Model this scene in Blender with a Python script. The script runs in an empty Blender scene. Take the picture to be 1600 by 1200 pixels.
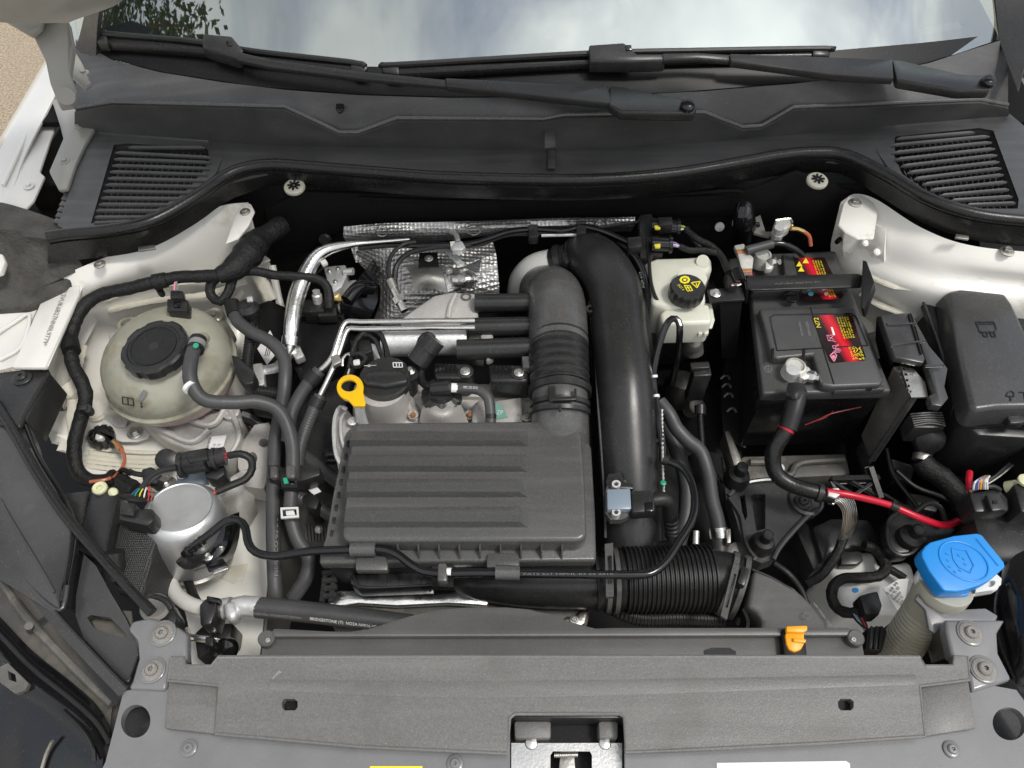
import bpy, bmesh, math, random
from mathutils import Vector, Matrix
from mathutils.geometry import tessellate_polygon
random.seed(4)
R = math.radians
scene = bpy.context.scene
COL = scene.collection
# ------------------------------------------------------------------ camera
PITCH, CAMH, FPX = R(54.0), 0.85, 1164.0
cam_d = bpy.data.cameras.new('camera')
cam_d.sensor_width = 36.0
cam_d.lens = 36.0 * FPX / 1600.0
cam_d.clip_start, cam_d.clip_end = 0.01, 500
cam = bpy.data.objects.new('camera', cam_d)
cam.location = (0, 0, CAMH)
cam.rotation_euler = (math.pi / 2 - PITCH, 0, 0)
COL.objects.link(cam)
scene.camera = cam
# ------------------------------------------------------------------ sky and sun
SUN_EL, SUN_ROT = R(63), R(112)
w = bpy.data.worlds.new('World'); scene.world = w; w.use_nodes = True
nt = w.node_tree; nt.nodes.clear()
def wn(t, **k):
    n = nt.nodes.new(t)
    for a, b in k.items(): setattr(n, a, b)
    return n
sky = wn('ShaderNodeTexSky', sky_type='NISHITA', sun_disc=False, sun_elevation=SUN_EL, sun_rotation=SUN_ROT)
tc = wn('ShaderNodeTexCoord')
ns = wn('ShaderNodeTexNoise'); ns.inputs['Scale'].default_value = 2.6; ns.inputs['Detail'].default_value = 7
ns.inputs['Roughness'].default_value = 0.55; ns.inputs['Distortion'].default_value = 0.4
rp = wn('ShaderNodeValToRGB'); rp.color_ramp.elements[0].position = 0.30; rp.color_ramp.elements[1].position = 0.52
ns2 = wn('ShaderNodeTexNoise'); ns2.inputs['Scale'].default_value = 3.4; ns2.inputs['Detail'].default_value = 8
rp2 = wn('ShaderNodeValToRGB')
CLOUD = 8.0
rp2.color_ramp.elements[0].position = 0.25; rp2.color_ramp.elements[1].position = 0.72
rp2.color_ramp.elements[0].color = (0.43, 0.445, 0.475, 1); rp2.color_ramp.elements[1].color = (1.0, 0.99, 0.97, 1)
vm = wn('ShaderNodeVectorMath', operation='SCALE'); vm.inputs['Scale'].default_value = CLOUD
mx = wn('ShaderNodeMix', data_type='RGBA')
bg = wn('ShaderNodeBackground'); bg.inputs['Strength'].default_value = 0.12
wo = wn('ShaderNodeOutputWorld')
L = nt.links.new
L(tc.outputs['Generated'], ns.inputs['Vector']); L(tc.outputs['Generated'], ns2.inputs['Vector'])
L(ns.outputs['Fac'], rp.inputs['Fac']); L(ns2.outputs['Fac'], rp2.inputs['Fac'])
L(rp2.outputs['Color'], vm.inputs[0])
# the veiled sun brightens the cloud layer around it
dt = wn('ShaderNodeVectorMath', operation='DOT_PRODUCT'); dt.inputs[1].default_value = (math.cos(SUN_EL) * math.sin(SUN_ROT), math.cos(SUN_EL) * math.cos(SUN_ROT), math.sin(SUN_EL))
nm = wn('ShaderNodeVectorMath', operation='NORMALIZE'); L(tc.outputs['Generated'], nm.inputs[0]); L(nm.outputs['Vector'], dt.inputs[0])
mxm = wn('ShaderNodeMath', operation='MAXIMUM'); mxm.inputs[1].default_value = 0.0; L(dt.outputs['Value'], mxm.inputs[0])
pw_ = wn('ShaderNodeMath', operation='POWER'); pw_.inputs[1].default_value = 10.0; L(mxm.outputs[0], pw_.inputs[0])
ml = wn('ShaderNodeMath', operation='MULTIPLY_ADD'); ml.inputs[1].default_value = CLOUD * 1.6; ml.inputs[2].default_value = CLOUD; L(pw_.outputs[0], ml.inputs[0])
L(ml.outputs[0], vm.inputs['Scale'])
L(rp.outputs['Color'], mx.inputs['Factor']); L(sky.outputs['Color'], mx.inputs[6]); L(vm.outputs['Vector'], mx.inputs[7])
L(mx.outputs[2], bg.inputs['Color']); L(bg.outputs['Background'], wo.inputs['Surface'])
sd = bpy.data.lights.new('sun', 'SUN'); sd.energy = 1.5; sd.angle = R(11); sd.color = (1, 0.96, 0.9)
so = bpy.data.objects.new('sun', sd); COL.objects.link(so)
sdir = Vector((math.cos(SUN_EL) * math.sin(SUN_ROT), math.cos(SUN_EL) * math.cos(SUN_ROT), math.sin(SUN_EL)))
so.location = sdir * 20
so.rotation_euler = sdir.to_track_quat('Z', 'Y').to_euler()
scene.view_settings.view_transform = 'Standard'
scene.view_settings.look = 'None'
scene.view_settings.gamma = 1.0
scene.view_settings.exposure = 0.45
# ------------------------------------------------------------------ measuring: a pixel of the 1600x1200 photo at a real height z
SP, CP = math.sin(PITCH), math.cos(PITCH)
def ray(px, py):
    x, y = (px - 800) / FPX, -(py - 600) / FPX
    return Vector((x, y * SP + CP, y * CP - SP))
def U(px, py, z):
    d = ray(px, py)
    return Vector((0, 0, CAMH)) + d * ((z - CAMH) / d.z)
def UY(px, py, yw):
    d = ray(px, py)
    return Vector((0, 0, CAMH)) + d * (yw / d.y)
def V(p):
    return p.copy() if isinstance(p, Vector) else U(*p)
def depth(p): return p.y * CP + (CAMH - p.z) * SP
def mm(px, p): return px * depth(p) / FPX          # pixels -> metres at point p
# ------------------------------------------------------------------ materials
MATS = {}
def mat(name, col, rough=0.5, metal=0.0, bump=None, speck=0.0, var=0.0, spec=0.5, var_scale=14, coat=0.0, trans=0.0,
        sss=0.0, alpha=None, dimple=None, speck_col=(0.35, 0.34, 0.31), rvar=0.0, ior=1.5, stain=None, streak=0.0):
    m = bpy.data.materials.new(name); m.use_nodes = True
    t = m.node_tree; b = t.nodes['Principled BSDF']
    b.inputs['Base Color'].default_value = (*col, 1); b.inputs['Roughness'].default_value = rough
    b.inputs['Metallic'].default_value = metal; b.inputs['Specular IOR Level'].default_value = spec
    b.inputs['Coat Weight'].default_value = coat; b.inputs['Coat Roughness'].default_value = 0.08
    b.inputs['Transmission Weight'].default_value = trans; b.inputs['IOR'].default_value = ior
    if sss:
        b.inputs['Subsurface Weight'].default_value = sss
        b.inputs['Subsurface Radius'].default_value = (0.02, 0.018, 0.012); b.inputs['Subsurface Scale'].default_value = 0.5
    N = t.nodes.new; l = t.links.new
    co = N('ShaderNodeTexCoord').outputs['Object']
    src = None
    def noise(scale, detail=4, rgh=0.6):
        n = N('ShaderNodeTexNoise'); n.inputs['Scale'].default_value = scale
        n.inputs['Detail'].default_value = detail; n.inputs['Roughness'].default_value = rgh
        l(co, n.inputs['Vector']); return n.outputs['Fac']
    def ramp(f, a, bb, c0, c1):
        r = N('ShaderNodeValToRGB'); r.color_ramp.elements[0].position = a; r.color_ramp.elements[1].position = bb
        r.color_ramp.elements[0].color = (*c0, 1); r.color_ramp.elements[1].color = (*c1, 1); l(f, r.inputs['Fac']); return r.outputs['Color']
    if var:
        lo = tuple(c * (1 - var) for c in col); hi = tuple(min(1, c * (1 + var)) for c in col)
        src = ramp(noise(var_scale, 6), 0.3, 0.7, lo, hi)
    if stain:                                      # (colour, scale, threshold): dirt patches with a shape of their own
        mxr = N('ShaderNodeMix'); mxr.data_type = 'RGBA'
        l(ramp(noise(stain[1], 7, 0.65), stain[2], stain[2] + 0.16, (0, 0, 0), (1, 1, 1)), mxr.inputs['Factor'])
        if src: l(src, mxr.inputs[6])
        else: mxr.inputs[6].default_value = (*col, 1)
        mxr.inputs[7].default_value = (*stain[0], 1); src = mxr.outputs[2]
    if streak:                                     # wiping streaks and dried water marks
        mp = N('ShaderNodeMapping'); mp.inputs['Scale'].default_value = (5, 70, 30); mp.inputs['Rotation'].default_value = (0, 0, 0.06); l(co, mp.inputs['Vector'])
        n5 = N('ShaderNodeTexNoise'); n5.inputs['Scale'].default_value = 1.0; n5.inputs['Detail'].default_value = 6; l(mp.outputs['Vector'], n5.inputs['Vector'])
        mxs_ = N('ShaderNodeMix'); mxs_.data_type = 'RGBA'
        l(ramp(n5.outputs['Fac'], 0.48, 0.72, (0, 0, 0), (streak, streak, streak)), mxs_.inputs['Factor'])
        if src: l(src, mxs_.inputs[6])
        else: mxs_.inputs[6].default_value = (*col, 1)
        mxs_.inputs[7].default_value = (0.30, 0.29, 0.27, 1); src = mxs_.outputs[2]
    if speck:                                      # dust
        mxr = N('ShaderNodeMix'); mxr.data_type = 'RGBA'
        f = ramp(noise(900, 2, 0.5), 0.70 - speck * 0.12, 0.80 - speck * 0.12, (0, 0, 0), (0.6, 0.6, 0.6))
        l(f, mxr.inputs['Factor'])
        if src: l(src, mxr.inputs[6])
        else: mxr.inputs[6].default_value = (*col, 1)
        mxr.inputs[7].default_value = (*speck_col, 1); src = mxr.outputs[2]
    if src: l(src, b.inputs['Base Color'])
    if rvar:
        r = N('ShaderNodeMapRange'); r.inputs['From Min'].default_value = 0.3; r.inputs['From Max'].default_value = 0.7
        r.inputs['To Min'].default_value = max(0.02, rough - rvar); r.inputs['To Max'].default_value = min(1, rough + rvar)
        l(noise(22, 6), r.inputs['Value']); l(r.outputs['Result'], b.inputs['Roughness'])
    h = None
    if dimple:
        v = N('ShaderNodeTexVoronoi'); v.inputs['Scale'].default_value = dimple[0]; v.inputs['Randomness'].default_value = 0.25
        l(co, v.inputs['Vector']); h = v.outputs['Distance']; st = dimple[1]; ds = dimple[2]
    elif bump:
        h = noise(bump[0], 5); st = bump[1]; ds = 0.002 if len(bump) < 3 else bump[2]
    if h is not None:
        bp = N('ShaderNodeBump'); bp.inputs['Strength'].default_value = st; bp.inputs['Distance'].default_value = ds
        l(h, bp.inputs['Height']); l(bp.outputs['Normal'], b.inputs['Normal'])
    MATS[name] = m
    return m
M = MATS
mat('plastic_black', (0.021, 0.021, 0.021), 0.30, bump=(900, 0.10), speck=0.30, var=0.25, rvar=0.08, spec=0.4)
mat('plastic_airbox', (0.072, 0.0715, 0.070), 0.27, streak=0.09, bump=(1100, 0.10), speck=0.6, var=0.12, var_scale=300, rvar=0.05)
mat('plastic_cowl', (0.043, 0.043, 0.043), 0.40, streak=0.08, bump=(900, 0.16), speck=0.28, var=0.2, rvar=0.06)
mat('plastic_cover', (0.135, 0.133, 0.127), 0.42, streak=0.16, bump=(600, 0.20), speck=0.62, var=0.18, var_scale=430, rvar=0.08, stain=((0.11, 0.108, 0.10), 12, 0.55))
mat('plastic_shroud', (0.082, 0.081, 0.077), 0.36, streak=0.08, bump=(800, 0.15), speck=0.35, var=0.15)
mat('plastic_gloss', (0.007, 0.007, 0.008), 0.13, speck=0.06, rvar=0.04)
mat('plastic_grey', (0.046, 0.046, 0.047), 0.24, bump=(600, 0.05), speck=0.25, var=0.2, rvar=0.08, stain=((0.075, 0.072, 0.066), 16, 0.62))
mat('plastic_dirty', (0.085, 0.082, 0.074), 0.55, bump=(300, 0.2), speck=0.4, var=0.4, stain=((0.17, 0.155, 0.13), 20, 0.5))
mat('rubber', (0.013, 0.013, 0.013), 0.42, spec=0.35, bump=(700, 0.15), speck=0.25, var=0.25)
mat('rubber_seal', (0.010, 0.010, 0.010), 0.28, spec=0.4, bump=(400, 0.15), speck=0.25, rvar=0.1)
mat('rubber_hose', (0.050, 0.050, 0.051), 0.44, bump=(500, 0.15), speck=0.30, var=0.25, rvar=0.08)
mat('tape', (0.009, 0.009, 0.009), 0.5, spec=0.3, bump=(160, 0.6, 0.004), speck=0.25)
mat('felt', (0.006, 0.006, 0.006), 0.8, spec=0.15, bump=(500, 0.4), speck=0.10)
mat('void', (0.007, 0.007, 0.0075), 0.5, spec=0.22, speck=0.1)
mat('foam', (0.062, 0.059, 0.053), 0.75, spec=0.3, bump=(120, 0.8, 0.006), speck=0.4, var=0.4, var_scale=30)
mat('paint_white', (0.66, 0.65, 0.61), 0.25, coat=0.5, var=0.03)
mat('paint_inner', (0.74, 0.725, 0.67), 0.32, coat=0.25, var=0.06, var_scale=6, stain=((0.42, 0.385, 0.30), 11, 0.57), bump=(40, 0.06), speck=0.2, speck_col=(0.2, 0.17, 0.12))
mat('sealant', (0.60, 0.575, 0.48), 0.45, bump=(60, 0.5, 0.004), var=0.1)
mat('paint_beige', (0.24, 0.235, 0.21), 0.3, coat=0.3, var=0.08)
mat('paint_grey', (0.165, 0.166, 0.168), 0.32, coat=0.35, bump=(500, 0.05), speck=0.3, var=0.12)
mat('steel', (0.62, 0.61, 0.58), 0.28, metal=1, bump=(300, 0.15), var=0.15, rvar=0.1)
mat('steel_dull', (0.42, 0.41, 0.38), 0.45, metal=1, bump=(200, 0.3), var=0.3, stain=((0.25, 0.2, 0.14), 60, 0.6))
mat('alu_pipe', (0.80, 0.80, 0.78), 0.24, metal=1, bump=(120, 0.2), var=0.15, rvar=0.12)
mat('alu_cast', (0.50, 0.48, 0.455), 0.5, metal=0.35, bump=(420, 0.55), var=0.2, stain=((0.24, 0.21, 0.18), 28, 0.6), speck=0.5)
mat('alu_pale', (0.70, 0.70, 0.69), 0.38, metal=0.6, bump=(300, 0.3), var=0.12, stain=((0.5, 0.5, 0.48), 40, 0.55))
mat('canister', (0.66, 0.665, 0.66), 0.38, metal=0.8, bump=(500, 0.12), var=0.12, rvar=0.12)
mat('shield', (0.42, 0.415, 0.405), 0.40, metal=0.85, dimple=(150, 0.8, 0.003), var=0.12)
mat('shield_flat', (0.68, 0.67, 0.64), 0.26, metal=1, bump=(60, 0.6, 0.006), var=0.3, stain=((0.3, 0.27, 0.22), 40, 0.58))
mat('copper', (0.55, 0.26, 0.12), 0.35, metal=0.6)
mat('brass', (0.65, 0.48, 0.2), 0.3, metal=1)
mat('copper_red', (0.42, 0.12, 0.06), 0.35)
mat('tank', (0.35, 0.342, 0.275), 0.22, var=0.16, var_scale=12, sss=0.35, bump=(60, 0.12), stain=((0.25, 0.23, 0.165), 16, 0.50))
mat('tank_pink', (0.50, 0.38, 0.36), 0.3, sss=0.3, var=0.15)
mat('reservoir', (0.66, 0.66, 0.56), 0.3, sss=0.45, var=0.06, bump=(50, 0.1), stain=((0.58, 0.55, 0.40), 18, 0.6))
mat('washer_neck', (0.42, 0.41, 0.34), 0.38, sss=0.35, var=0.1)
mat('white_plastic', (0.64, 0.64, 0.61), 0.4, var=0.05)
mat('cream_plastic', (0.66, 0.66, 0.42), 0.35)
mat('yellow', (0.80, 0.47, 0.005), 0.35, sss=0.1, var=0.05)
mat('orange', (0.85, 0.36, 0.01), 0.4, var=0.08)
mat('blue', (0.012, 0.24, 0.66), 0.36, var=0.06, bump=(700, 0.1), speck=0.1, speck_col=(0.3, 0.5, 0.8))
mat('red_cable', (0.52, 0.008, 0.03), 0.3, var=0.1)
mat('red', (0.6, 0.02, 0.03), 0.35)
mat('wire_green', (0.02, 0.30, 0.18), 0.4); mat('wire_yellow', (0.7, 0.6, 0.05), 0.4); mat('wire_violet', (0.35, 0.25, 0.5), 0.4)
mat('wire_blue', (0.03, 0.10, 0.22), 0.4); mat('wire_brown', (0.25, 0.10, 0.05), 0.4)
mat('print_white', (0.75, 0.75, 0.73), 0.5); mat('print_yellow', (0.82, 0.70, 0.03), 0.45); mat('print_grey', (0.22, 0.22, 0.22), 0.5)
mat('print_black', (0.015, 0.015, 0.015), 0.5); mat('print_cyan', (0.08, 0.45, 0.5), 0.5); mat('print_teal', (0.16, 0.36, 0.30), 0.4); mat('steel_rust', (0.29, 0.275, 0.255), 0.5, metal=0.6, bump=(300, 0.4), var=0.35, stain=((0.16, 0.10, 0.06), 90, 0.55)); mat('red_dim', (0.22, 0.006, 0.012), 0.4)
mat('relief_grey', (0.16, 0.16, 0.155), 0.6); mat('blue_grey', (0.20, 0.25, 0.30), 0.3, speck=0.2)
mat('leaf', (0.045, 0.075, 0.025), 0.5, var=0.4); mat('bark', (0.12, 0.09, 0.06), 0.9, bump=(20, 0.8, 0.02))
mat('gravel', (0.48, 0.39, 0.28), 0.9, dimple=(130, 1.0, 0.01), var=0.45, var_scale=110)
mat('battery_case', (0.008, 0.008, 0.009), 0.22, speck=0.45, rvar=0.1, speck_col=(0.25, 0.25, 0.25))
mat('battery_lid', (0.055, 0.055, 0.055), 0.36, bump=(800, 0.14), speck=0.40, var=0.2)
mat('lead', (0.60, 0.59, 0.54), 0.5, metal=0.35, bump=(300, 0.5), var=0.2, stain=((0.75, 0.74, 0.70), 60, 0.55))
mat('magenta_print', (0.72, 0.25, 0.36), 0.4)
# battery label: printed black-red-black gradient on the label itself
def label_mat():
    m = bpy.data.materials.new('battery_label'); m.use_nodes = True; t = m.node_tree; b = t.nodes['Principled BSDF']
    g = t.nodes.new('ShaderNodeTexCoord'); s = t.nodes.new('ShaderNodeSeparateXYZ'); t.links.new(g.outputs['Generated'], s.inputs[0])
    r = t.nodes.new('ShaderNodeValToRGB'); e = r.color_ramp.elements
    e[0].position = 0.30; e[0].color = (0.012, 0.004, 0.005, 1); e[1].position = 0.52; e[1].color = (0.66, 0.01, 0.03, 1)
    k = e.new(0.57); k.color = (0.62, 0.008, 0.02, 1); k = e.new(0.74); k.color = (0.02, 0.005, 0.005, 1)
    mt = t.nodes.new('ShaderNodeMath'); mt.operation = 'MULTIPLY_ADD'; mt.inputs[1].default_value = 0.30
    t.links.new(s.outputs['Y'], mt.inputs[0]); t.links.new(s.outputs['X'], mt.inputs[2])
    sb = t.nodes.new('ShaderNodeMath'); sb.operation = 'SUBTRACT'; sb.inputs[1].default_value = 0.14
    t.links.new(mt.outputs[0], sb.inputs[0]); t.links.new(sb.outputs[0], r.inputs['Fac'])
    t.links.new(r.outputs['Color'], b.inputs['Base Color']); b.inputs['Roughness'].default_value = 0.25
    MATS['battery_label'] = m
label_mat()
# windscreen: coated laminated glass, tinted, with the dark cabin seen through it
def glass_mat():
    m = bpy.data.materials.new('windscreen_glass'); m.use_nodes = True; t = m.node_tree; t.nodes.clear()
    o = t.nodes.new('ShaderNodeOutputMaterial'); tr = t.nodes.new('ShaderNodeBsdfTransparent'); tr.inputs['Color'].default_value = (0.55, 0.66, 0.62, 1)
    gl = t.nodes.new('ShaderNodeBsdfGlossy'); gl.inputs['Roughness'].default_value = 0.015; gl.inputs['Color'].default_value = (0.93, 1.0, 0.98, 1)
    fr = t.nodes.new('ShaderNodeFresnel'); fr.inputs['IOR'].default_value = 4.6
    mxs = t.nodes.new('ShaderNodeMixShader')
    t.links.new(fr.outputs['Fac'], mxs.inputs['Fac']); t.links.new(tr.outputs[0], mxs.inputs[1]); t.links.new(gl.outputs[0], mxs.inputs[2])
    t.links.new(mxs.outputs[0], o.inputs['Surface']); MATS['windscreen_glass'] = m
glass_mat()
# ------------------------------------------------------------------ mesh helpers
def finish(bm, ang=32):
    for f in bm.faces: f.smooth = True
    if not any(e.is_boundary for e in bm.edges): bmesh.ops.recalc_face_normals(bm, faces=bm.faces)
    me = bpy.data.meshes.new('m'); bm.to_mesh(me); bm.free()
    me.set_sharp_from_angle(angle=R(ang))
    return me
def bev(bm, width, seg=2, ang=28):
    if not width: return bm
    es = [e for e in bm.edges if len(e.link_faces) == 2 and e.calc_face_angle(0) > R(ang)]
    if es: bmesh.ops.bevel(bm, geom=es, offset=width, segments=seg, profile=0.5, affect='EDGES', clamp_overlap=True)
    return bm
def join(*bms):
    out = bms[0]
    for b in bms[1:]:
        me = bpy.data.meshes.new('t'); b.to_mesh(me); b.free(); out.from_mesh(me); bpy.data.meshes.remove(me)
    return out
def world_loc(o):
    v = Vector()
    while o: v += o.location; o = o.parent
    return v
def obj(name, bm, m, parent=None, label=None, ang=32):
    """link a mesh built in world coordinates; its origin goes to its base (or to its parent's)"""
    me = bm if isinstance(bm, bpy.types.Mesh) else finish(bm, ang)
    me.name = name
    if parent is None:
        xs = [v.co for v in me.vertices]
        org = Vector(((min(v.x for v in xs) + max(v.x for v in xs)) / 2, (min(v.y for v in xs) + max(v.y for v in xs)) / 2, min(v.z for v in xs)))
    else: org = world_loc(parent)
    me.transform(Matrix.Translation(-org))
    o = bpy.data.objects.new(name, me); COL.objects.link(o)
    if parent is None: o.location = org
    else: o.parent = parent
    if not me.materials: me.materials.append(M[m])
    if label: o['label'] = label
    return o
def tag(o, label, cat, group=None):
    o['label'] = label; o['category'] = cat
    if group: o['group'] = group
    return o
def thing(name, label, cat, at, group=None):
    e = bpy.data.objects.new(name, None); e.empty_display_size = 0.02; COL.objects.link(e)
    e.location = V(at)
    return tag(e, label, cat, group)
def struct(name, bm, m):
    o = obj(name, bm, m); o['kind'] = 'structure'; return o
def stuffpart(name, bm, m, parent):
    o = obj(name, bm, m, parent); o['kind'] = 'stuff'; return o
def pts3(pts, z=None): return [p.copy() if isinstance(p, Vector) else (U(*p) if len(p) == 3 else U(p[0], p[1], z)) for p in pts]
def prism(pts, h, z=None, b=0.002, seg=2, taper=1.0, ext=None):
    top = pts3(pts, z); c = sum(top, Vector()) / len(top)
    d = ext if ext is not None else Vector((0, 0, -h))
    bot = [c + (p - c) * taper + d for p in top]
    bm = bmesh.new()
    a = [bm.verts.new(p) for p in top]; q = [bm.verts.new(p) for p in bot]; n = len(a)
    bm.faces.new(a); bm.faces.new(q[::-1])
    for i in range(n): bm.faces.new((a[i], q[i], q[(i + 1) % n], a[(i + 1) % n]))
    bmesh.ops.recalc_face_normals(bm, faces=bm.faces)
    return bev(bm, b, seg)
def ell(cx, cy, rx, ry, n=20, rot=0.0):
    return [(cx + rx * math.cos(t) * math.cos(rot) - ry * math.sin(t) * math.sin(rot), cy + rx * math.cos(t) * math.sin(rot) + ry * math.sin(t) * math.cos(rot)) for t in [2 * math.pi * i / n for i in range(n)]]
def plate(outer, holes, h, z):
    loops = [pts3(outer, z)] + [pts3(x, z) for x in holes]
    tri = tessellate_polygon(loops)
    flat = [p for lp in loops for p in lp]
    bm = bmesh.new()
    a = [bm.verts.new(p) for p in flat]; q = [bm.verts.new(p - Vector((0, 0, h))) for p in flat]
    for t in tri:
        for vs in ([a[i] for i in t], [q[i] for i in reversed(t)]):
            try: bm.faces.new(vs)
            except ValueError: pass
    k = 0
    for lp in loops:
        n = len(lp)
        for i in range(n):
            j = (i + 1) % n; bm.faces.new((a[k + i], a[k + j], q[k + j], q[k + i]))
        k += n
    bmesh.ops.recalc_face_normals(bm, faces=bm.faces)
    return bm
def catmull(P, step=0.006):
    if len(P) == 2:
        n = max(2, int((P[1] - P[0]).length / step)); return [P[0].lerp(P[1], i / n) for i in range(n + 1)]
    Q = [P[0] * 2 - P[1]] + P + [P[-1] * 2 - P[-2]]; out = []
    for i in range(1, len(Q) - 2):
        p0, p1, p2, p3 = Q[i - 1:i + 3]
        n = max(2, int((p2 - p1).length / step))
        for k in range(n):
            t = k / n
            out.append(0.5 * ((2 * p1) + (p2 - p0) * t + (2 * p0 - 5 * p1 + 4 * p2 - p3) * t * t + (3 * p1 - p0 - 3 * p2 + p3) * t ** 3))
    out.append(Q[-2].copy()); return out
def frames(C):
    n = len(C); T = [((C[min(i + 1, n - 1)] - C[max(i - 1, 0)]).normalized()) for i in range(n)]
    up = Vector((0, 0, 1)) if abs(T[0].z) < 0.9 else Vector((0, 1, 0))
    N = (up - T[0] * up.dot(T[0])).normalized(); out = []
    for t in T:
        N = (N - t * N.dot(t)).normalized(); out.append((N, t.cross(N)))
    return out
def tube(pts, wpx=None, r=None, n=12, step=0.006, corr=None, lump=0.0, smooth=True, flat=1.0, ends=True, rs=None):
    """round tube; wpx = width in pixels of the photo at the tube's own distance; corr = (pitch, depth, duty)"""
    P = pts3(pts)
    if r is None:
        r = sum(mm(wpx, p) for p in P) / len(P) / 2
    if corr: step = corr[0] / 4
    C = catmull(P, step) if smooth else P
    if corr:                                        # even spacing
        Ls = [0.0]
        for i in range(1, len(C)): Ls.append(Ls[-1] + (C[i] - C[i - 1]).length)
        m = int(Ls[-1] / step); D = []; j = 0
        for k in range(m + 1):
            s = Ls[-1] * k / m
            while j < len(Ls) - 2 and Ls[j + 1] < s: j += 1
            t = (s - Ls[j]) / max(1e-9, Ls[j + 1] - Ls[j]); D.append(C[j].lerp(C[j + 1], t))
        C = D
    F = frames(C); bm = bmesh.new(); rings = []
    for i, (c, (N, B)) in enumerate(zip(C, F)):
        rr = r
        if rs: 
            u = i / (len(C) - 1) * (len(rs) - 1); k = min(int(u), len(rs) - 2); rr = r * (rs[k] + (rs[k + 1] - rs[k]) * (u - k))
        if corr: rr *= 1.0 if i % 4 in (0, 1) else 1.0 - corr[1]
        if lump: rr *= 1 + random.uniform(-lump, lump)
        rings.append([bm.verts.new(c + N * (rr * flat * math.cos(2 * math.pi * k / n)) + B * (rr * math.sin(2 * math.pi * k / n))) for k in range(n)])
    for a, q in zip(rings, rings[1:]):
        for k in range(n): bm.faces.new((a[k], a[(k + 1) % n], q[(k + 1) % n], q[k]))
    if ends: bm.faces.new(rings[0][::-1]); bm.faces.new(rings[-1])
    return bm
def lathe(c, axis, prof, n=28, scallop=None):
    """prof: (radius, height along axis) from bottom to top; closed at both ends"""
    c = V(c); ax = Vector(axis).normalized()
    u = ax.orthogonal().normalized(); v = ax.cross(u); bm = bmesh.new(); rings = []
    for i, (r, h) in enumerate(prof):
        rr = []
        for k in range(n):
            a = 2 * math.pi * k / n; q = max(r, 1e-5)
            if scallop and i in scallop[2]: q *= 1 - scallop[1] * (1 if (k * scallop[0] // n * 2 + (0 if (k * scallop[0] / n) % 1 < 0.6 else 1)) % 2 else 0)
            rr.append(bm.verts.new(c + ax * h + u * (q * math.cos(a)) + v * (q * math.sin(a))))
        rings.append(rr)
    for a, q in zip(rings, rings[1:]):
        for k in range(n): bm.faces.new((a[k], a[(k + 1) % n], q[(k + 1) % n], q[k]))
    bm.faces.new(rings[0][::-1]); bm.faces.new(rings[-1])
    return bm
def cylp(p, q, r, n=20, b=0.0, r2=None):
    p, q = V(p), V(q); bm = lathe(p, q - p, [(r, 0), (r if r2 is None else r2, (q - p).length)], n)
    return bev(bm, b, 2, 50)
def box(c, sx, sy, sz, rz=0.0, b=0.002, rx=0.0, ry=0.0):
    """box whose top face centre is c"""
    c = V(c); bm = bmesh.new(); bmesh.ops.create_cube(bm, size=1)
    for v in bm.verts: v.co = Vector((v.co.x * sx, v.co.y * sy, (v.co.z - 0.5) * sz))
    bmesh.ops.transform(bm, matrix=Matrix.Translation(c) @ Matrix.Rotation(rz, 4, 'Z') @ Matrix.Rotation(ry, 4, 'Y') @ Matrix.Rotation(rx, 4, 'X'), verts=bm.verts)
    return bev(bm, b)
def bar(p, q, wide, high, b=0.001, n=None):
    """square bar between two points"""
    p, q = V(p), V(q); t = (q - p); ln = t.length; t.normalize()
    n = Vector(n) if n is not None else Vector((0, 0, 1)); n = (n - t * n.dot(t)).normalized(); s = t.cross(n)
    bm = bmesh.new(); bmesh.ops.create_cube(bm, size=1); mid = (p + q) / 2
    for v in bm.verts: v.co = mid + t * (v.co.x * ln) + s * (v.co.y * wide) + n * (v.co.z * high)
    return bev(bm, b)
def resample(P, n, smooth):
    C = catmull(P, 0.004) if smooth and len(P) > 2 else P
    Ls = [0.0]
    for i in range(1, len(C)): Ls.append(Ls[-1] + (C[i] - C[i - 1]).length)
    out = []; j = 0
    for k in range(n):
        s = Ls[-1] * k / (n - 1)
        while j < len(Ls) - 2 and Ls[j + 1] < s: j += 1
        out.append(C[j].lerp(C[j + 1], min(1, (s - Ls[j]) / max(1e-9, Ls[j + 1] - Ls[j]))))
    return out
def loft(rows, n=40, smooth=True, th=0.003, across=0, keepx=False):
    Rw = [resample(pts3(r), n, smooth) for r in rows]
    if keepx: Rw = [pts3(r) for r in rows]; n = len(Rw[0])
    if across:                                      # smooth the rows too
        cols = [resample([r[i] for r in Rw], across, True) for i in range(n)]
        Rw = [[c[j] for c in cols] for j in range(across)]
    bm = bmesh.new(); g = [[bm.verts.new(p) for p in r] for r in Rw]
    for a, q in zip(g, g[1:]):
        for k in range(n - 1): bm.faces.new((a[k], a[k + 1], q[k + 1], q[k]))
    bmesh.ops.recalc_face_normals(bm, faces=bm.faces)
    if sum(f.normal.z for f in bm.faces) < 0: bmesh.ops.reverse_faces(bm, faces=bm.faces)
    if th: bmesh.ops.solidify(bm, geom=bm.faces[:], thickness=th)
    return bm
_bolt = {}
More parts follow.
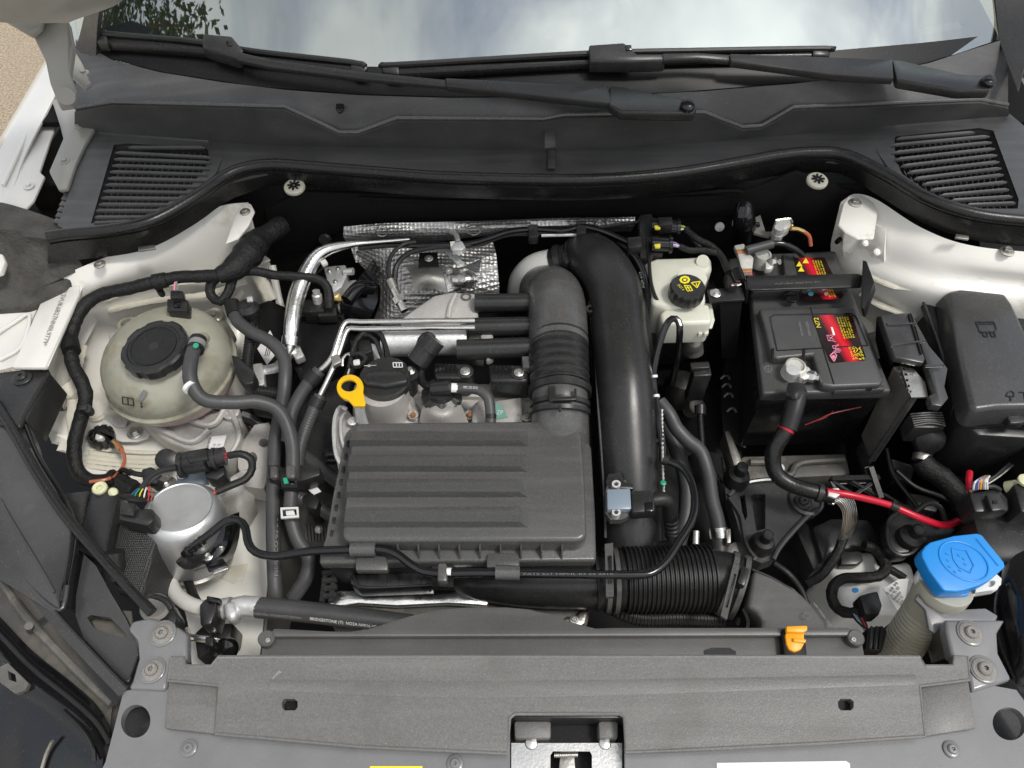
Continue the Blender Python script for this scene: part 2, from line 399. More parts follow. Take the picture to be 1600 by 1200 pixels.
def bolt(parent, at, rpx, kind='hex', m='steel_dull', axis=(0, 0, 1), washer=True, name='bolt'):
    """flanged screw head seated at a point; copies share one mesh per kind"""
    p = V(at); r = mm(rpx, p)
    if (kind, m, washer) not in _bolt:
        w1 = lathe(Vector(), (0, 0, 1), [(1.0, -0.05), (1.0, 0.10), (0.92, 0.16), (0.62, 0.2)], 24) if washer else lathe(Vector(), (0, 0, 1), [(0.75, -0.05), (0.75, 0.1)], 20)
        if kind == 'hex': h = bev(lathe(Vector(), (0, 0, 1), [(0.58, 0.15), (0.58, 0.55), (0.50, 0.62), (0.2, 0.60)], 6), 0.03)
        else: h = lathe(Vector(), (0, 0, 1), [(0.6, 0.15), (0.58, 0.38), (0.46, 0.5), (0.30, 0.52), (0.22, 0.50), (0.22, 0.30), (0.1, 0.28)], 24, scallop=(6, 0.4, (3, 4, 5, 6)))
        me = finish(join(w1, h)); me.materials.append(M[m]); _bolt[(kind, m, washer)] = me
    o = bpy.data.objects.new(name, _bolt[(kind, m, washer)]); COL.objects.link(o); o.parent = parent
    o.location = p - world_loc(parent); o.scale = (r, r, r)
    o.rotation_euler = (Matrix.Rotation(random.uniform(0, 1), 3, 'Z').to_euler() if tuple(axis) == (0, 0, 1) else Vector(axis).to_track_quat('Z', 'Y').to_euler())
    return o
def text_bm(s, ex=0.0006):
    c = bpy.data.curves.new('t', 'FONT'); c.body = s; c.extrude = 0.0; c.resolution_u = 2
    o = bpy.data.objects.new('t', c); COL.objects.link(o)
    me = bpy.data.meshes.new_from_object(o.evaluated_get(bpy.context.evaluated_depsgraph_get()))
    bpy.data.objects.remove(o); bpy.data.curves.remove(c)
    bm = bmesh.new(); bm.from_mesh(me); bpy.data.meshes.remove(me); return bm
def lettering(parent, s, p0, p1, m='print_white', n=(0, 0, 1), hgt=None, lift=0.0006, name='lettering', bend=None):
    """flat printed text from p0 (start of baseline) to p1 (end of baseline) on a surface of normal n; bend = radius of a round hose"""
    p0, p1 = V(p0), V(p1); x = p1 - p0; ln = x.length; x.normalize(); n = Vector(n); n = (n - x * n.dot(x)).normalized(); y = n.cross(x)
    bm = text_bm(s)
    xs = [v.co.x for v in bm.verts]; ys = [v.co.y for v in bm.verts]
    if not xs: bm.free(); return None
    k = ln / (max(xs) - min(xs)); ky = k if hgt is None else hgt / (max(ys) - min(ys)); x0 = min(xs); y0 = min(ys); ym = (max(ys) + y0) / 2
    for v in bm.verts:
        a, b2 = (v.co.x - x0) * k, (v.co.y - y0) * ky
        if bend:
            t = (v.co.y - ym) * ky / bend
            v.co = p0 + x * a + y * (math.sin(t) * bend) + n * (bend * (math.cos(t) - 1) + lift)
        else: v.co = p0 + x * a + y * b2 + n * lift
    return obj(name, bm, m, parent)
def line_mark(parent, pts, wpx, z, m='print_grey', name='emblem', closed=False, h=0.0006, lift=0.0004):
    """a thin raised stroke following points on a surface"""
    P = pts3(pts, z); P = P + [P[0]] if closed else P
    bms = [bar(a + Vector((0, 0, lift)), q + Vector((0, 0, lift)), mm(wpx, a), h, 0) for a, q in zip(P, P[1:])]
    return bms
def hose(name, label, pts, wpx, m='rubber_hose', cat='hose', group=None, **k):
    return tag(obj(name, tube(pts, wpx, **k), m), label, cat, group)
def ring(pts, i, j, wpx, m, parent, name='clamp', grow=1.0, **k):
    return obj(name, tube(pts, wpx * grow, **k), m, parent)
# ================================================================== setting
bm = bmesh.new(); bmesh.ops.create_grid(bm, x_segments=2, y_segments=2, size=60)
for v in bm.verts: v.co.z = -0.85
struct('ground', bm, 'gravel')
def flat(x0, x1, y0, y1, z, th=0.01):
    return box(Vector(((x0 + x1) / 2, (y0 + y1) / 2, z)), x1 - x0, y1 - y0, th, b=0)
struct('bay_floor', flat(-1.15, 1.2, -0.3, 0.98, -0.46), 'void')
# ------------------------------------------------------------------ windscreen
mat('dark_reflection', (0.006, 0.006, 0.006), 0.35, spec=0.25, speck=0.2)  # tone of the dark reflection painted low on the windscreen
GA = [(60, 40), (145, 84), (250, 111), (400, 135), (560, 147), (700, 151), (862, 150), (1060, 144), (1300, 124), (1450, 97), (1560, 62), (1640, 40)]
SL = R(28)
upv = Vector((0, math.cos(SL), math.sin(SL)))
gbot = [U(x, y, 0.17) for x, y in GA]
ctr = Vector((0.07, 0, 0))
gtop = [p + upv * 0.62 + Vector((-(p.x - 0.07) * 0.01, 0, 0)) for p in gbot]
gmid = [a.lerp(c, 0.5) + Vector((0, 0, 0.012)) for a, c in zip(gbot, gtop)]
gbm = loft([gbot, gmid, gtop], n=48, th=0, across=14)
from mathutils.bvhtree import BVHTree
GT = BVHTree.FromBMesh(gbm)
EYE = Vector((0, 0, CAMH))
def G(px, py, off=0.0):
    loc, nor, idx, dist = GT.ray_cast(EYE, ray(px, py).normalized())
    if loc is None: return U(px, py, 0.17 + off)
    if nor.z < 0: nor = -nor
    # keep the pixel: slide along the ray to the offset height
    d = ray(px, py); return loc - d * (off / max(0.2, abs(d.dot(nor))))
hitL = GT.ray_cast(EYE, ray(215, 30).normalized())
ws = thing('windscreen', 'tinted windscreen reflecting clouds and a tree above the wipers', 'windscreen', Vector((0.07, 1.1, 0.17)))
obj('glass', gbm, 'windscreen_glass', ws)
# point just below the glass, shifted along its slope
def under(p, k): return p + Vector((0, 0.002, -0.006)) + upv * k
# matt black strip on the lower glass, standing in for its dark reflection
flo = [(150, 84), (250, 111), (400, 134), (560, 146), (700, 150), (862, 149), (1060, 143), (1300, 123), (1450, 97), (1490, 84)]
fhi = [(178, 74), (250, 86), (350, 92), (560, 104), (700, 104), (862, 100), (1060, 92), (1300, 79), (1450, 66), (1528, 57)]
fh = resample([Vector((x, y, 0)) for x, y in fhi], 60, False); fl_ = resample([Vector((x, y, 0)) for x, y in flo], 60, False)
obj('dark_reflection_strip', loft([[G(a.x + (c.x - a.x) * t, a.y + (c.y - a.y) * t, 0.0022) for a, c in zip(fh, fl_)] for t in (0, 0.33, 0.66, 0.9, 1.02)], th=0, keepx=True), 'dark_reflection', ws)
# cabin seen dimly through the glass
db = thing('dashboard', 'dark dashboard behind the windscreen', 'dashboard', Vector((0.07, 1.5, 0.0)))
obj('dash_top', loft([[Vector((x, 1.10, 0.09)) for x in (-0.8, 0.07, 0.9)], [Vector((x, 1.6, 0.14)) for x in (-0.8, 0.07, 0.9)], [Vector((x, 1.75, 0.10)) for x in (-0.8, 0.07, 0.9)]], n=20, th=0.01), 'felt', db)
obj('rear_trim', flat(-0.9, 1.0, 1.7, 3.2, 0.0, 0.02), 'felt', db)
# small paper strip stuck inside the glass
st = [G(1436, 45, -0.004), G(1497, 33, -0.004), G(1503, 44, -0.004), G(1438, 56, -0.004)]
tag(obj('glass_sticker', prism(st, 0.0006, b=0), 'white_plastic'), 'small pale paper strip stuck near the right edge of the windscreen', 'sticker')
# ------------------------------------------------------------------ cowl
cw = thing('cowl_panel', 'wide black plastic cowl between windscreen and engine bay', 'cowl', (862, 230, 0.08))
A = [(118, 60, 0.176), (145, 86, 0.176), (250, 113, 0.176), (400, 137, 0.176), (560, 149, 0.176), (700, 153, 0.176), (862, 152, 0.176), (1060, 146, 0.176), (1300, 126, 0.176), (1450, 99, 0.176), (1560, 64, 0.176), (1600, 52, 0.176)]
XS = [118, 175, 250, 326, 347, 445, 490, 530, 560, 620, 700, 780, 850, 880, 990, 1100, 1130, 1160, 1190, 1215, 1240, 1340, 1398, 1450, 1530, 1575]
def lin(P, x):
    for a, q in zip(P, P[1:]):
        if a[0] <= x <= q[0]: t = (x - a[0]) / (q[0] - a[0]); return a[1] + (q[1] - a[1]) * t
    return P[0][1] if x < P[0][0] else P[-1][1]
Bq = [(118, 168), (175, 158), (445, 165), (530, 205), (560, 205), (620, 183), (850, 184), (880, 178), (1100, 174), (1160, 197), (1190, 195), (1240, 166), (1530, 154), (1578, 163)]
Cq = [(118, 200), (165, 206), (445, 226), (862, 233), (1060, 224), (1330, 200), (1530, 182), (1600, 178)]
Dq = [(80, 385), (105, 372), (235, 352), (300, 318), (350, 283), (410, 262), (500, 266), (700, 281), (862, 285), (1060, 274), (1200, 249), (1270, 242), (1330, 249), (1385, 280), (1450, 318), (1520, 340), (1640, 350)]
Aq = [(a, q) for a, q, _ in A]
rowA = [(x, lin(Aq, x), 0.176) for x in XS]
def zb(x): return 0.100 + 0.067 * (lin(Cq, x) - lin(Bq, x)) / 60.0
rowB = [(x, lin(Bq, x), zb(x)) for x in XS]
rowB2 = [(x, lin(Bq, x) + 5, zb(x) - 0.0006) for x in XS]
rowC = [(x, lin(Cq, x), 0.100) for x in XS]
obj('upper_tray', loft([rowA, rowB, rowB2], th=0.003, keepx=True), 'plastic_cowl', cw)
obj('step_wall', loft([rowB2, rowC], th=0.003, keepx=True), 'plastic_cowl', cw)
rowD = [(x, lin(Dq, x), 0.096) for x in XS]
CL = [(x, y, z) for x, y, z in rowC if 325 <= x <= 1400]; DL = [(x, y + 2, z - 0.002) for x, y, z in rowD if 325 <= x <= 1400]
obj('lower_tray', loft([CL, DL], th=0.003, keepx=True), 'plastic_cowl', cw)
obj('ridge_highlight', tube([(x, lin(Bq, x) + 1, zb(x) + 0.002) for x in XS], 6, n=8, smooth=False), 'plastic_airbox', cw)  # paler bead imitates the highlight running along the ridge
# joint of the two halves
obj('joint_strip', prism([(851, 178), (868, 178), (868, 228), (851, 230)], 0.004, 0.140, 0.001), 'plastic_cowl', cw)
obj('joint_strip', prism([(856, 233), (868, 233), (868, 262), (856, 262)], 0.004, 0.104, 0.001), 'plastic_cowl', cw)
obj('joint_tab', prism([(852, 176), (872, 175), (872, 182), (852, 183)], 0.006, 0.150, 0.001), 'plastic_cowl', cw)
# washer jet
obj('washer_jet', join(prism(ell(531, 166, 7, 9, 12), 0.004, 0.163), prism(ell(530, 172, 3, 3, 8), 0.004, 0.167)), 'plastic_gloss', cw)
# ------------------------------------------------------------------ cowl grilles with their slats
def grille(label, frame, well, slats, zz):
    g = thing('air_grille', label, 'grille', (*frame[0], 0.07), 'cowl air grilles')
    obj('frame', plate(frame, [well], 0.004, zz), 'plastic_cowl', g)
    edge = pts3(well, zz)
    obj('well', prism([p + Vector((0, 0, -0.034)) for p in edge], 0.003, b=0), 'void', g)
    me = None
    bmw = bmesh.new(); a = [bmw.verts.new(p) for p in edge]; q = [bmw.verts.new(p + Vector((0, 0, -0.034))) for p in edge]
    for i in range(len(a)): bmw.faces.new((a[i], a[(i + 1) % len(a)], q[(i + 1) % len(a)], q[i]))
    obj('well_wall', bmw, 'plastic_cowl', g)
    ribs = None
    for (x0, y0, x1, y1) in slats:
        a, q = U(x0, y0, zz + 0.004), U(x1, y1, zz + 0.004)
        wd = 0.0026
        P = [a, a.lerp(q, 0.06) + Vector((0, wd, 0.001)), a.lerp(q, 0.94) + Vector((0, wd, 0.001)), q, a.lerp(q, 0.94) + Vector((0, -wd * .3, -0.001)), a.lerp(q, 0.06) + Vector((0, -wd * .3, -0.001))]
        obj('slat', prism(P, 0.006, b=0.0006, seg=1, ext=Vector((0, -0.0008, -0.004))), 'plastic_cowl', g)
        n = max(3, int((q - a).length / 0.0095))
        for k in range(1, n):
            c = a.lerp(q, k / n)
            rb = bar(c + Vector((0, -0.001, -0.016)), c + Vector((0, -0.014, -0.016)), 0.0016, 0.012, 0)
            ribs = rb if ribs is None else join(ribs, rb)
    stuffpart('cross_ribs', ribs, 'plastic_cowl', g)
    return g
f = 540 / 1600
sl = [(590, 950, 680, 680), (530, 980, 703, 727), (525, 975, 733, 750), (515, 970, 763, 778), (505, 965, 792, 806), (495, 950, 822, 834), (485, 930, 852, 862), (475, 900, 882, 890), (465, 870, 913, 918), (455, 830, 943, 946), (440, 770, 972, 974), (435, 700, 1003, 1003), (430, 610, 1030, 1022)]
gl = grille('slatted black air grille at the left end of the cowl', [(90, 352), (138, 213), (155, 203), (250, 209), (300, 213), (354, 219), (354, 232), (349, 243), (338, 270), (300, 306), (235, 342), (105, 360)],
            [(142, 349), (178, 226), (200, 224), (322, 232), (330, 240), (322, 262), (288, 302), (232, 334), (205, 346)],
            [(x0 * f, y0 * f, x1 * f, y1 * f) for x0, x1, y0, y1 in sl], 0.098)
obj('side_teeth', None or join(*[prism([(112 - i * 3.1, 268 + i * 9), (121 - i * 3.1, 271 + i * 9), (118 - i * 3.1, 277 + i * 9), (107 - i * 3.1, 275 + i * 9)], 0.006, 0.094, 0.0008) for i in range(9)]), 'plastic_cowl', gl)
sr = [(1010, 640, 1375, 610), (985, 670, 1445, 628), (990, 705, 1455, 656), (1000, 737, 1470, 685), (1030, 767, 1480, 715), (1060, 797, 1490, 746), (1090, 826, 1500, 776), (1130, 851, 1510, 806), (1165, 879, 1525, 840), (1210, 903, 1535, 875), (1262, 926, 1550, 908), (1335, 947, 1565, 938)]
grille('slatted black air grille at the right end of the cowl', [(1366, 214), (1368, 198), (1385, 196), (1530, 182), (1578, 178), (1640, 230), (1640, 350), (1520, 336), (1450, 312), (1392, 268), (1370, 236)],
       [(1390, 224), (1400, 213), (1530, 200), (1552, 204), (1592, 312), (1590, 326), (1535, 326), (1462, 308), (1410, 272), (1398, 250)],
       [(1060 + a * f, b2 * f, 1060 + c * f, d * f) for a, b2, c, d in sr], 0.098)
# ------------------------------------------------------------------ rubber bonnet seal along the cowl
sealp = [(75, 371), (105, 366), (170, 360), (235, 346), (300, 311), (350, 276), (385, 262), (430, 257), (500, 262), (600, 270), (700, 277), (862, 281), (960, 279), (1060, 270), (1150, 255), (1215, 243), (1270, 238), (1320, 242), (1385, 272), (1450, 310), (1520, 334), (1600, 344), (1660, 347)]
sp = thing('bonnet_seal', 'long black rubber seal curving along the front of the cowl', 'rubber seal', (862, 285, 0.05))
obj('bulb', tube([(x, y, 0.104) for x, y in sealp], 19, n=14, step=0.012), 'rubber_seal', sp)
lip0 = [(x, y + 9, 0.098) for x, y in sealp]; 
lip1 = [(x, y + (21 if 300 < x < 1400 else 24), 0.080) for x, y in sealp]; lip2 = [(x, y + (28 if 400 < x < 1330 else 38), 0.062) for x, y in sealp]
obj('lip', loft([lip0, lip1, lip2], n=90, th=0.004), 'rubber_seal', sp)
obj('edge_bead', tube([(x, y + (27 if 400 < x < 1330 else 36), 0.063) for x, y in sealp], 6, n=8, step=0.012), 'rubber', sp)
obj('seal_clip', prism([(884, 294), (906, 294), (904, 301), (886, 301)], 0.003, 0.081, 0.0006), 'steel', sp)
obj('seal_clip', prism([(215, 386), (241, 382), (243, 388), (216, 392)], 0.003, 0.078, 0.0006), 'steel_dull', sp)
obj('seal_clip', prism([(1494, 365), (1514, 368), (1514, 374), (1493, 371)], 0.003, 0.078, 0.0006), 'steel_dull', sp)
# ------------------------------------------------------------------ firewall
fw = thing('firewall', 'black felted bulkhead below the cowl seal', 'bulkhead', Vector((0.07, 0.985, -0.46)))
YF = 0.985
fwr = [[Vector((x, YF, z)) for x in (-0.80, -0.3, 0.07, 0.5, 0.95)] for z in (0.055, -0.1, -0.46)]
obj('panel', loft(fwr, n=30, th=0.006), 'felt', fw)
obj('plenum_floor', flat(-0.80, 0.95, 0.986, 1.32, 0.050, 0.004), 'void', fw)
ins = [(412, 330), (470, 300), (862, 312), (1150, 306), (1245, 270), (1330, 300), (1318, 320), (1308, 348), (1290, 352), (1180, 350), (1140, 338), (990, 338), (700, 352), (535, 358), (480, 392), (430, 400)]
obj('insulation', prism([UY(x, y, YF - 0.012) for x, y in ins], 0, b=0.003, ext=Vector((0, 0.01, 0))), 'felt', fw)
obj('insulation_fold', tube([UY(x, y, YF - 0.016) for x, y in ((560, 309), (700, 314), (862, 312), (870, 304))], 5, n=8), 'felt', fw)
obj('insulation_fold', tube([UY(x, y, YF - 0.016) for x, y in ((915, 304), (925, 310), (1000, 307), (1150, 298), (1153, 304))], 5, n=8), 'felt', fw)
def clip_star(px, py, lab):
    p = UY(px, py, YF - 0.036); ax = Vector((0, -0.12, 1))
    c = obj('felt_clip', lathe(p, ax, [(0.0165, -0.003), (0.0165, 0.001), (0.0145, 0.003)], 28), 'washer_neck', fw)
    st = None
    for k in range(8):
        a = 2 * math.pi * k / 8; u = Vector((1, 0, 0)); v = ax.normalized().cross(u)
        d = u * math.cos(a) + v * math.sin(a)
        s = bar(p + ax.normalized() * 0.004 + d * 0.002, p + ax.normalized() * 0.004 + d * 0.010, 0.0026, 0.002, 0, n=ax); st = s if st is None else join(st, s)
    obj('claw', st, 'void', c)
clip_star(460, 292, ''); clip_star(1277, 282, '')
obj('grommet', lathe(UY(509, 373, YF - 0.014), (0, -1, 0.4), [(0.011, 0), (0.011, 0.006), (0.008, 0.009)], 20), 'rubber', fw)
obj('paint_spot', lathe(UY(1124, 354, YF - 0.014), (0, -1, 0.3), [(0.008, 0), (0.008, 0.003)], 20), 'white_plastic', fw)
# ------------------------------------------------------------------ wipers
def wiper(label, blade, clip, arm, yoke, end, cap, tip):
    g = thing('windscreen_wiper', label, 'wiper', G(*cap, 0.01), 'windscreen wipers')
    c = sum((Vector((x, y, 0)) for x, y in blade), Vector()) / len(blade)
    obj('blade', prism([G(x, y, 0.020) for x, y in blade], 0.013, b=0.0035), 'rubber_seal', g)
    mid = [((blade[i][0] + blade[-1 - i][0]) / 2, (blade[i][1] + blade[-1 - i][1]) / 2) for i in range(len(blade) // 2)]
    obj('spoiler', tube([G(x, y - 4, 0.022) for x, y in mid], 9, n=8), 'rubber', g)
    for t in tip: obj('end_cap', prism([G(x, y, 0.023) for x, y in t], 0.015, b=0.003), 'plastic_black', g)
    k = obj('connector', prism([G(x, y, 0.034) for x, y in clip], 0.02, b=0.0025), 'plastic_black', g)
    cx = sum(x for x, y in clip[:4]) / 4; cy = sum(y for x, y in clip[:4]) / 4
    obj('button', prism([G(cx - 5, cy - 6, 0.0355), G(cx + 4, cy - 6, 0.0355), G(cx + 5, cy + 2, 0.0355), G(cx - 4, cy + 2, 0.0355)], 0.003, b=0.0006), 'plastic_gloss', k)
    obj('arm', prism([G(x, y, 0.036) for x, y in arm], 0.008, b=0.002), 'plastic_black', g)
    obj('yoke', prism([G(x, y, 0.040) for x, y in yoke], 0.012, b=0.0025), 'plastic_black', g)
    obj('arm_end', prism([G(x, y, 0.042) for x, y in end], 0.016, b=0.004, seg=3), 'plastic_black', g)
    obj('nut_cap', lathe(G(*cap, 0.046), (0, -0.45, 0.9), [(0.0105, -0.012), (0.0105, 0.002), (0.009, 0.005), (0.005, 0.007)], 24), 'plastic_gloss', g)
wiper('black wiper parked along the left part of the windscreen, pivot near the centre',
      [(150, 45), (168, 46), (310, 60), (400, 77), (560, 95), (574, 104), (568, 112), (540, 108), (400, 92), (300, 78), (165, 68), (150, 64)],
      [(317, 52), (362, 56), (380, 78), (372, 90), (330, 78), (316, 72)],
      [(372, 80), (420, 92), (575, 112), (697, 124), (699, 134), (570, 122), (420, 103), (370, 92)],
      [(695, 121), (950, 134), (957, 161), (860, 150), (697, 133)],
      [(952, 134), (970, 135), (1075, 155), (1090, 165), (1085, 176), (970, 174), (952, 162)], (1074, 166),
      [[(149, 43), (166, 44), (168, 69), (150, 65)], [(546, 92), (562, 94), (575, 104), (568, 113), (548, 110)]])
wiper('black wiper parked along the right part of the windscreen, pivot at the far right',
      [(596, 99), (625, 95), (920, 78), (1100, 76), (1290, 72), (1296, 78), (1297, 86), (1290, 88), (1100, 90), (925, 97), (625, 115), (600, 110)],
      [(920, 70), (975, 66), (995, 84), (1040, 84), (1040, 94), (985, 96), (922, 95)],
      [(1035, 83), (1090, 82), (1142, 85), (1142, 95), (1090, 91), (1036, 93)],
      [(1140, 83), (1395, 92), (1397, 122), (1300, 115), (1142, 95)],
      [(1395, 92), (1408, 95), (1500, 115), (1545, 117), (1553, 130), (1548, 140), (1500, 141), (1403, 124)], (1544, 128),
      [[(594, 98), (622, 95), (624, 116), (598, 112)], [(1270, 71), (1292, 71), (1298, 79), (1297, 87), (1270, 87)]])
# black moulding on the pillar sides
tag(obj('pillar_trim', loft([[(112, 100, 0.15), (128, 40, 0.20), (140, -20, 0.26)], [(150, 90, 0.17), (152, 40, 0.222), (160, -20, 0.27)]], n=12, th=0.006), 'plastic_black'), 'black trim strip beside the left edge of the windscreen', 'trim')
tag(obj('pillar_trim', loft([[G(1562, 66, 0.003), G(1558, 30, 0.003), G(1553, -20, 0.003)], [(1590, 140, 0.165), (1615, 60, 0.19), (1640, -20, 0.23)]], n=12, th=0.006), 'plastic_black'), 'black trim panel beside the right edge of the windscreen', 'trim')
# ------------------------------------------------------------------ bonnet, hinge and wings
hd = thing('bonnet', 'raised off-white bonnet above the windscreen, only its left rear corner in view', 'bonnet', Vector((0.07, 1.02, 0.36)))
obj('panel', loft([[Vector((x, 1.03, 0.375)) for x in (-0.72, 0.07, 0.86)], [Vector((x, 0.90, 0.66)) for x in (-0.74, 0.07, 0.88)], [Vector((x, 0.70, 1.27)) for x in (-0.70, 0.07, 0.84)]], n=24, th=0.02, across=10), 'paint_beige', hd)
obj('rear_corner', loft([[(-60, -60, 0.40), (60, -50, 0.40), (200, -40, 0.40)], [(-60, -10, 0.355), (60, 4, 0.35), (188, -2, 0.36)], [(-60, 24, 0.325), (40, 30, 0.322), (110, 33, 0.325)]], n=20, th=0.008, across=10), 'paint_beige', hd)
def sub_empty(name, parent, label=None):
    e = bpy.data.objects.new(name, None); e.empty_display_size = 0.02; COL.objects.link(e); e.parent = parent
    if label: e['label'] = label
    return e
hg = sub_empty('hinge', hd, 'bolted beige hinge at the left corner')
arm = [(64, 20, 0.30), (107, 30, 0.30), (114, 68, 0.27), (108, 111, 0.245), (119, 142, 0.23), (111, 160, 0.222), (91, 163, 0.22), (78, 130, 0.235), (71, 95, 0.255), (50, 52, 0.285)]
obj('arm', prism(arm, 0.012, b=0.004, seg=3), 'paint_beige', hg)
obj('arm_flange', prism([(0, -5, 0.318), (70, 15, 0.312), (62, 40, 0.30), (48, 52, 0.29), (0, 24, 0.305)], 0.01, b=0.003), 'paint_beige', hg)
obj('arm_link', prism([(112, 70, 0.225), (128, 98, 0.21), (142, 128, 0.20), (132, 137, 0.197), (104, 112, 0.21)], 0.008, b=0.002), 'paint_beige', hg)
obj('bracket', prism([(81, 159), (98, 140), (132, 128), (145, 148), (147, 202), (132, 226), (118, 256), (105, 294), (91, 296), (76, 267), (98, 216), (93, 196)], 0.008, 0.105, 0.003), 'paint_beige', hg)
obj('pivot', cylp((103, 150, 0.235), (103, 150, 0.20), 0.012, b=0.002), 'paint_beige', hg)
for x, y, z, r in ((123, 197, 0.105, 8), (101, 252, 0.105, 8), (131, 114, 0.204, 8), (76, 30, 0.302, 10)): bolt(hg, (x, y, z), r, m='paint_beige')
h2 = sub_empty('hinge', hd, 'hinge just visible at the right edge')
obj('bracket', prism([(1583, 75), (1620, 60), (1640, 150), (1586, 98), (1580, 88)], 0.01, 0.16, 0.003), 'paint_beige', h2); bolt(h2, (1590, 85, 0.16), 8, m='paint_beige')
obj('side_bracket', prism([(1583, 105), (1640, 150), (1640, 240), (1600, 215), (1588, 170)], 0.02, 0.08, 0.003), 'plastic_dirty', h2)
fl = thing('front_wing', 'white painted wing edge beside the bonnet hinge at the upper left', 'car wing', (20, 260, 0.0))
obj('outer_panel', loft([[(-120, 420, 0.03), (-40, 290, 0.05), (0, 216, 0.06), (76, 84, 0.09), (110, 20, 0.10)], [(-118, 424, 0.05), (-34, 296, 0.07), (6, 222, 0.08), (82, 92, 0.108), (116, 28, 0.116)], [(-70, 440, 0.05), (12, 310, 0.07), (40, 240, 0.078), (90, 140, 0.104), (122, 60, 0.112)]], n=26, th=0.003), 'paint_white', fl)
obj('flange', prism([(0, 296), (40, 215), (66, 150), (74, 126), (92, 180), (62, 268), (70, 275), (52, 314), (40, 326), (0, 318)], 0.006, 0.072, 0.003), 'paint_white', fl)
obj('crease', tube([(5, 290, 0.075), (42, 210, 0.082), (72, 128, 0.09)], 6, n=8), 'paint_white', fl)
bolt(fl, (45, 291, 0.074), 8, m='paint_white')
tag(obj('inner_gap_panel', prism([(30, 330), (60, 200), (72, 120), (160, 150), (150, 250), (100, 360)], 0.01, 0.005, 0), 'void'), 'black gap panel below the left bonnet hinge', 'panel')
# foam wedge at the left edge
fo = thing('foam_block', 'dark grey foam block wedged at the left end of the cowl seal', 'foam', (60, 400, 0.0))
obj('block', loft([[(-40, 318, 0.085), (0, 316, 0.085), (50, 330, 0.085), (100, 348, 0.085)], [(-40, 350, 0.095), (0, 352, 0.095), (40, 362, 0.095), (90, 372, 0.09)], [(-40, 380, 0.07), (0, 384, 0.07), (50, 388, 0.07), (112, 392, 0.07)], [(-40, 470, 0.03), (0, 470, 0.03), (60, 450, 0.03), (132, 420, 0.04)]], n=24, th=0.012, across=16), 'foam', fo)
obj('side_flap', prism([(-20, 400), (60, 402), (130, 410), (100, 450), (40, 478), (-20, 484)], 0.05, 0.03, 0.006), 'foam', fo)
tag(obj('wing_corner', prism([(-20, 394), (4, 396), (8, 408), (2, 424), (-20, 430)], 0.01, 0.08, 0.003), 'paint_white'), 'bright white painted corner at the left edge on the foam', 'panel corner')
# leafy tree standing beside the car, seen mirrored in the glass
p, n_, _, _ = hitL
if n_.z < 0: n_ = -n_
d_ = (p - EYE).normalized(); r_ = d_ - 2 * d_.dot(n_) * n_
cc = p + r_ * 8.5
trn = thing('broadleaf_tree', 'broadleaf tree mirrored in the left of the windscreen', 'tree', Vector((cc.x - 1.5, cc.y + 0.4, -0.85)))
tb = bmesh.new()
random.seed(11)
blobs = [(cc + Vector((random.gauss(-1.1, 0.9), random.gauss(0.0, 1.2), random.gauss(0.3, 0.8))), random.uniform(0.35, 0.75)) for _ in range(90)]
for c, rad in blobs:
    for _ in range(90):
        q = c + Vector((random.gauss(0, 1), random.gauss(0, 1), random.gauss(0, 1))) * rad * 0.55
        a = Vector((random.uniform(-1, 1), random.uniform(-1, 1), random.uniform(-1, 1))).normalized(); s = a.orthogonal().normalized()
        ln = random.uniform(0.04, 0.09)
        vs = [tb.verts.new(q + x) for x in (a * ln, s * ln * 0.45, -a * ln, -s * ln * 0.45)]; tb.faces.new(vs)
lf = obj('crown', tb, 'leaf', trn); lf['kind'] = 'stuff'
base = Vector((cc.x - 1.5, cc.y + 0.4, -0.85))
tk = tube([base, base + Vector((0.1, 0, 3)), base + Vector((-0.1, 0, 5.5)), cc + Vector((-1.3, 0.2, 0))], r=0.16, n=10, step=0.3, rs=[1.2, 1, 0.8, 0.4])
obj('trunk', join(tk, *[tube([base + Vector((-0.05, 0, 5.2)), c.lerp(base + Vector((0, 0, 6.5)), 0.4), c], r=0.04, n=6, step=0.4, rs=[1.2, 0.7, 0.3]) for c, _ in blobs[:14]]), 'bark', trn)
# ================================================================== front of the bay
sp_ = thing('slam_panel', 'dark grey painted front panel with screws, holes and a latch opening along the bottom', 'body panel', (885, 1190, -0.03))
lh = ell(212, 1127, 23, 26, 24, 0.2); rh = ell(1577, 1131, 27, 25, 24, 0.7)
obj('panel', plate([(193, 1080), (300, 1062), (500, 1090), (797, 1095), (797, 1330), (100, 1330), (165, 1190), (183, 1120)], [lh], 0.010, -0.014), 'paint_grey', sp_)
obj('panel', plate([(977, 1095), (1300, 1090), (1500, 1062), (1588, 1078), (1640, 1150), (1660, 1330), (977, 1330)], [rh], 0.010, -0.014), 'paint_grey', sp_)
obj('dark_hole_floor', prism(lh, 0.03, -0.05, 0, ext=None), 'plastic_black', sp_); obj('dark_hole_floor', prism(rh, 0.03, -0.05, 0), 'plastic_black', sp_)
obj('panel_back', prism([(140, 1060), (500, 1060), (500, 1330), (60, 1330)], 0.004, -0.085, 0), 'plastic_dirty', sp_); obj('panel_back', prism([(1300, 1060), (1680, 1060), (1720, 1330), (1300, 1330)], 0.004, -0.085, 0), 'plastic_black', sp_)
for x, y in ((295, 1169), (1487, 1171), (711, 1193)): bolt(sp_, (x, y, -0.013), 13, 'torx', 'paint_grey')
obj('sticker', prism([(578, 1197), (660, 1197), (662, 1225), (576, 1225)], 0.0006, -0.0132, 0), 'print_yellow', sp_, 'yellow sticker edge')
obj('sticker', prism([(1120, 1192), (1322, 1189), (1328, 1193), (1330, 1235), (1120, 1238)], 0.0006, -0.0132, 0), 'print_white', sp_, 'white sticker edge')
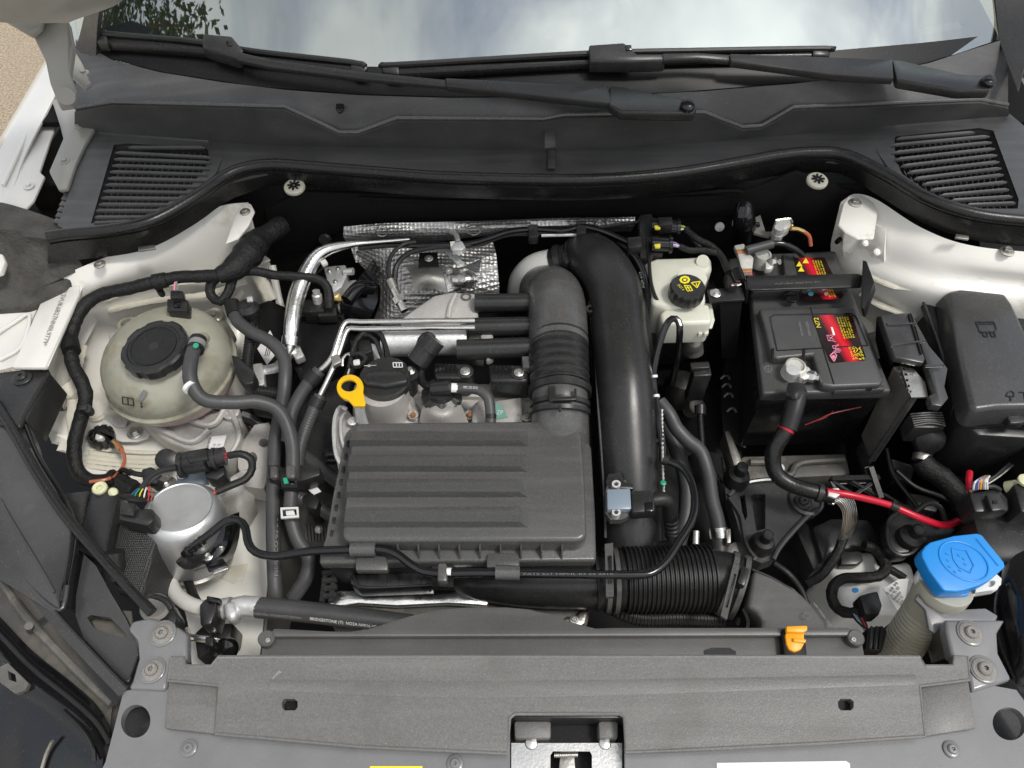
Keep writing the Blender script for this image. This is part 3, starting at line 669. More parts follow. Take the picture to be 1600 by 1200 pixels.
# carrier brackets beside the panel
def carrier(label, P, bolts):
    g = thing('carrier_bracket', label, 'bracket', (*P[0], -0.02), 'front carrier brackets')
    obj('plate', prism(P, 0.018, -0.008, 0.004, 3), 'paint_grey', g)
    for x, y, r in bolts:
        obj('bolt_seat', lathe((x, y, -0.0075), (0, 0, 1), [(mm(r * 1.25, U(x, y, 0)), -0.001), (mm(r * 1.22, U(x, y, 0)), 0.0012), (mm(r * 1.1, U(x, y, 0)), 0.002)], 28), 'paint_grey', g)
        bolt(g, (x, y, -0.006), r, 'torx', 'steel_rust')
carrier('grey carrier bracket with two rusty screws at the left end of the front cover', [(206, 970), (236, 964), (262, 972), (282, 982), (292, 990), (292, 1032), (268, 1032), (262, 1066), (258, 1079), (199, 1076), (206, 1064), (216, 1030), (214, 1001), (199, 984)], [(254, 990, 17), (238, 1047, 17)])
carrier('grey carrier bracket with two screws right of the front cover, below the blue cap', [(1477, 968), (1572, 968), (1559, 990), (1561, 1021), (1582, 1062), (1519, 1082), (1514, 1061), (1509, 1030), (1488, 1028), (1478, 984)], [(1516, 989, 17), (1537, 1046, 18)])
# textured cover
fc = thing('front_cover', 'wide textured dark grey plastic cover along the front edge with two oval holes', 'cover', (885, 1100, -0.013))
def oval(cx, cy): return [(cx - 9, cy - 9), (cx + 7, cy - 9), (cx + 12, cy - 5), (cx + 12, cy + 4), (cx + 8, cy + 9), (cx - 8, cy + 9), (cx - 12, cy + 5), (cx - 13, cy - 4)]
main = [(268, 1028), (287, 1028), (290, 1041), (330, 1041), (341, 1027), (700, 1026), (1100, 1026), (1437, 1027), (1445, 1041), (1489, 1041), (1491, 1026), (1511, 1026), (1514, 1062), (1436, 1072), (1444, 1150), (1300, 1160), (1060, 1172), (978, 1175), (976, 1121), (968, 1115), (805, 1115), (796, 1122), (793, 1177), (560, 1166), (337, 1146), (343, 1071), (263, 1063)]
obj('main_sheet', plate(main, [oval(453, 1101), oval(1322, 1101)], 0.011, 0.0), 'plastic_cover', fc)
for cx_, cy_ in ((453, 1101), (1322, 1101)): obj('dark_hole_floor', prism(ell(cx_, cy_, 20, 16, 16), 0.002, -0.0114, 0), 'void', fc)  # black plates close beneath the ovals, painting in the shade of the holes
edge = main + [main[0]]
obj('rim', tube([(x, y, -0.0015) for x, y in edge], r=0.0022, n=8, smooth=False, ends=False), 'plastic_cover', fc)
def crown(rows, nm):                                  # the low pressed swells of the sheet
    obj(nm, loft(rows, n=60, th=0.0), 'plastic_cover', fc)
crown([[(420, 1062, 0.0005), (800, 1064, 0.0005), (1430, 1054, 0.0005)], [(420, 1069, 0.0016), (800, 1072, 0.0016), (1430, 1059, 0.0016)], [(420, 1080, 0.0005), (800, 1090, 0.0005), (1430, 1070, 0.0005)]], 'swell')
obj('corner_tab', prism([(263, 1065), (343, 1072), (337, 1147), (257, 1138)], 0.006, -0.0055, 0.002), 'plastic_cover', fc)
obj('corner_tab', prism([(1437, 1074), (1514, 1064), (1526, 1138), (1445, 1151)], 0.006, -0.0055, 0.002), 'plastic_cover', fc)
for P in ([(436, 1047), (441, 1050), (430, 1057), (427, 1062), (424, 1060), (432, 1051)], [(418, 1064), (424, 1063), (421, 1067)]): obj('scuff', prism(P, 0.0004, 0.0006, 0), 'print_grey', fc)
obj('scuff', join(*[prism([(306 + i * 3.2, 1099 + (i * 7) % 5), (309 + i * 3.2, 1097 + (i * 5) % 6), (310 + i * 3, 1106 + (i * 3) % 6), (308 + i * 3, 1110)], 0.0003, -0.0051, 0) for i in range(5)]), 'relief_grey', fc)
# latch opening
obj('latch_frame', prism([(797, 1116), (977, 1116), (977, 1122), (797, 1122)], 0.05, -0.008, 0.001), 'plastic_black', fc)
for x0, x1 in ((803, 861), (935, 966)): obj('latch_block', prism([(x0, 1126), (x1, 1126), (x1, 1154), (x0 + 1, 1154)], 0.03, -0.022, 0.003), 'plastic_cover', fc)
obj('latch_recess', prism([(790, 1100), (985, 1100), (985, 1170), (790, 1170)], 0.004, -0.045, 0), 'void', fc)
la = thing('bonnet_latch', 'bare metal bonnet latch with dark striker slot at the bottom centre', 'latch', (885, 1190, -0.06))
obj('plate', plate([(799, 1161), (972, 1161), (972, 1330), (799, 1330)], [[(864, 1174), (922, 1174), (925, 1180), (925, 1320), (860, 1320), (860, 1180)]], 0.003, -0.030), 'steel', la)
obj('slot_floor', prism([(850, 1170), (935, 1170), (935, 1330), (850, 1330)], 0.003, -0.055, 0), 'void', la)
obj('spring', tube([(866, 1180, -0.028), (903, 1179, -0.028)], 8, n=10, corr=(0.0022, 0.25)), 'steel', la)
obj('catch', prism([(876, 1172), (897, 1172), (900, 1215), (872, 1215)], 0.006, -0.036, 0.001), 'steel_dull', la)
for x, y in ((830, 1161), (945, 1161)): obj('rivet', lathe((x, y, -0.030), (0, 0, 1), [(0.007, 0), (0.006, 0.002), (0.002, 0.003)], 16), 'steel', la)
# radiator shroud
rs = thing('radiator_shroud', 'smooth black radiator shroud with a raised hump behind the front cover', 'shroud', (880, 1005, -0.05))
obj('shelf', prism([(413, 992), (425, 986), (1330, 984), (1345, 990), (1356, 1048), (402, 1048)], 0.012, -0.018, 0.002), 'plastic_shroud', rs)
lip = [(428, 981), (540, 987)] + [(560 + 12 * i, 0) for i in range(0)] + [(575, 982), (610, 971), (650, 959), (690, 951), (730, 948), (790, 948), (825, 951), (860, 959), (895, 972), (930, 981), (960, 980), (1326, 980), (1343, 986), (1348, 994), (1330, 993), (425, 995), (412, 1000)]
obj('upper_lip', prism(lip, 0.010, -0.009, 0.0025), 'plastic_shroud', rs)
obj('hump_skirt', prism([(545, 988), (610, 973), (690, 952), (740, 949), (790, 949), (830, 952), (895, 974), (930, 983), (930, 990), (545, 990)], 0.16, -0.020, 0), 'plastic_black', rs)
for x, y in ((419, 1001), (1333, 1000)):
    obj('screw_boss', lathe((x, y, -0.018), (0, 0, 1), [(0.0095, 0), (0.0095, 0.009), (0.008, 0.0105)], 24), 'plastic_shroud', rs); bolt(rs, (x, y, -0.0085), 7, 'torx', 'steel_dull', washer=False)
obj('wear_patch', prism([(1100, 1016), (1112, 1012), (1140, 1012), (1150, 1018), (1150, 1028), (1100, 1028)], 0.0004, -0.0174, 0), 'plastic_gloss', rs)
cl = thing('locking_clip', 'orange plastic clip in a black holder on the radiator shroud', 'clip', (1244, 1005, -0.018))
obj('holder', prism([(1221, 983), (1232, 981), (1258, 990), (1262, 1027), (1226, 1027)], 0.014, -0.0055, 0.002), 'void', cl)
obj('body', prism([(1227, 992), (1232, 982), (1256, 982), (1258, 1004), (1252, 1015), (1242, 1019), (1233, 1015), (1229, 1006)], 0.008, -0.002, 0.002), 'orange', cl)
obj('key', prism([(1229, 978), (1262, 977), (1262, 985), (1256, 988), (1229, 987)], 0.007, 0.004, 0.0015), 'orange', cl)
obj('catch_bar', prism([(1240, 996), (1260, 999), (1259, 1004), (1240, 1002)], 0.004, 0.002, 0.001), 'orange', cl)
# ================================================================== left headlamp
hl = thing('headlamp', 'dark grey plastic headlamp housing with curved grooves at the lower left', 'headlamp', (70, 950, -0.08))
obj('housing_top', loft([[(-90, 640, 0.0), (-80, 740, 0.0), (-60, 830, 0.0), (-20, 890, 0.0), (40, 930, -0.003), (84, 958, -0.008)], [(-30, 640, 0.004), (-10, 740, 0.004), (10, 820, 0.004), (45, 880, 0.002), (80, 915, -0.002), (92, 950, -0.008)], [(34, 655, -0.004), (58, 715, -0.004), (94, 778, -0.004), (108, 818, -0.004), (108, 850, -0.006), (94, 944, -0.010)]], n=40, th=0.006, across=12), 'plastic_grey', hl)
obj('housing_edge', tube([(36, 655, -0.002), (60, 713, -0.002), (97, 775, -0.003), (112, 815, -0.003), (112, 850, -0.006), (104, 900, -0.008), (96, 940, -0.01)], 7, n=10), 'plastic_gloss', hl)
obj('inner_wall', loft([[(36, 655, -0.006), (60, 713, -0.006), (97, 775, -0.006), (114, 815, -0.006), (114, 850, -0.008), (97, 944, -0.012)], [(46, 680, -0.08), (72, 735, -0.08), (108, 800, -0.08), (130, 830, -0.08), (131, 870, -0.08), (118, 960, -0.06)]], n=30, th=0.003), 'plastic_grey', hl)
obj('groove_rib', tube([(-10, 835, -0.002), (20, 880, -0.001), (60, 930, -0.004), (92, 954, -0.008), (101, 940, -0.008), (105, 915, -0.006)], 7, n=10), 'plastic_grey', hl)
obj('groove_rib', tube([(0, 780, 0.005), (20, 815, 0.005), (60, 880, 0.003), (85, 925, 0.0)], 4, n=8), 'plastic_grey', hl)
c1 = [(-60, 780), (0, 842), (48, 905), (96, 964), (146, 1018), (198, 1072)]
obj('outer_band', loft([[(x, y, -0.008) for x, y in c1], [(x - 12, y + 16, -0.010) for x, y in c1], [(x - 16, y + 32, -0.03) for x, y in c1]], n=30, th=0.004), 'plastic_grey', hl)
obj('band_edge', tube([(x, y, -0.007) for x, y in c1], 5, n=8), 'plastic_gloss', hl)
obj('inner_face', plate([(131, 866), (150, 884), (172, 925), (196, 965), (213, 1001), (216, 1026), (205, 1062), (190, 1064), (146, 1022), (134, 1006), (118, 962), (119, 930)], [[(136, 965), (142, 961), (172, 965), (192, 985), (199, 996), (180, 993), (157, 985), (146, 980)]], 0.008, -0.028), 'plastic_grey', hl)
obj('window_floor', prism([(128, 950), (205, 955), (210, 1010), (140, 1005)], 0.003, -0.06, 0), 'plastic_dirty', hl)
obj('edge_gleam', loft([[(140, 1036, -0.016), (160, 1058, -0.016), (186, 1080, -0.016)], [(150, 1030, -0.012), (170, 1050, -0.012), (194, 1070, -0.012)]], n=12, th=0.003), 'steel', hl)  # bright steel strip stands in for light reflected along this edge
obj('flange_edge', tube([(146, 1020, -0.02), (165, 1042, -0.018), (195, 1066, -0.016), (205, 1056, -0.018), (216, 1026, -0.02)], 5, n=8), 'plastic_gloss', hl)
c2 = [(-60, 838), (0, 905), (40, 962), (96, 1022), (140, 1066), (176, 1100)]
c3 = [(-60, 910), (0, 968), (50, 1020), (110, 1068), (150, 1104), (172, 1138)]
obj('channel', loft([[(x + 6, y - 16, -0.05) for x, y in c2], [(x, y, -0.055) for x, y in c2], [(x, y, -0.05) for x, y in c3]], n=30, th=0.004, across=10), 'plastic_dirty', hl)
obj('gasket', tube([(x, y, -0.04) for x, y in c2], 14, n=10), 'plastic_dirty', hl)
obj('stud', cylp((48, 985, -0.05), (45, 978, -0.02), 0.0045), 'plastic_dirty', hl)
c4 = [(x - 4, y + 26) for x, y in c3]
obj('lens_rim', loft([[(x, y - 4, -0.035) for x, y in c3], [(x, y + 10, -0.028) for x, y in c3], [(x, y + 22, -0.036) for x, y in c3]], n=30, th=0.004), 'plastic_gloss', hl)
obj('gasket', tube([(x, y + 24, -0.034) for x, y in c3], 9, n=10), 'rubber', hl)
obj('lens', loft([[(-80, 930, -0.04), (0, 996, -0.036), (60, 1052, -0.036), (120, 1100, -0.036), (150, 1132, -0.036), (164, 1160, -0.036)], [(-80, 990, -0.04), (0, 1050, -0.03), (50, 1090, -0.03), (100, 1130, -0.03), (140, 1170, -0.032), (160, 1200, -0.036)], [(-120, 1200, -0.12), (-40, 1240, -0.10), (20, 1260, -0.10), (70, 1290, -0.10), (120, 1320, -0.1), (150, 1330, -0.1)]], n=40, th=0.004, across=14), 'plastic_gloss', hl)
obj('lens_seam', tube([(62, 1215, -0.068), (72, 1180, -0.05), (82, 1158, -0.034)], 6, n=8), 'steel_dull', hl)
obj('lens_strip', tube([(100, 1110, -0.026), (130, 1140, -0.028), (145, 1165, -0.028), (148, 1190, -0.03)], 7, n=8), 'plastic_gloss', hl)
obj('clip_tab', plate([(0, 1042), (12, 1036), (45, 1068), (40, 1078), (24, 1084), (0, 1066)], [[(12, 1048), (24, 1054), (26, 1066), (14, 1062)]], 0.006, -0.022), 'plastic_dirty', hl)
sb = thing('support_bracket', 'black angled bracket with one screw at the left edge below the stamped strip', 'bracket', (35, 620, -0.05))
obj('top', prism([(-20, 583), (70, 572), (77, 580), (37, 652), (30, 668), (-20, 660)], 0.01, 0.008, 0.004, 3), 'plastic_gloss' if 0 else 'plastic_black', sb)
obj('side', prism([(71, 577), (78, 582), (40, 660), (36, 652)], 0.055, 0.004, 0.003), 'plastic_black', sb)
obj('web', prism([(-20, 655), (34, 655), (44, 676), (52, 700), (-20, 700)], 0.03, -0.002, 0.004), 'plastic_black', sb)
bolt(sb, (35, 590, 0.009), 15, 'torx', 'plastic_black')
hose('seal_tube', 'thin black rubber tube lying across the left headlamp housing down to a pale grommet', [(-10, 625, 0.012), (20, 672, 0.012), (60, 742, 0.010), (108, 812, 0.008), (160, 872, 0.004), (205, 922, 0.0), (238, 957, -0.004)], 15, 'rubber_seal', 'rubber tube', flat=0.7)
gr = thing('rubber_grommet', 'pale round grommet holding the rubber tube above the left carrier bracket', 'grommet', (245, 948, -0.02))
obj('washer', lathe((243, 950, -0.014), (0.25, -0.1, 1), [(0.0165, 0), (0.0165, 0.004), (0.012, 0.006), (0.006, 0.004)], 28), 'plastic_dirty', gr)
obj('collar', tube([(228, 940, -0.01), (240, 932, -0.008), (258, 938, -0.01), (268, 952, -0.014)], 9, n=10), 'rubber', gr)
obj('holder', prism([(236, 938), (262, 935), (278, 962), (270, 984), (250, 970)], 0.03, -0.022, 0.004), 'plastic_black', gr)
# ------------------------------------------------------------------ plastic bracket and control module by the silver canister
ab = thing('module_bracket', 'black plastic bracket with a pale bushing between headlamp and control module', 'bracket', (160, 830, -0.1))
obj('body', prism([(140, 768), (150, 757), (180, 760), (184, 780), (166, 860), (160, 880), (118, 858), (128, 815)], 0.07, -0.03, 0.004), 'plastic_black', ab)
obj('shelf', prism([(96, 770), (140, 766), (130, 815), (118, 836), (108, 812)], 0.02, -0.035, 0.003), 'plastic_black', ab)
obj('bushing', lathe((157, 764, -0.0305), (0, 0, 1), [(0.0095, 0), (0.0095, 0.004), (0.0075, 0.006), (0.0035, 0.005), (0.003, 0.001)], 24), 'cream_plastic', ab)
obj('bushing', lathe((176, 769, -0.034), (0.6, -0.4, 0.7), [(0.006, 0), (0.006, 0.006), (0.004, 0.009)], 20), 'cream_plastic', ab)
cm = thing('control_module', 'black dimpled module with a wired plug beside the silver canister', 'control module', (205, 870, -0.14))
mat('module_dimple', (0.02, 0.02, 0.02), 0.38, dimple=(420, 0.8, 0.002), speck=0.3)
obj('case', prism([(183, 814), (240, 818), (244, 840), (222, 935), (180, 925), (168, 890)], 0.10, -0.045, 0.006, 3), 'module_dimple', cm)
obj('cylinder', cylp((178, 905, -0.05), (176, 862, -0.028), 0.0135, b=0.003), 'plastic_black', cm)
k = obj('plug', prism([(186, 795), (238, 793), (241, 812), (230, 822), (184, 812)], 0.03, -0.012, 0.004), 'plastic_black', cm)
obj('plug_lock', prism([(188, 783), (212, 786), (208, 806), (186, 803)], 0.02, -0.004, 0.002), 'plastic_black', cm)
obj('plug_seal', lathe((214, 781, -0.02), (0.1, 0.8, 0.5), [(0.019, 0), (0.020, 0.004), (0.016, 0.006)], 24), 'rubber', cm)
for i, (mt, x) in enumerate((('wire_blue', 205), ('wire_green', 210), ('wire_yellow', 217), ('print_white', 224), ('red', 231), ('wire_brown', 236))):
    obj('wire', tube([(x, 782, -0.014), (x + 2, 771, -0.006), (x + 4 + (226 - x) * 0.55, 760, -0.012)], 2.3, n=6), mt, cm)
obj('loom', tube([(222, 764, -0.012), (236, 745, -0.006), (255, 735, -0.004), (276, 731, -0.004)], 11, n=10), 'rubber', cm)
# ------------------------------------------------------------------ inner wing, left
iw = thing('inner_wing', 'off-white painted inner wing with sealant on the left of the bay', 'inner wing', (220, 560, -0.3), 'inner wings')
obj('upper_panel', loft([[(98, 430, 0.035), (150, 408, 0.05), (235, 376, 0.055), (300, 346, 0.055), (345, 322, 0.05), (388, 317, 0.045)], [(112, 470, 0.0), (170, 440, 0.02), (240, 415, 0.02), (310, 390, 0.01), (370, 380, -0.01), (404, 378, -0.02)], [(122, 500, -0.03), (170, 480, -0.045), (240, 465, -0.05), (320, 450, -0.06), (390, 430, -0.07), (430, 438, -0.10)], [(112, 560, -0.07), (160, 540, -0.10), (230, 530, -0.12), (330, 520, -0.13), (380, 500, -0.13), (398, 505, -0.15)], [(108, 640, -0.11), (160, 640, -0.145), (230, 640, -0.16), (320, 640, -0.17), (375, 630, -0.18), (392, 618, -0.20)]], n=50, th=0.003, across=40), 'paint_inner', iw)
obj('stamped_strip', prism([(72, 451), (125, 446), (123, 460), (71, 574), (18, 574)], 0.008, 0.022, 0.003), 'paint_white', iw)
obj('strip_wall', loft([[(126, 448, 0.02), (98, 512, 0.02), (72, 572, 0.02)], [(128, 470, -0.01), (108, 530, -0.04), (80, 600, -0.05)], [(150, 500, -0.05), (122, 560, -0.07), (100, 640, -0.10)]], n=20, th=0.003, across=12), 'paint_inner', iw)
obj('outer_ledge', loft([[(-30, 490, 0.02), (40, 474, 0.02), (74, 452, 0.02)], [(-30, 530, 0.012), (30, 515, 0.012), (50, 500, 0.014)], [(-30, 580, 0.012), (0, 578, 0.012), (24, 572, 0.016)]], n=20, th=0.004, across=8), 'paint_white', iw)
obj('ledge_rib', tube([(-10, 524, 0.02), (20, 505, 0.018), (46, 492, 0.02), (34, 540, 0.018), (0, 562, 0.018)], 6, n=8), 'paint_white', iw)
obj('lower_panel', loft([[(44, 652, -0.075), (110, 640, -0.10), (160, 630, -0.14), (240, 630, -0.15), (330, 640, -0.17), (395, 660, -0.2)], [(70, 668, -0.10), (122, 690, -0.13), (170, 690, -0.155), (240, 690, -0.16), (330, 690, -0.17), (400, 712, -0.21)], [(100, 690, -0.12), (126, 738, -0.14), (190, 752, -0.16), (250, 770, -0.17), (330, 780, -0.20), (420, 800, -0.23)]], n=40, th=0.003, across=20), 'paint_inner', iw)
obj('rail', loft([[(230, 770, -0.20), (330, 770, -0.20), (432, 770, -0.22)], [(250, 860, -0.21), (340, 860, -0.20), (424, 850, -0.205)], [(290, 960, -0.21), (350, 950, -0.20), (414, 950, -0.20)], [(300, 1040, -0.21), (350, 1040, -0.20), (404, 1040, -0.20)]], n=30, th=0.004, across=20), 'paint_inner', iw)
obj('rail_side', loft([[(428, 760, -0.205), (426, 860, -0.20), (416, 950, -0.20), (406, 1050, -0.20)], [(470, 800, -0.40), (466, 900, -0.40), (450, 980, -0.40), (440, 1060, -0.40)]], n=20, th=0.003), 'paint_beige', iw)
obj('bolt_flange', prism([(372, 326), (380, 316), (392, 318), (398, 330), (388, 352), (372, 372), (352, 380)], 0.004, 0.050, 0.002), 'paint_inner', iw)
bolt(iw, (383, 331, 0.051), 8, m='steel_dull'); bolt(iw, (156, 413, 0.056), 9, m='steel_dull')
obj('rib', tube([(425, 415, -0.06), (436, 470, -0.10), (452, 520, -0.13), (458, 560, -0.15)], 12, n=8), 'paint_white', iw)
def seal(pts, wpx): return obj('sealant_bead', tube(pts, wpx, n=8, lump=0.12, step=0.004, flat=0.5), 'sealant', iw)
seal([(128, 540, -0.055), (118, 590, -0.07), (112, 640, -0.085), (116, 690, -0.11), (122, 730, -0.125)], 16)
seal([(104, 600, -0.06), (116, 612, -0.07), (128, 618, -0.085)], 26)
seal([(160, 470, -0.03), (230, 448, -0.025), (300, 440, -0.03), (370, 425, -0.035), (420, 405, -0.045)], 9)
seal([(170, 485, -0.05), (240, 470, -0.05), (320, 460, -0.055), (385, 440, -0.055)], 12)
seal([(392, 400, -0.03), (402, 430, -0.06), (414, 450, -0.075), (424, 470, -0.09)], 20)
seal([(380, 455, -0.065), (350, 490, -0.085), (330, 515, -0.1)], 10)
for k_, yy in enumerate((704, 712, 719, 726, 733)): seal([(132, yy - 6, -0.142), (180, yy, -0.152), (240, yy + 3, -0.158), (280, yy - 4, -0.162)], 7 + k_ % 3)
seal([(130, 652, -0.12), (150, 656, -0.135), (185, 640, -0.145), (200, 646, -0.15)], 7)
obj('splash', prism([(318, 888), (350, 886), (388, 880), (380, 905), (366, 912), (330, 898)], 0.001, -0.198, 0.0004), 'sealant', iw)
obj('flange_tab', prism([(158, 646), (166, 641), (180, 646), (184, 664), (196, 666), (206, 660), (226, 662), (236, 674), (232, 684), (214, 690), (190, 690), (160, 680)], 0.003, -0.142, 0.002), 'paint_white', iw)
bolt(iw, (211, 676, -0.140), 12, m='steel')
obj('stud_flag', prism([(160, 650), (172, 640), (190, 640), (202, 650), (196, 666), (182, 668)], 0.003, -0.138, 0.001), 'alu_pale', iw)
lettering(iw, '*LSVUK6B27NN0L9779*', (99, 453, 0.0225), (65, 541, 0.0225), 'relief_grey', hgt=mm(8, U(80, 500, 0.02)))
# ================================================================== left: coolant tank and hoses
ct = thing('coolant_tank', 'milky round coolant expansion tank with black screw cap at the left', 'coolant tank', (262, 600, -0.12))
tc_ = U(263, 566, -0.052)
prof = []
for i in range(17):
    a = -math.pi / 2 + math.pi * i / 16
    prof.append((0.097 * max(0.02, math.cos(a)) ** 0.72, 0.058 * math.sin(a)))
obj('upper_shell', lathe(tc_ + Vector((0, 0, 0)), (-0.06, -0.05, 1), [(0.0955, -0.012)] + prof[8:], 48), 'tank', ct)
obj('lower_shell', lathe(tc_ + Vector((0, 0, -0.016)), (-0.06, -0.05, 1), prof[:9], 48), 'tank_pink', ct)
obj('seam', lathe(tc_ + Vector((0, 0, -0.014)), (-0.06, -0.05, 1), [(0.096, -0.003), (0.101, -0.002), (0.101, 0.003), (0.096, 0.004)], 48), 'tank', ct)
ridges = None
for k in range(9):
    a = R(205 + k * 14); rr = tube([tc_ + Vector((math.cos(a) * q, math.sin(a) * q, z)) for q, z in ((0.062, 0.045), (0.080, 0.030), (0.093, 0.006))], r=0.0016, n=6)
    ridges = rr if ridges is None else join(ridges, rr)
obj('shell_ridges', ridges, 'tank', ct)
capc = U(246, 548, 0.012)
obj('filler_neck', lathe(capc + Vector((0, 0, -0.030)), (-0.06, -0.05, 1), [(0.040, 0), (0.036, 0.03)], 32), 'tank', ct)
cp = obj('cap', lathe(capc, (-0.08, -0.06, 1), [(0.0455, -0.006), (0.0475, -0.004), (0.0475, 0.010), (0.0445, 0.013), (0.038, 0.0135), (0.0365, 0.0115), (0.030, 0.012), (0.005, 0.0125)], 96, scallop=(8, 0.045, (0, 1, 2, 3))), 'plastic_black', ct)
obj('cap_ring', lathe(capc + Vector((-0.001, -0.0008, 0.0122)), (-0.08, -0.06, 1), [(0.0335, 0), (0.0335, 0.001), (0.0320, 0.001), (0.032, 0.0002)], 40), 'rubber', cp)
obj('sensor', lathe(U(275, 492, -0.018), (0, 0, 1), [(0.014, -0.01), (0.014, 0.012), (0.011, 0.014)], 20), 'tank', ct)
obj('sensor_plug', prism([(260, 466), (293, 467), (292, 486), (260, 485)], 0.022, 0.02, 0.003), 'plastic_black', ct)
obj('plug_neck', prism([(266, 453), (286, 454), (287, 466), (265, 465)], 0.012, 0.026, 0.002), 'plastic_black', ct)
obj('plug_lock', prism([(271, 470), (282, 470), (281, 480), (271, 480)], 0.003, 0.0225, 0.0008), 'plastic_gloss', ct)
obj('sensor_wire', tube([(272, 454, 0.025), (273, 444, 0.026), (276, 434, 0.026)], 3, n=6), 'magenta_print', ct)
obj('sensor_wire', tube([(278, 454, 0.025), (276, 444, 0.026), (276, 434, 0.026)], 3, n=6), 'print_grey', ct)
for x, y, z in ((198, 506, -0.05), (334, 492, -0.05)):
    e = obj('mount_ear', lathe((x, y, z), (0, 0, 1), [(0.016, -0.012), (0.016, 0.0), (0.013, 0.002)], 24), 'tank', ct); bolt(e, (x, y, z + 0.001), 9, 'hex', 'steel_dull')
obj('mount_rib', prism([(168, 522), (186, 512), (212, 520), (196, 534), (172, 542)], 0.02, -0.03, 0.004), 'alu_pale', ct)
obj('mount_rib', prism([(334, 500), (352, 498), (366, 520), (352, 545), (340, 520)], 0.02, -0.055, 0.004), 'tank', ct)
obj('hose_spigot', cylp((318, 528, 0.012), (306, 540, 0.028), 0.0095), 'tank', ct)
def on_shell(px, py):                                # point on the tank's front face
    d = ray(px, py).normalized(); best = None
    for i in range(400):
        q = EYE + d * (0.6 + i * 0.002)
        v = q - tc_
        if (v.x / 0.099) ** 2 + (v.y / 0.099) ** 2 + (v.z / 0.060) ** 2 < 1: return q - d * 0.004
    return U(px, py, -0.05)
def mark(P, m): 
    pp = [on_shell(x, y) for x, y in P]; return obj('printed_mark', prism(pp, 0, b=0, ext=ray(210, 620).normalized() * 0.004), m, ct)
mark([(219, 617), (224, 609), (230, 613), (229, 618), (221, 627), (216, 624)], 'relief_grey')
mark([(219, 629), (222, 629), (222, 632), (219, 632)], 'print_black'); mark([(220, 634), (223, 634), (223, 637), (220, 637)], 'print_black')
bx = [on_shell(x, y) for x, y in ((191, 620), (208, 623), (209, 634), (192, 631))]
obj('printed_mark', join(*[bar(a, b_, 0.0012, 0.0012, 0) for a, b_ in zip(bx, bx[1:] + bx[:1])], bar(bx[0].lerp(bx[1], .5), bx[2].lerp(bx[3], .5), 0.0012, 0.0012, 0)), 'print_black', ct)
# hoses of the cooling system
th = thing('coolant_hose', 'grey rubber hose curving from the round tank down beside the airbox', 'hose', (458, 760, -0.1), 'coolant hoses')
TP = [(308, 534, 0.038), (299, 560, 0.044), (298, 595, 0.038), (318, 624, 0.020), (362, 629, 0.004), (405, 628, -0.006), (438, 644, -0.018), (456, 690, -0.035), (457, 750, -0.05), (454, 800, -0.07), (464, 840, -0.085), (482, 870, -0.095), (478, 903, -0.105), (458, 935, -0.12)]
obj('pipe', tube(TP, 22, n=14), 'rubber_hose', th)
obj('hose_clamp', tube([(310, 530, 0.038), (305, 548, 0.041)], 26, n=14, smooth=False), 'rubber', th)
obj('paint_mark', tube([(309, 536, 0.0395), (306.5, 543, 0.041)], 26.6, n=14, smooth=False), 'print_grey', th)
obj('paint_mark', lathe((306, 540, 0.0555), (0, -0.4, 1), [(0.004, -0.001), (0.004, 0.0005)], 8), 'wire_green', th)
obj('paint_mark', tube([(311, 537, 0.0405), (306, 546, 0.043)], 20, n=10, smooth=False), 'wire_green', th) if 0 else None
obj('white_band', tube([(295, 603, 0.0365), (299, 607, 0.0355)], 23.5, n=14, smooth=False), 'print_white', th)
h1 = thing('coolant_hose', 'smooth black hose bending right of the round tank then running straight down', 'hose', (430, 860, -0.12), 'coolant hoses')
HP = [(364, 478, -0.01), (370, 500, -0.012), (392, 518, -0.016), (425, 536, -0.022), (444, 562, -0.03), (445, 600, -0.04), (439, 640, -0.06), (430, 690, -0.075), (427, 760, -0.085), (427, 840, -0.095), (430, 920, -0.11), (432, 960, -0.14)]
obj('pipe', tube(HP, 21, n=14), 'rubber_hose', h1)
obj('end_sleeve', tube([(362, 473, -0.008), (367, 492, -0.0115)], 24, n=12, smooth=False), 'rubber', h1)
lettering(h1, 'NBR/ECO 03 DE 2', (432, 900, -0.092), (431, 800, -0.085), 'print_grey', n=(0, -0.5, 1), hgt=0.005, bend=0.012)
h3 = thing('corrugated_loom', 'ribbed black loom standing behind the smooth hose, right of the tank', 'cable conduit', (400, 600, -0.12))
obj('conduit', tube([(393, 500, -0.03), (391, 530, -0.035), (386, 570, -0.045), (386, 592, -0.05), (396, 608, -0.055), (420, 613, -0.06), (445, 616, -0.065)], 18, n=12, corr=(0.005, 0.12)), 'rubber', h3)
obj('boot', lathe(U(393, 500, -0.035), (0.0, 0.10, 1), [(0.009, -0.012), (0.012, 0), (0.017, 0.014), (0.018, 0.026), (0.012, 0.034), (0.006, 0.036)], 20), 'plastic_black', h3)
obj('boot_mark', prism([(385, 464), (394, 463), (395, 470), (386, 471)], 0.003, 0.012, 0.0005), 'alu_pale', h3)
obj('clip', prism([(360, 552), (372, 556), (398, 580), (396, 598), (382, 602), (366, 580)], 0.03, -0.03, 0.004), 'plastic_black', h3)
dgp = thing('label_panel', 'black panel with a white diamond label between tank and aluminium pipe', 'panel', (425, 560, -0.2))
obj('panel', prism([(396, 478), (420, 468), (448, 480), (456, 560), (452, 650), (394, 640)], 0.02, -0.085, 0.003), 'void', dgp)
obj('diamond_label', prism([(422, 516), (437, 545), (417, 570), (402, 545)], 0.001, -0.0838, 0), 'print_white', dgp)
for i in range(3): obj('label_line', bar((414 + i * 3, 556, -0.0834), (418 + i * 3, 540, -0.0834), 0.0012, 0.0004, 0), 'print_black', dgp)
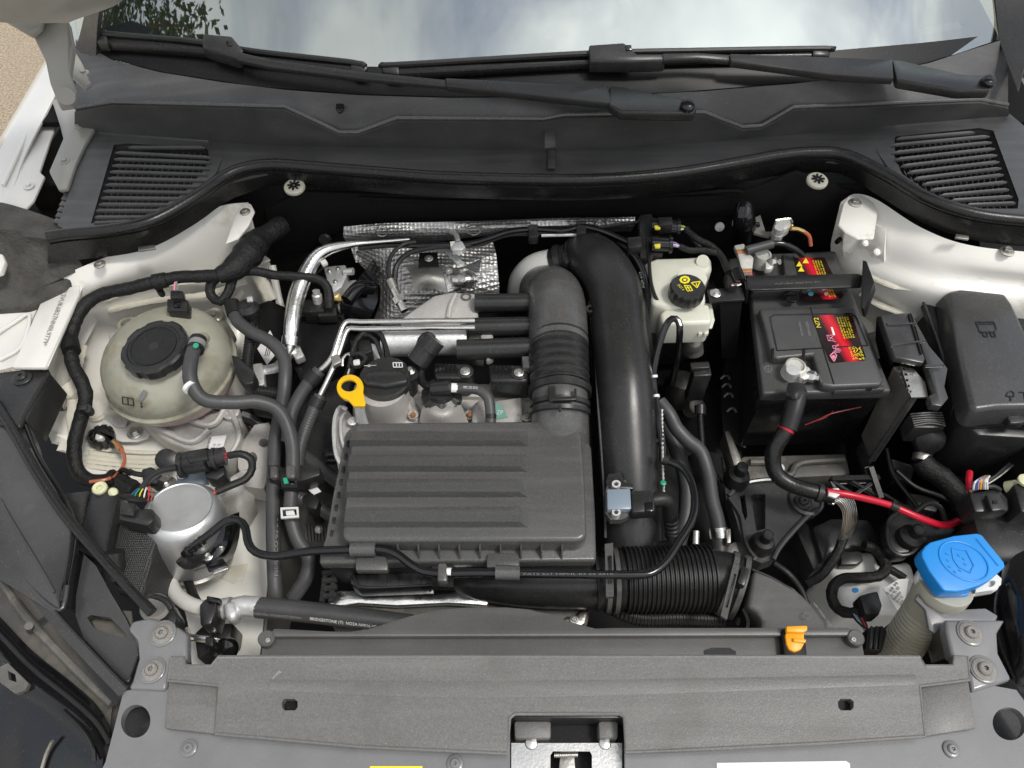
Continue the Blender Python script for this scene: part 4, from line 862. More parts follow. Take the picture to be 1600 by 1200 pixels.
# aluminium refrigerant pipe
ap = thing('aluminium_pipe', 'bright bent aluminium pipe between the round tank and the bulkhead', 'pipe', (450, 560, -0.15))
obj('tube', tube([(640, 374, 0.01), (590, 378, 0.01), (548, 382, 0.01), (512, 390, 0.005), (492, 404, 0.0), (476, 432, -0.01), (463, 466, -0.02), (457, 500, -0.03), (454, 535, -0.045), (446, 562, -0.06)], 23, n=14, rs=[0.22, 0.25, 0.3, 0.6, 0.9, 1.1, 1.15, 1.1, 1.05, 0.85]), 'alu_pipe', ap)
obj('ferrule', tube([(456, 526, -0.038), (454, 540, -0.045)], 29, n=16, smooth=False), 'alu_pipe', ap)
obj('elbow', tube([(447, 556, -0.07), (440, 572, -0.085), (424, 580, -0.09), (402, 582, -0.09)], 22, n=12), 'alu_pale', ap)
obj('elbow_block', prism([(394, 568), (410, 566), (414, 600), (398, 604)], 0.03, -0.075, 0.003), 'alu_pale', ap)
obj('bolt_lug', prism([(460, 535), (468, 540), (476, 556), (462, 562), (455, 550)], 0.015, -0.05, 0.003), 'alu_pale', ap)
# taped harness on the inner wing
hn = thing('taped_harness', 'black tape-wrapped wiring harness looping around the round tank', 'wiring harness', (130, 620, -0.1))
obj('branch_end', tube([(440, 352, 0.01), (425, 362, 0.015), (402, 378, 0.02), (385, 400, 0.024), (365, 420, 0.026), (340, 432, 0.026)], 38, n=12, lump=0.06, rs=[0.9, 0.85, 1.15, 1.2, 1.05, 0.6]), 'tape', hn)
obj('main_run', tube([(345, 430, 0.026), (310, 432, 0.026), (280, 433, 0.026), (240, 441, 0.026), (200, 451, 0.022), (165, 458, 0.018), (138, 472, 0.012), (118, 500, 0.004), (110, 535, -0.005), (114, 570, -0.015), (128, 598, -0.025), (134, 622, -0.035), (126, 655, -0.055), (117, 690, -0.07), (117, 720, -0.085), (126, 742, -0.095), (150, 752, -0.10), (180, 748, -0.1)], 21, n=12, lump=0.05), 'tape', hn)
obj('loop', tube([(340, 432, 0.02), (329, 446, 0.01), (330, 462, 0.0), (344, 471, -0.005), (356, 458, 0.0), (364, 436, 0.01), (376, 426, 0.014), (400, 424, 0.012), (430, 430, 0.005), (462, 432, 0.0), (495, 436, -0.01), (512, 450, -0.02), (515, 482, -0.04)], 15, n=10, lump=0.05), 'tape', hn)
for (x, y, z, w_) in ((110, 540, -0.004, 27), (250, 439, 0.027, 25)): obj('tape_band', tube([(x - 2, y - 9, z), (x + 2, y + 9, z)] if x < 200 else [(x - 10, y + 2, z), (x + 10, y - 2, z)], w_, n=12, smooth=False), 'tape', hn)
obj('harness_clip', join(prism(ell(136, 637, 7, 7, 12), 0.012, -0.03, 0.002), prism([(122, 632), (136, 632), (136, 640), (122, 640)], 0.006, -0.028, 0.001)), 'plastic_black', hn)
obj('harness_clip', prism(ell(249, 452, 6, 5, 12), 0.012, 0.01, 0.002), 'plastic_black', hn)
obj('lower_cloth', tube([(170, 748, -0.11), (190, 756, -0.112), (210, 768, -0.115)], 30, n=10, lump=0.08), 'tape', hn)
rw = thing('copper_lead', 'thin brown wire curving from a round black clip to the taped harness', 'wire', (195, 715, -0.13))
obj('wire', tube([(180, 691, -0.118), (190, 703, -0.115), (195, 718, -0.115), (188, 735, -0.11), (170, 748, -0.09), (140, 753, -0.085)], 5.5, n=8), 'copper_red', rw)
obj('sleeve', tube([(182, 693, -0.1175), (189, 702, -0.115)], 9, n=8), 'copper', rw)
obj('terminal', tube([(178, 689, -0.119), (183, 694, -0.1175)], 8, n=6), 'brass', rw)
ck = thing('round_clip', 'round toothed black clip with a white centre pin on the white inner wing', 'clip', (159, 684, -0.145))
obj('body', lathe((159, 683, -0.135), (0.1, 0, 1), [(0.019, -0.006), (0.020, 0.006), (0.016, 0.010), (0.013, 0.006)], 40, scallop=(10, 0.16, (0, 1, 2))), 'plastic_black', ck)
obj('pin', lathe((158, 685, -0.129), (0.05, 0, 1), [(0.0075, 0), (0.0072, 0.008), (0.004, 0.010)], 16), 'white_plastic', ck)
obj('arms', join(prism([(141, 680), (152, 671), (176, 675), (180, 690), (170, 697), (174, 684), (150, 678), (146, 690)], 0.012, -0.118, 0.002)), 'plastic_black', ck)
# engine mount
em = thing('engine_mount', 'rough cast aluminium engine mount under the round tank', 'engine mount', (320, 690, -0.25))
obj('casting', prism([(206, 640), (240, 648), (330, 644), (372, 636), (380, 664), (372, 700), (352, 722), (318, 720), (300, 704), (262, 690), (222, 662)], 0.05, -0.11, 0.006, 3), 'alu_cast', em)
obj('rib', tube([(222, 656, -0.106), (262, 676, -0.106), (300, 690, -0.106), (326, 672, -0.104)], 11, n=8), 'alu_cast', em)
obj('rib', tube([(228, 648, -0.106), (280, 652, -0.104), (330, 664, -0.104), (352, 640, -0.10), (366, 640, -0.10)], 11, n=8), 'alu_cast', em)
obj('rib', tube([(358, 636, -0.10), (374, 680, -0.104), (352, 724, -0.11)], 9, n=8), 'alu_cast', em)
obj('boss', lathe((362, 646, -0.105), (0, 0, 1), [(0.013, -0.05), (0.013, 0.004), (0.010, 0.006), (0.004, 0.004)], 24), 'alu_cast', em)
obj('arm', plate([(372, 700), (398, 664), (420, 660), (430, 680), (424, 730), (412, 764), (384, 760), (372, 730)], [ell(394, 716, 8, 10, 14), ell(412, 692, 8, 7, 12)], 0.04, -0.125), 'alu_cast', em)
obj('dark_arm', tube([(376, 648, -0.12), (396, 655, -0.13), (410, 668, -0.14)], 24, n=10), 'rubber', em)
obj('part_label', prism([(331, 682), (354, 680), (346, 708), (322, 706)], 0.001, -0.1, 0), 'print_white', em)
for i in range(3): lettering(em, '7N0 197 9' if i == 0 else '03 12', (325 + i * 7, 704, -0.0995), (331 + i * 7, 685 if i == 0 else 694, -0.0995), 'print_black', hgt=0.004)
obj('inner_strut', loft([[(345, 760, -0.12), (370, 740, -0.12), (398, 730, -0.12)], [(352, 800, -0.16), (374, 796, -0.15), (398, 780, -0.16)], [(372, 820, -0.2), (386, 826, -0.19), (404, 800, -0.2)]], n=16, th=0.006, across=10), 'alu_cast', em)
# plug on its bracket above the canister
pb = thing('wiring_plug', 'black two-part electrical plug with red wires above the silver canister', 'electrical plug', (325, 725, -0.10))
obj('socket', cylp((292, 724, -0.05), (326, 718, -0.045), 0.0165, b=0.002), 'plastic_black', pb)
obj('collar', cylp((281, 727, -0.05), (288, 726, -0.05), 0.0185, b=0.002), 'plastic_black', pb)
obj('latch', prism([(290, 708), (322, 702), (325, 716), (294, 721)], 0.012, -0.028, 0.002), 'plastic_black', pb)
obj('plug', cylp((326, 718, -0.045), (352, 712, -0.045), 0.013, b=0.002), 'plastic_black', pb)
obj('plug_rib', cylp((333, 717, -0.045), (338, 716, -0.045), 0.0155, b=0.001), 'plastic_black', pb)
obj('holder', prism([(318, 732), (350, 724), (352, 740), (338, 750), (320, 746)], 0.03, -0.06, 0.004), 'plastic_black', pb)
for (x0, y0, x1, y1) in ((352, 710, 358, 710), (353, 714, 359, 715), (272, 729, 281, 728), (273, 732, 281, 731)): obj('wire', tube([(x0, y0, -0.042), (x1, y1, -0.042)], 5, n=6), 'red', pb)
obj('cable', tube([(357, 712, -0.042), (375, 709, -0.04), (391, 716, -0.045), (394, 732, -0.055), (384, 748, -0.06), (362, 758, -0.06), (338, 768, -0.06)], 12, n=10), 'rubber', pb)
obj('wire', tube([(333, 771, -0.061), (340, 767, -0.060)], 6, n=6), 'red', pb)
pl = thing('plug_plate', 'grey steel plate with one screw under the two-part plug', 'plate', (300, 745, -0.12))
obj('sheet', prism([(276, 738), (322, 736), (326, 756), (276, 758)], 0.004, -0.09, 0.001), 'blue_grey', pl); bolt(pl, (285, 741, -0.088), 9, m='steel')
ps = thing('pressure_sensor', 'small black sensor plug on a hexagonal steel fitting beside the canister', 'sensor', (245, 750, -0.15))
obj('fitting', cylp((240, 746, -0.095), (268, 762, -0.10), 0.012), 'steel', ps)
obj('hex', bev(lathe(U(256, 755, -0.097), U(268, 762, -0.10) - U(240, 746, -0.095), [(0.0155, -0.006), (0.0155, 0.008)], 6), 0.001), 'steel', ps)
obj('plug', prism([(220, 733), (236, 728), (252, 740), (244, 756), (222, 752)], 0.02, -0.08, 0.003), 'plastic_black', ps)
obj('plug_lead', tube([(224, 742, -0.088), (210, 740, -0.088), (202, 736, -0.09)], 9, n=8), 'plastic_black', ps)
obj('plug_lead', tube([(204, 740, -0.09), (192, 734, -0.10), (182, 742, -0.11), (160, 752, -0.115)], 8, n=8), 'tape', ps)
tag(obj('knob_clip', lathe((261, 718, -0.11), (0.1, -0.4, 1), [(0.010, -0.01), (0.0155, -0.004), (0.0155, 0.006), (0.006, 0.009)], 16, scallop=(8, 0.10, (1, 2))), 'plastic_black'), 'small black ribbed knob standing left of the two-part plug', 'clip')
# silver canister
cn = thing('receiver_canister', 'silver metal canister with a flat round top at the lower left', 'canister', (310, 880, -0.2))
cax = (U(282, 792, -0.045) - U(304, 862, -0.145)); cb = U(304, 862, -0.145); cl_ = cax.length; 
obj('can', lathe(cb, cax, [(0.044, -0.012), (0.050, 0.004), (0.0545, 0.012), (0.0550, cl_ - 0.040), (0.0535, cl_ - 0.024), (0.0495, cl_ - 0.010), (0.0440, cl_ - 0.002), (0.040, cl_), (0.0392, cl_ + 0.0015), (0.038, cl_ + 0.0005), (0.01, cl_ + 0.0003)], 56), 'canister', cn)
obj('base_ring', lathe(cb, cax, [(0.046, -0.02), (0.051, -0.015), (0.051, -0.006), (0.046, -0.002)], 40), 'steel_dull', cn)
obj('black_shroud', loft([[(374, 800, -0.11), (374, 838, -0.12), (358, 876, -0.13), (308, 896, -0.13)], [(360, 806, -0.075), (358, 838, -0.08), (344, 870, -0.085), (300, 888, -0.085)], [(346, 820, -0.072), (338, 846, -0.076), (322, 862, -0.08), (288, 876, -0.08)]], n=20, th=0.004, across=8), 'plastic_gloss', cn)
obj('shroud_tab', prism([(320, 880), (348, 872), (356, 884), (326, 894)], 0.003, -0.085, 0.001), 'plastic_gloss', cn)
obj('shroud_lip', prism([(330, 892), (354, 883), (357, 888), (334, 898)], 0.003, -0.084, 0.001), 'steel', cn)
bolt(cn, (325, 869, -0.082), 8, 'torx', 'steel')
# purge line along the airbox
pv = thing('purge_line', 'glossy black plastic pipe running from the canister along the airbox front', 'pipe', (690, 895, -0.06))
PP = [(288, 866, -0.055), (300, 855, -0.045), (330, 832, -0.035), (352, 815, -0.03), (372, 813, -0.03), (383, 824, -0.03), (388, 848, -0.03), (400, 863, -0.03), (430, 869, -0.026), (480, 862, -0.02), (540, 859, -0.014), (594, 858, -0.012), (620, 866, -0.012), (645, 884, -0.013), (675, 895, -0.013), (760, 895, -0.013), (880, 897, -0.013), (990, 898, -0.012), (1020, 894, -0.012), (1042, 876, -0.012), (1060, 848, -0.012), (1080, 815, -0.013), (1086, 786, -0.015), (1080, 752, -0.018), (1064, 730, -0.02), (1036, 718, -0.022)]
obj('tube', tube(PP, 13, n=12), 'plastic_gloss', pv)
for x0, y0, x1, y1 in ((548, 858, 587, 858), (774, 894, 812, 895)): obj('foam_sleeve', tube([(x0, y0, -0.012), (x1, y1, -0.012)], 23, n=14, smooth=False), 'plastic_airbox', pv)
obj('white_band', tube([(698, 894.5, -0.013), (705, 894.8, -0.013)], 15, n=14, smooth=False), 'print_white', pv)
for t in (0, 1, 2, 3): obj('rib_ring', tube([(293 + t * 7, 862 - t * 5.5, -0.051 + t * .003), (296 + t * 7, 859.6 - t * 5.5, -0.05 + t * .003)], 17, n=12, smooth=False), 'rubber', pv)
obj('elbow_end', tube([(284, 872, -0.057), (292, 880, -0.065), (304, 878, -0.075), (318, 872, -0.09)], 20, n=12), 'rubber', pv)
obj('rib_ring', tube([(1036, 718, -0.022), (1044, 721, -0.022)], 17, n=12, smooth=False), 'rubber', pv)
lettering(pv, 'PA12 6x1 HIPHL 03 22 2010', (818, 898, -0.0125 + 0.0055), (958, 898, -0.0125 + 0.0055), 'relief_grey', n=(0, -0.55, 0.83), hgt=0.0020, lift=0.0008)
# refrigerant line at the lower left
rl = thing('refrigerant_line', 'pale painted pipe joining a thick black hose with white lettering', 'refrigerant line', (400, 950, -0.14))
obj('painted_pipe', tube([(262, 872, -0.14), (264, 900, -0.13), (274, 926, -0.12), (296, 944, -0.11), (322, 951, -0.105), (345, 952, -0.10)], 23, n=14), 'paint_white', rl)
obj('fitting', cylp((330, 955, -0.10), (362, 949, -0.095), 0.0135, b=0.002), 'alu_pale', rl)
obj('union_block', prism([(346, 942), (366, 936), (372, 956), (364, 970), (350, 966)], 0.025, -0.075, 0.006, 3), 'alu_pale', rl)
obj('crimp', tube([(364, 950, -0.092), (374, 947, -0.09), (388, 947, -0.09), (398, 948, -0.09), (408, 949, -0.09)], 30, n=16, rs=[0.7, 1, 0.95, 1.08, 1.1, 1.0, 1.12, 1.05, 1.12, 1.05]), 'alu_pale', rl)
HB = [(402, 949, -0.09), (450, 953, -0.09), (520, 961, -0.09), (600, 971, -0.092), (690, 984, -0.10)]
obj('thick_hose', tube(HB, 33, n=18), 'rubber_hose', rl)
rr_ = mm(33, U(520, 961, -0.09)) / 2
nn = Vector((0, -0.75, 0.66))
def onhose(px): return None
a0, a1 = U(489, 958, -0.09) + nn * rr_, U(597, 971.5, -0.092) + nn * rr_
lettering(rl, 'BRIDGESTONE (T)  NO2A NW16-VDA', a0, a1, 'print_white', n=nn, hgt=0.0052, bend=rr_, lift=0.0009)
a0, a1 = U(398, 949, -0.09) + nn * rr_, U(476, 957, -0.09) + nn * rr_
lettering(rl, 'PA/IIR/PA6 >PA/IIR/PET/EPDM<', a0, a1, 'print_grey', n=nn, hgt=0.0036, bend=rr_, lift=0.0009)
obj('clamp', prism([(310, 945), (320, 934), (340, 932), (336, 955), (330, 975), (312, 978)], 0.045, -0.068, 0.004), 'plastic_black', rl)
obj('clamp_latch', prism([(322, 930), (344, 934), (342, 942), (322, 940)], 0.012, -0.06, 0.002), 'plastic_gloss', rl)
lp = thing('small_pipe', 'thin silver pipe with a black star-ribbed cap behind the front cover', 'pipe', (330, 1005, -0.2))
obj('tube', tube([(292, 985, -0.14), (296, 995, -0.12), (315, 998, -0.11), (340, 1001, -0.11), (356, 1008, -0.12)], 11, n=10), 'alu_pipe', lp)
obj('cap', lathe((352, 1016, -0.11), (0.1, -0.5, 1), [(0.014, -0.012), (0.0155, 0), (0.013, 0.006), (0.004, 0.008)], 24, scallop=(12, 0.08, (1, 2))), 'plastic_gloss', lp)
obj('bracket', prism([(302, 990), (318, 975), (364, 972), (360, 1000), (330, 1012), (308, 1030)], 0.05, -0.14, 0.004), 'plastic_black', lp)
obj('saddle', prism([(320, 994), (334, 995), (332, 1010), (320, 1008)], 0.02, -0.095, 0.002), 'plastic_black', lp)
obj('dark_strap', tube([(276, 882, -0.16), (292, 905, -0.14), (302, 930, -0.13), (310, 945, -0.12)], 14, n=8), 'rubber', rl)
obj('drain_pipe', tube([(252, 880, -0.18), (248, 915, -0.17), (252, 935, -0.16)], 11, n=10), 'paint_beige', rl)
# ================================================================== engine
en = thing('engine', 'cast aluminium engine top between oil cap and intake elbow', 'engine', (690, 640, -0.35))
obj('block', prism([(540, 470), (850, 470), (920, 560), (935, 860), (530, 870), (516, 640)], 0.22, -0.13, 0.01), 'void', en)
obj('cam_cover', prism([(552, 598), (838, 598), (842, 700), (548, 700)], 0.05, -0.055, 0.006, 3), 'alu_cast', en)
obj('neck', lathe(U(606, 640, -0.062), (0, 0, 1), [(0.046, -0.01), (0.040, 0.004), (0.036, 0.02), (0.0345, 0.058)], 40), 'alu_cast', en)
obj('neck_fin', loft([[(636, 618, -0.03), (652, 660, -0.05)], [(640, 612, -0.05), (672, 664, -0.06)]], n=6, th=0.006), 'alu_cast', en)
obj('side_casting', prism([(520, 652), (527, 636), (540, 634), (550, 648), (556, 690), (540, 735), (528, 735), (522, 700)], 0.08, -0.045, 0.006, 3), 'alu_cast', en)
obj('side_rim', tube([(545, 740, -0.04), (527, 715, -0.036), (522, 680, -0.034), (524, 650, -0.034), (532, 636, -0.036), (542, 640, -0.04)], 7, n=8), 'alu_pale', en)
obj('side_rim', tube([(538, 700, -0.036), (533, 680, -0.033), (533, 655, -0.033), (540, 645, -0.036)], 5, n=8), 'alu_pale', en)
bolt(en, (551, 658, -0.035), 8, 'torx', 'alu_pale')
obj('saddle', loft([[(655, 660, -0.045), (660, 636, -0.03), (668, 624, -0.03)], [(675, 664, -0.03), (677, 645, -0.012), (682, 634, -0.015)], [(690, 666, -0.028), (690, 648, -0.008), (690, 640, -0.012)], [(706, 664, -0.03), (704, 645, -0.012), (699, 634, -0.015)], [(732, 660, -0.045), (722, 636, -0.03), (714, 624, -0.03)]], n=14, th=0.006, across=16), 'alu_cast', en)
obj('saddle', prism([(738, 632), (748, 622), (764, 622), (770, 636), (770, 668), (736, 668)], 0.03, -0.035, 0.006, 3), 'alu_cast', en)
obj('flat_boss', prism([(772, 626), (815, 620), (818, 668), (772, 668)], 0.03, -0.038, 0.003), 'alu_cast', en)
obj('ledge', prism([(640, 600), (842, 602), (842, 622), (640, 618)], 0.03, -0.046, 0.004), 'alu_cast', en)
for x, y in ((646, 652), (734, 652)):
    obj('stud', lathe((x, y, -0.048), (0, 0, 1), [(0.004, 0), (0.004, 0.008), (0.0025, 0.01)], 14), 'copper', en)
    obj('stud_seat', lathe((x, y - 2, -0.05), (0, 0, 1), [(0.008, 0), (0.008, 0.005), (0.006, 0.007)], 16), 'alu_cast', en)
bolt(en, (823, 652, -0.035), 8, 'torx', 'steel_dull')
obj('green_label', prism([(774, 628), (786, 636), (793, 652), (774, 655)], 0.001, -0.0365, 0), 'print_teal', en)
lettering(en, 'ZP', (776, 648, -0.036), (786, 648, -0.036), 'print_white', hgt=0.007)
oc = thing('oil_filler_cap', 'round black oil filler cap with a grip bar and white symbols', 'oil cap', (602, 594, 0.0))
occ = U(602, 592, 0.0)
obj('disc', lathe(occ, (0, 0, 1), [(0.033, -0.012), (0.0365, -0.009), (0.0365, 0.003), (0.034, 0.006), (0.005, 0.0065)], 48), 'plastic_black', oc)
obj('grip_bar', prism([(566, 590), (574, 580), (600, 577), (628, 579), (638, 588), (636, 597), (602, 603), (572, 599)], 0.012, 0.0155, 0.004, 3), 'plastic_black', oc)
lettering(oc, '~o—', (569, 574, 0.008), (588, 573, 0.008), 'print_white', hgt=0.004)
sy = [(614, 567), (628, 567), (629, 574), (615, 574)]
obj('symbol', join(*line_mark(oc, sy, 1.4, 0.0072, closed=True), *line_mark(oc, [(619, 567), (620, 574)], 1.4, 0.0072), *line_mark(oc, [(624, 567), (624, 574)], 1.4, 0.0072)), 'print_white', oc)
dk = thing('dipstick', 'bright yellow ring handle of the oil dipstick', 'dipstick', (560, 640, -0.05))
out = [(547 + 21 * math.cos(a), 605 - 20 * math.sin(a)) for a in [R(-18 + i * 14) for i in range(21)]]
out += [(549, 630), (552, 634), (569, 634), (571, 630)]
obj('handle', bev(plate(out, [ell(545, 602, 12.5, 9.5, 24)], 0.005, 0.008), 0.0012, 2, 60), 'yellow', dk)
obj('tube', tube([(561, 630, 0.003), (564, 650, -0.02), (570, 668, -0.04)], 16, n=12), 'alu_pale', dk)
# ignition coils
def coil(label, x0, x1, y0, y1, bx):
    g = thing('ignition_coil', label, 'ignition coil', ((x0 + x1) / 2, y1, -0.05), 'ignition coils')
    obj('body', prism([(x0, y0), (x1, y0 + 1), (x1 + 2, y1), (x0 + 4, y1)], 0.045, -0.002, 0.005, 3), 'plastic_black', g)
    stuffpart('grid_top', join(*[bar((x0 + 5 + i * 6, y0 + 4, -0.001), (x0 + 6 + i * 6, y0 + 16, -0.001), 0.003, 0.003, 0.0005) for i in range(6)]), 'plastic_gloss', g)
    obj('lug', lathe((bx, y0 + 15, -0.002), (0, 0, 1), [(0.012, -0.03), (0.012, 0.0015), (0.010, 0.003)], 20), 'plastic_black', g)
    bolt(g, (bx, y0 + 14, 0.001), 8, m='steel')
    obj('skirt', prism([(x0 + 4, y1 - 4), (x1, y1 - 4), (x1 - 2, y1 + 6), (x0 + 10, y1 + 6)], 0.03, -0.025, 0.004), 'plastic_black', g)
coil('black ignition coil with a silver screw right of the oil cap', 676, 733, 566, 592, 727)
coil('black ignition coil partly hidden by the intake pipes', 762, 826, 568, 596, 811)
tag(obj('coil_stem', cylp((641, 612, -0.05), (641, 584, -0.002), 0.0115, b=0.002), 'plastic_black'), 'short black post with a screw just right of the oil cap', 'post')
pw = thing('plug_boot', 'tilted black plug boot with a looped cable behind the oil cap', 'plug boot', (665, 560, -0.02))
obj('boot', cylp((652, 566, 0.0), (676, 532, 0.022), 0.0165, b=0.003), 'plastic_black', pw)
obj('boot_head', cylp((668, 546, 0.016), (681, 530, 0.026), 0.0155, b=0.005), 'plastic_black', pw)
obj('cable', tube([(678, 528, 0.024), (668, 522, 0.03), (657, 530, 0.022), (652, 548, 0.008)], 9, n=10), 'rubber', pw)
obj('lower_lead', tube([(660, 575, -0.01), (657, 588, -0.015), (665, 602, -0.015), (690, 606, -0.012)], 13, n=10, lump=0.05), 'tape', pw)
bolt(pw, (641, 579, 0.001), 8, m='steel')
br = thing('breather_valve', 'toothed black valve with a hose bending down over the engine', 'valve', (690, 620, -0.05))
obj('body', lathe((690, 617, -0.02), (0, 0, 1), [(0.026, -0.02), (0.029, -0.012), (0.029, 0.002), (0.020, 0.006), (0.017, 0.012), (0.004, 0.014)], 60, scallop=(15, 0.08, (1, 2))), 'plastic_black', br)
obj('hose', tube([(700, 606, 0.002), (730, 607, 0.004), (748, 609, 0.004), (762, 620, 0.002), (766, 640, -0.006), (767, 664, -0.016)], 17, n=12), 'rubber_hose', br)
obj('white_print', tube([(706, 606, 0.0035), (718, 606.5, 0.0035)], 16, n=12, smooth=False), 'print_white', br)
obj('blue_print', tube([(767, 647, -0.008), (767, 654, -0.011)], 17.6, n=12, smooth=False), 'rubber', br)
lettering(br, '05C 1Z1 57 E', (724, 607, 0.0105), (746, 608.5, 0.0105), 'print_white', n=(0, -0.3, 1), hgt=0.0035, lift=0.0012)
obj('tee', cylp((676, 608, -0.005), (704, 606, 0.001), 0.0105), 'plastic_black', br)
# coolant pipes of bare steel across the engine
st_ = thing('steel_pipes', 'pair of bare steel pipes crossing behind the oil cap then bending forward', 'pipes', (530, 540, -0.06))
obj('pipe', tube([(742, 501, 0.012), (640, 502, 0.012), (562, 503, 0.012), (546, 502, 0.012), (537, 508, 0.01), (528, 532, 0.002), (520, 556, -0.006), (508, 572, -0.014), (496, 582, -0.02)], 9, n=12), 'steel', st_)
obj('pipe', tube([(742, 512, 0.010), (640, 513, 0.010), (562, 514, 0.010), (549, 513, 0.010), (541, 519, 0.008), (532, 545, -0.002), (522, 572, -0.012), (510, 598, -0.022), (500, 618, -0.03)], 9, n=12), 'steel', st_)
obj('bracket', prism([(516, 556), (530, 552), (534, 565), (520, 572)], 0.008, -0.001, 0.002), 'steel_dull', st_)
obj('strap', tube([(535, 572, -0.01), (536, 560, -0.004), (545, 552, 0), (549, 566, -0.01), (544, 585, -0.02)], 5, n=8), 'steel', st_)
hA = thing('coolant_hose', 'grey hose on the upper steel pipe, running down to the left', 'hose', (450, 700, -0.1), 'coolant hoses')
obj('pipe', tube([(500, 579, -0.018), (488, 592, -0.024), (470, 616, -0.036), (455, 648, -0.05), (449, 690, -0.07)], 21, n=12), 'rubber_hose', hA)
obj('clamp', tube([(495, 584, -0.02), (484, 597, -0.026)], 26, n=12, smooth=False), 'rubber', hA)
hB = thing('coolant_hose', 'ribbed grey hose on the lower steel pipe, beside the airbox', 'hose', (464, 740, -0.1), 'coolant hoses')
obj('pipe', tube([(500, 618, -0.03), (490, 640, -0.038), (477, 672, -0.05), (468, 705, -0.06), (465, 745, -0.075)], 20, n=12, corr=(0.004, 0.05)), 'rubber_hose', hB)
obj('clamp', tube([(499, 622, -0.031), (492, 636, -0.037)], 25, n=12, smooth=False), 'rubber', hB)
hC = thing('coolant_hose', 'straight grey hose slanting under the left edge of the airbox', 'hose', (500, 735, -0.13), 'coolant hoses')
obj('pipe', tube([(462, 704, -0.11), (490, 724, -0.11), (535, 758, -0.11)], 22, n=12), 'rubber_hose', hC)
hD = thing('coolant_hose', 'short ribbed hose with a square clamp entering below the airbox edge', 'hose', (490, 780, -0.13), 'coolant hoses')
obj('pipe', tube([(455, 772, -0.10), (480, 784, -0.105), (520, 806, -0.115)], 22, n=12, corr=(0.004, 0.05)), 'rubber_hose', hD)
obj('clamp', prism([(472, 774), (486, 768), (500, 780), (494, 796), (476, 792)], 0.03, -0.085, 0.003), 'rubber', hD)
hk = thing('hose_clip', 'black clip block holding the two straight hoses together', 'clip', (445, 738, -0.09))
obj('block', prism([(416, 726), (436, 725), (440, 730), (470, 724), (500, 728), (500, 742), (470, 752), (418, 748)], 0.03, -0.062, 0.003), 'plastic_black', hk)
obj('band', prism([(421, 726), (434, 726), (434, 746), (421, 746)], 0.012, -0.052, 0.004, 3), 'plastic_airbox', hk)
obj('band', prism([(446, 725), (461, 725), (461, 746), (446, 746)], 0.02, -0.032, 0.004, 3), 'plastic_airbox', hk)
obj('lower_clamp', plate([(439, 746), (464, 747), (465, 762), (440, 761)], [[(452, 751), (460, 751), (460, 757), (452, 757)]], 0.012, -0.036), 'rubber', hk)
obj('paint_dab', prism([(442, 747), (448, 746), (451, 755), (444, 756)], 0.001, -0.0345, 0), 'wire_green', hk)
wt = thing('white_hose_tag', 'white rectangular spring tag around the ribbed hose left of the airbox', 'tag', (452, 802, -0.07))
obj('frame', plate([(438, 793), (466, 792), (467, 808), (439, 810)], [[(441, 796), (463, 795), (464, 805), (442, 807)]], 0.003, -0.050), 'white_plastic', wt)
obj('bow', prism([(446, 798), (459, 797), (461, 804), (447, 805)], 0.004, -0.047, 0.001), 'white_plastic', wt)
tag(obj('barcode_sticker', prism([(477, 761), (492, 757), (502, 768), (490, 773)], 0.001, -0.095, 0), 'print_white'), 'small white sticker lying left of the airbox', 'sticker')
# belt cover and parts behind it
bc = thing('belt_cover', 'matt black belt cover panel left of the engine', 'cover', (490, 640, -0.2))
obj('panel', prism([(498, 530), (520, 525), (556, 528), (560, 560), (540, 640), (534, 740), (500, 750), (452, 720), (456, 640), (476, 580)], 0.05, -0.105, 0.008, 3), 'plastic_black', bc)
obj('tab', prism([(505, 700), (523, 698), (526, 711), (506, 712)], 0.02, -0.085, 0.003), 'plastic_black', bc)
obj('tab', prism([(506, 713), (530, 712), (532, 720), (508, 721)], 0.02, -0.095, 0.002), 'plastic_black', bc)
bb = thing('black_housing', 'black plastic box with a top rim between silver pipe and engine', 'box', (500, 520, -0.3))
obj('box', prism([(464, 488), (532, 486), (540, 500), (545, 530), (530, 570), (470, 600), (452, 560)], 0.12, -0.075, 0.006), 'void', bb)
obj('rim', tube([(466, 494, -0.072), (528, 493, -0.072), (536, 500, -0.072)], 5, n=8), 'plastic_black', bb)
obj('connector', prism([(474, 468), (506, 466), (508, 486), (473, 488)], 0.03, -0.045, 0.003), 'plastic_black', bb)
obj('connector', prism([(494, 482), (524, 478), (527, 492), (496, 494)], 0.02, -0.05, 0.003), 'plastic_black', bb)
ev = thing('valve_block', 'grey metal valve block with screws behind the harness loop', 'valve block', (530, 450, -0.2))
obj('block', prism([(505, 416), (540, 413), (542, 432), (534, 448), (520, 458), (512, 442)], 0.05, -0.04, 0.003), 'alu_pale', ev)
obj('block', prism([(534, 438), (562, 436), (560, 478), (528, 484), (524, 462)], 0.05, -0.06, 0.003), 'alu_cast', ev)
obj('fitting', cylp((538, 425, -0.038), (552, 424, -0.035), 0.006), 'alu_pale', ev)
obj('bushing', lathe((496, 466, -0.04), (0, 0.3, 1), [(0.008, -0.01), (0.008, 0.006), (0.006, 0.008), (0.006, 0.014)], 18), 'alu_pale', ev)
for x, y in ((514, 424), (528, 420), (524, 440)): bolt(ev, (x, y, -0.039), 5, m='steel', washer=False)
obj('stain_plate', prism([(516, 446), (532, 452), (534, 470), (518, 470)], 0.01, -0.05, 0.002), 'brass', ev)
obj('wire', tube([(500, 406, 0.0), (505, 416, -0.01), (495, 426, -0.02), (490, 440, -0.03)], 3, n=6), 'rubber', ev)
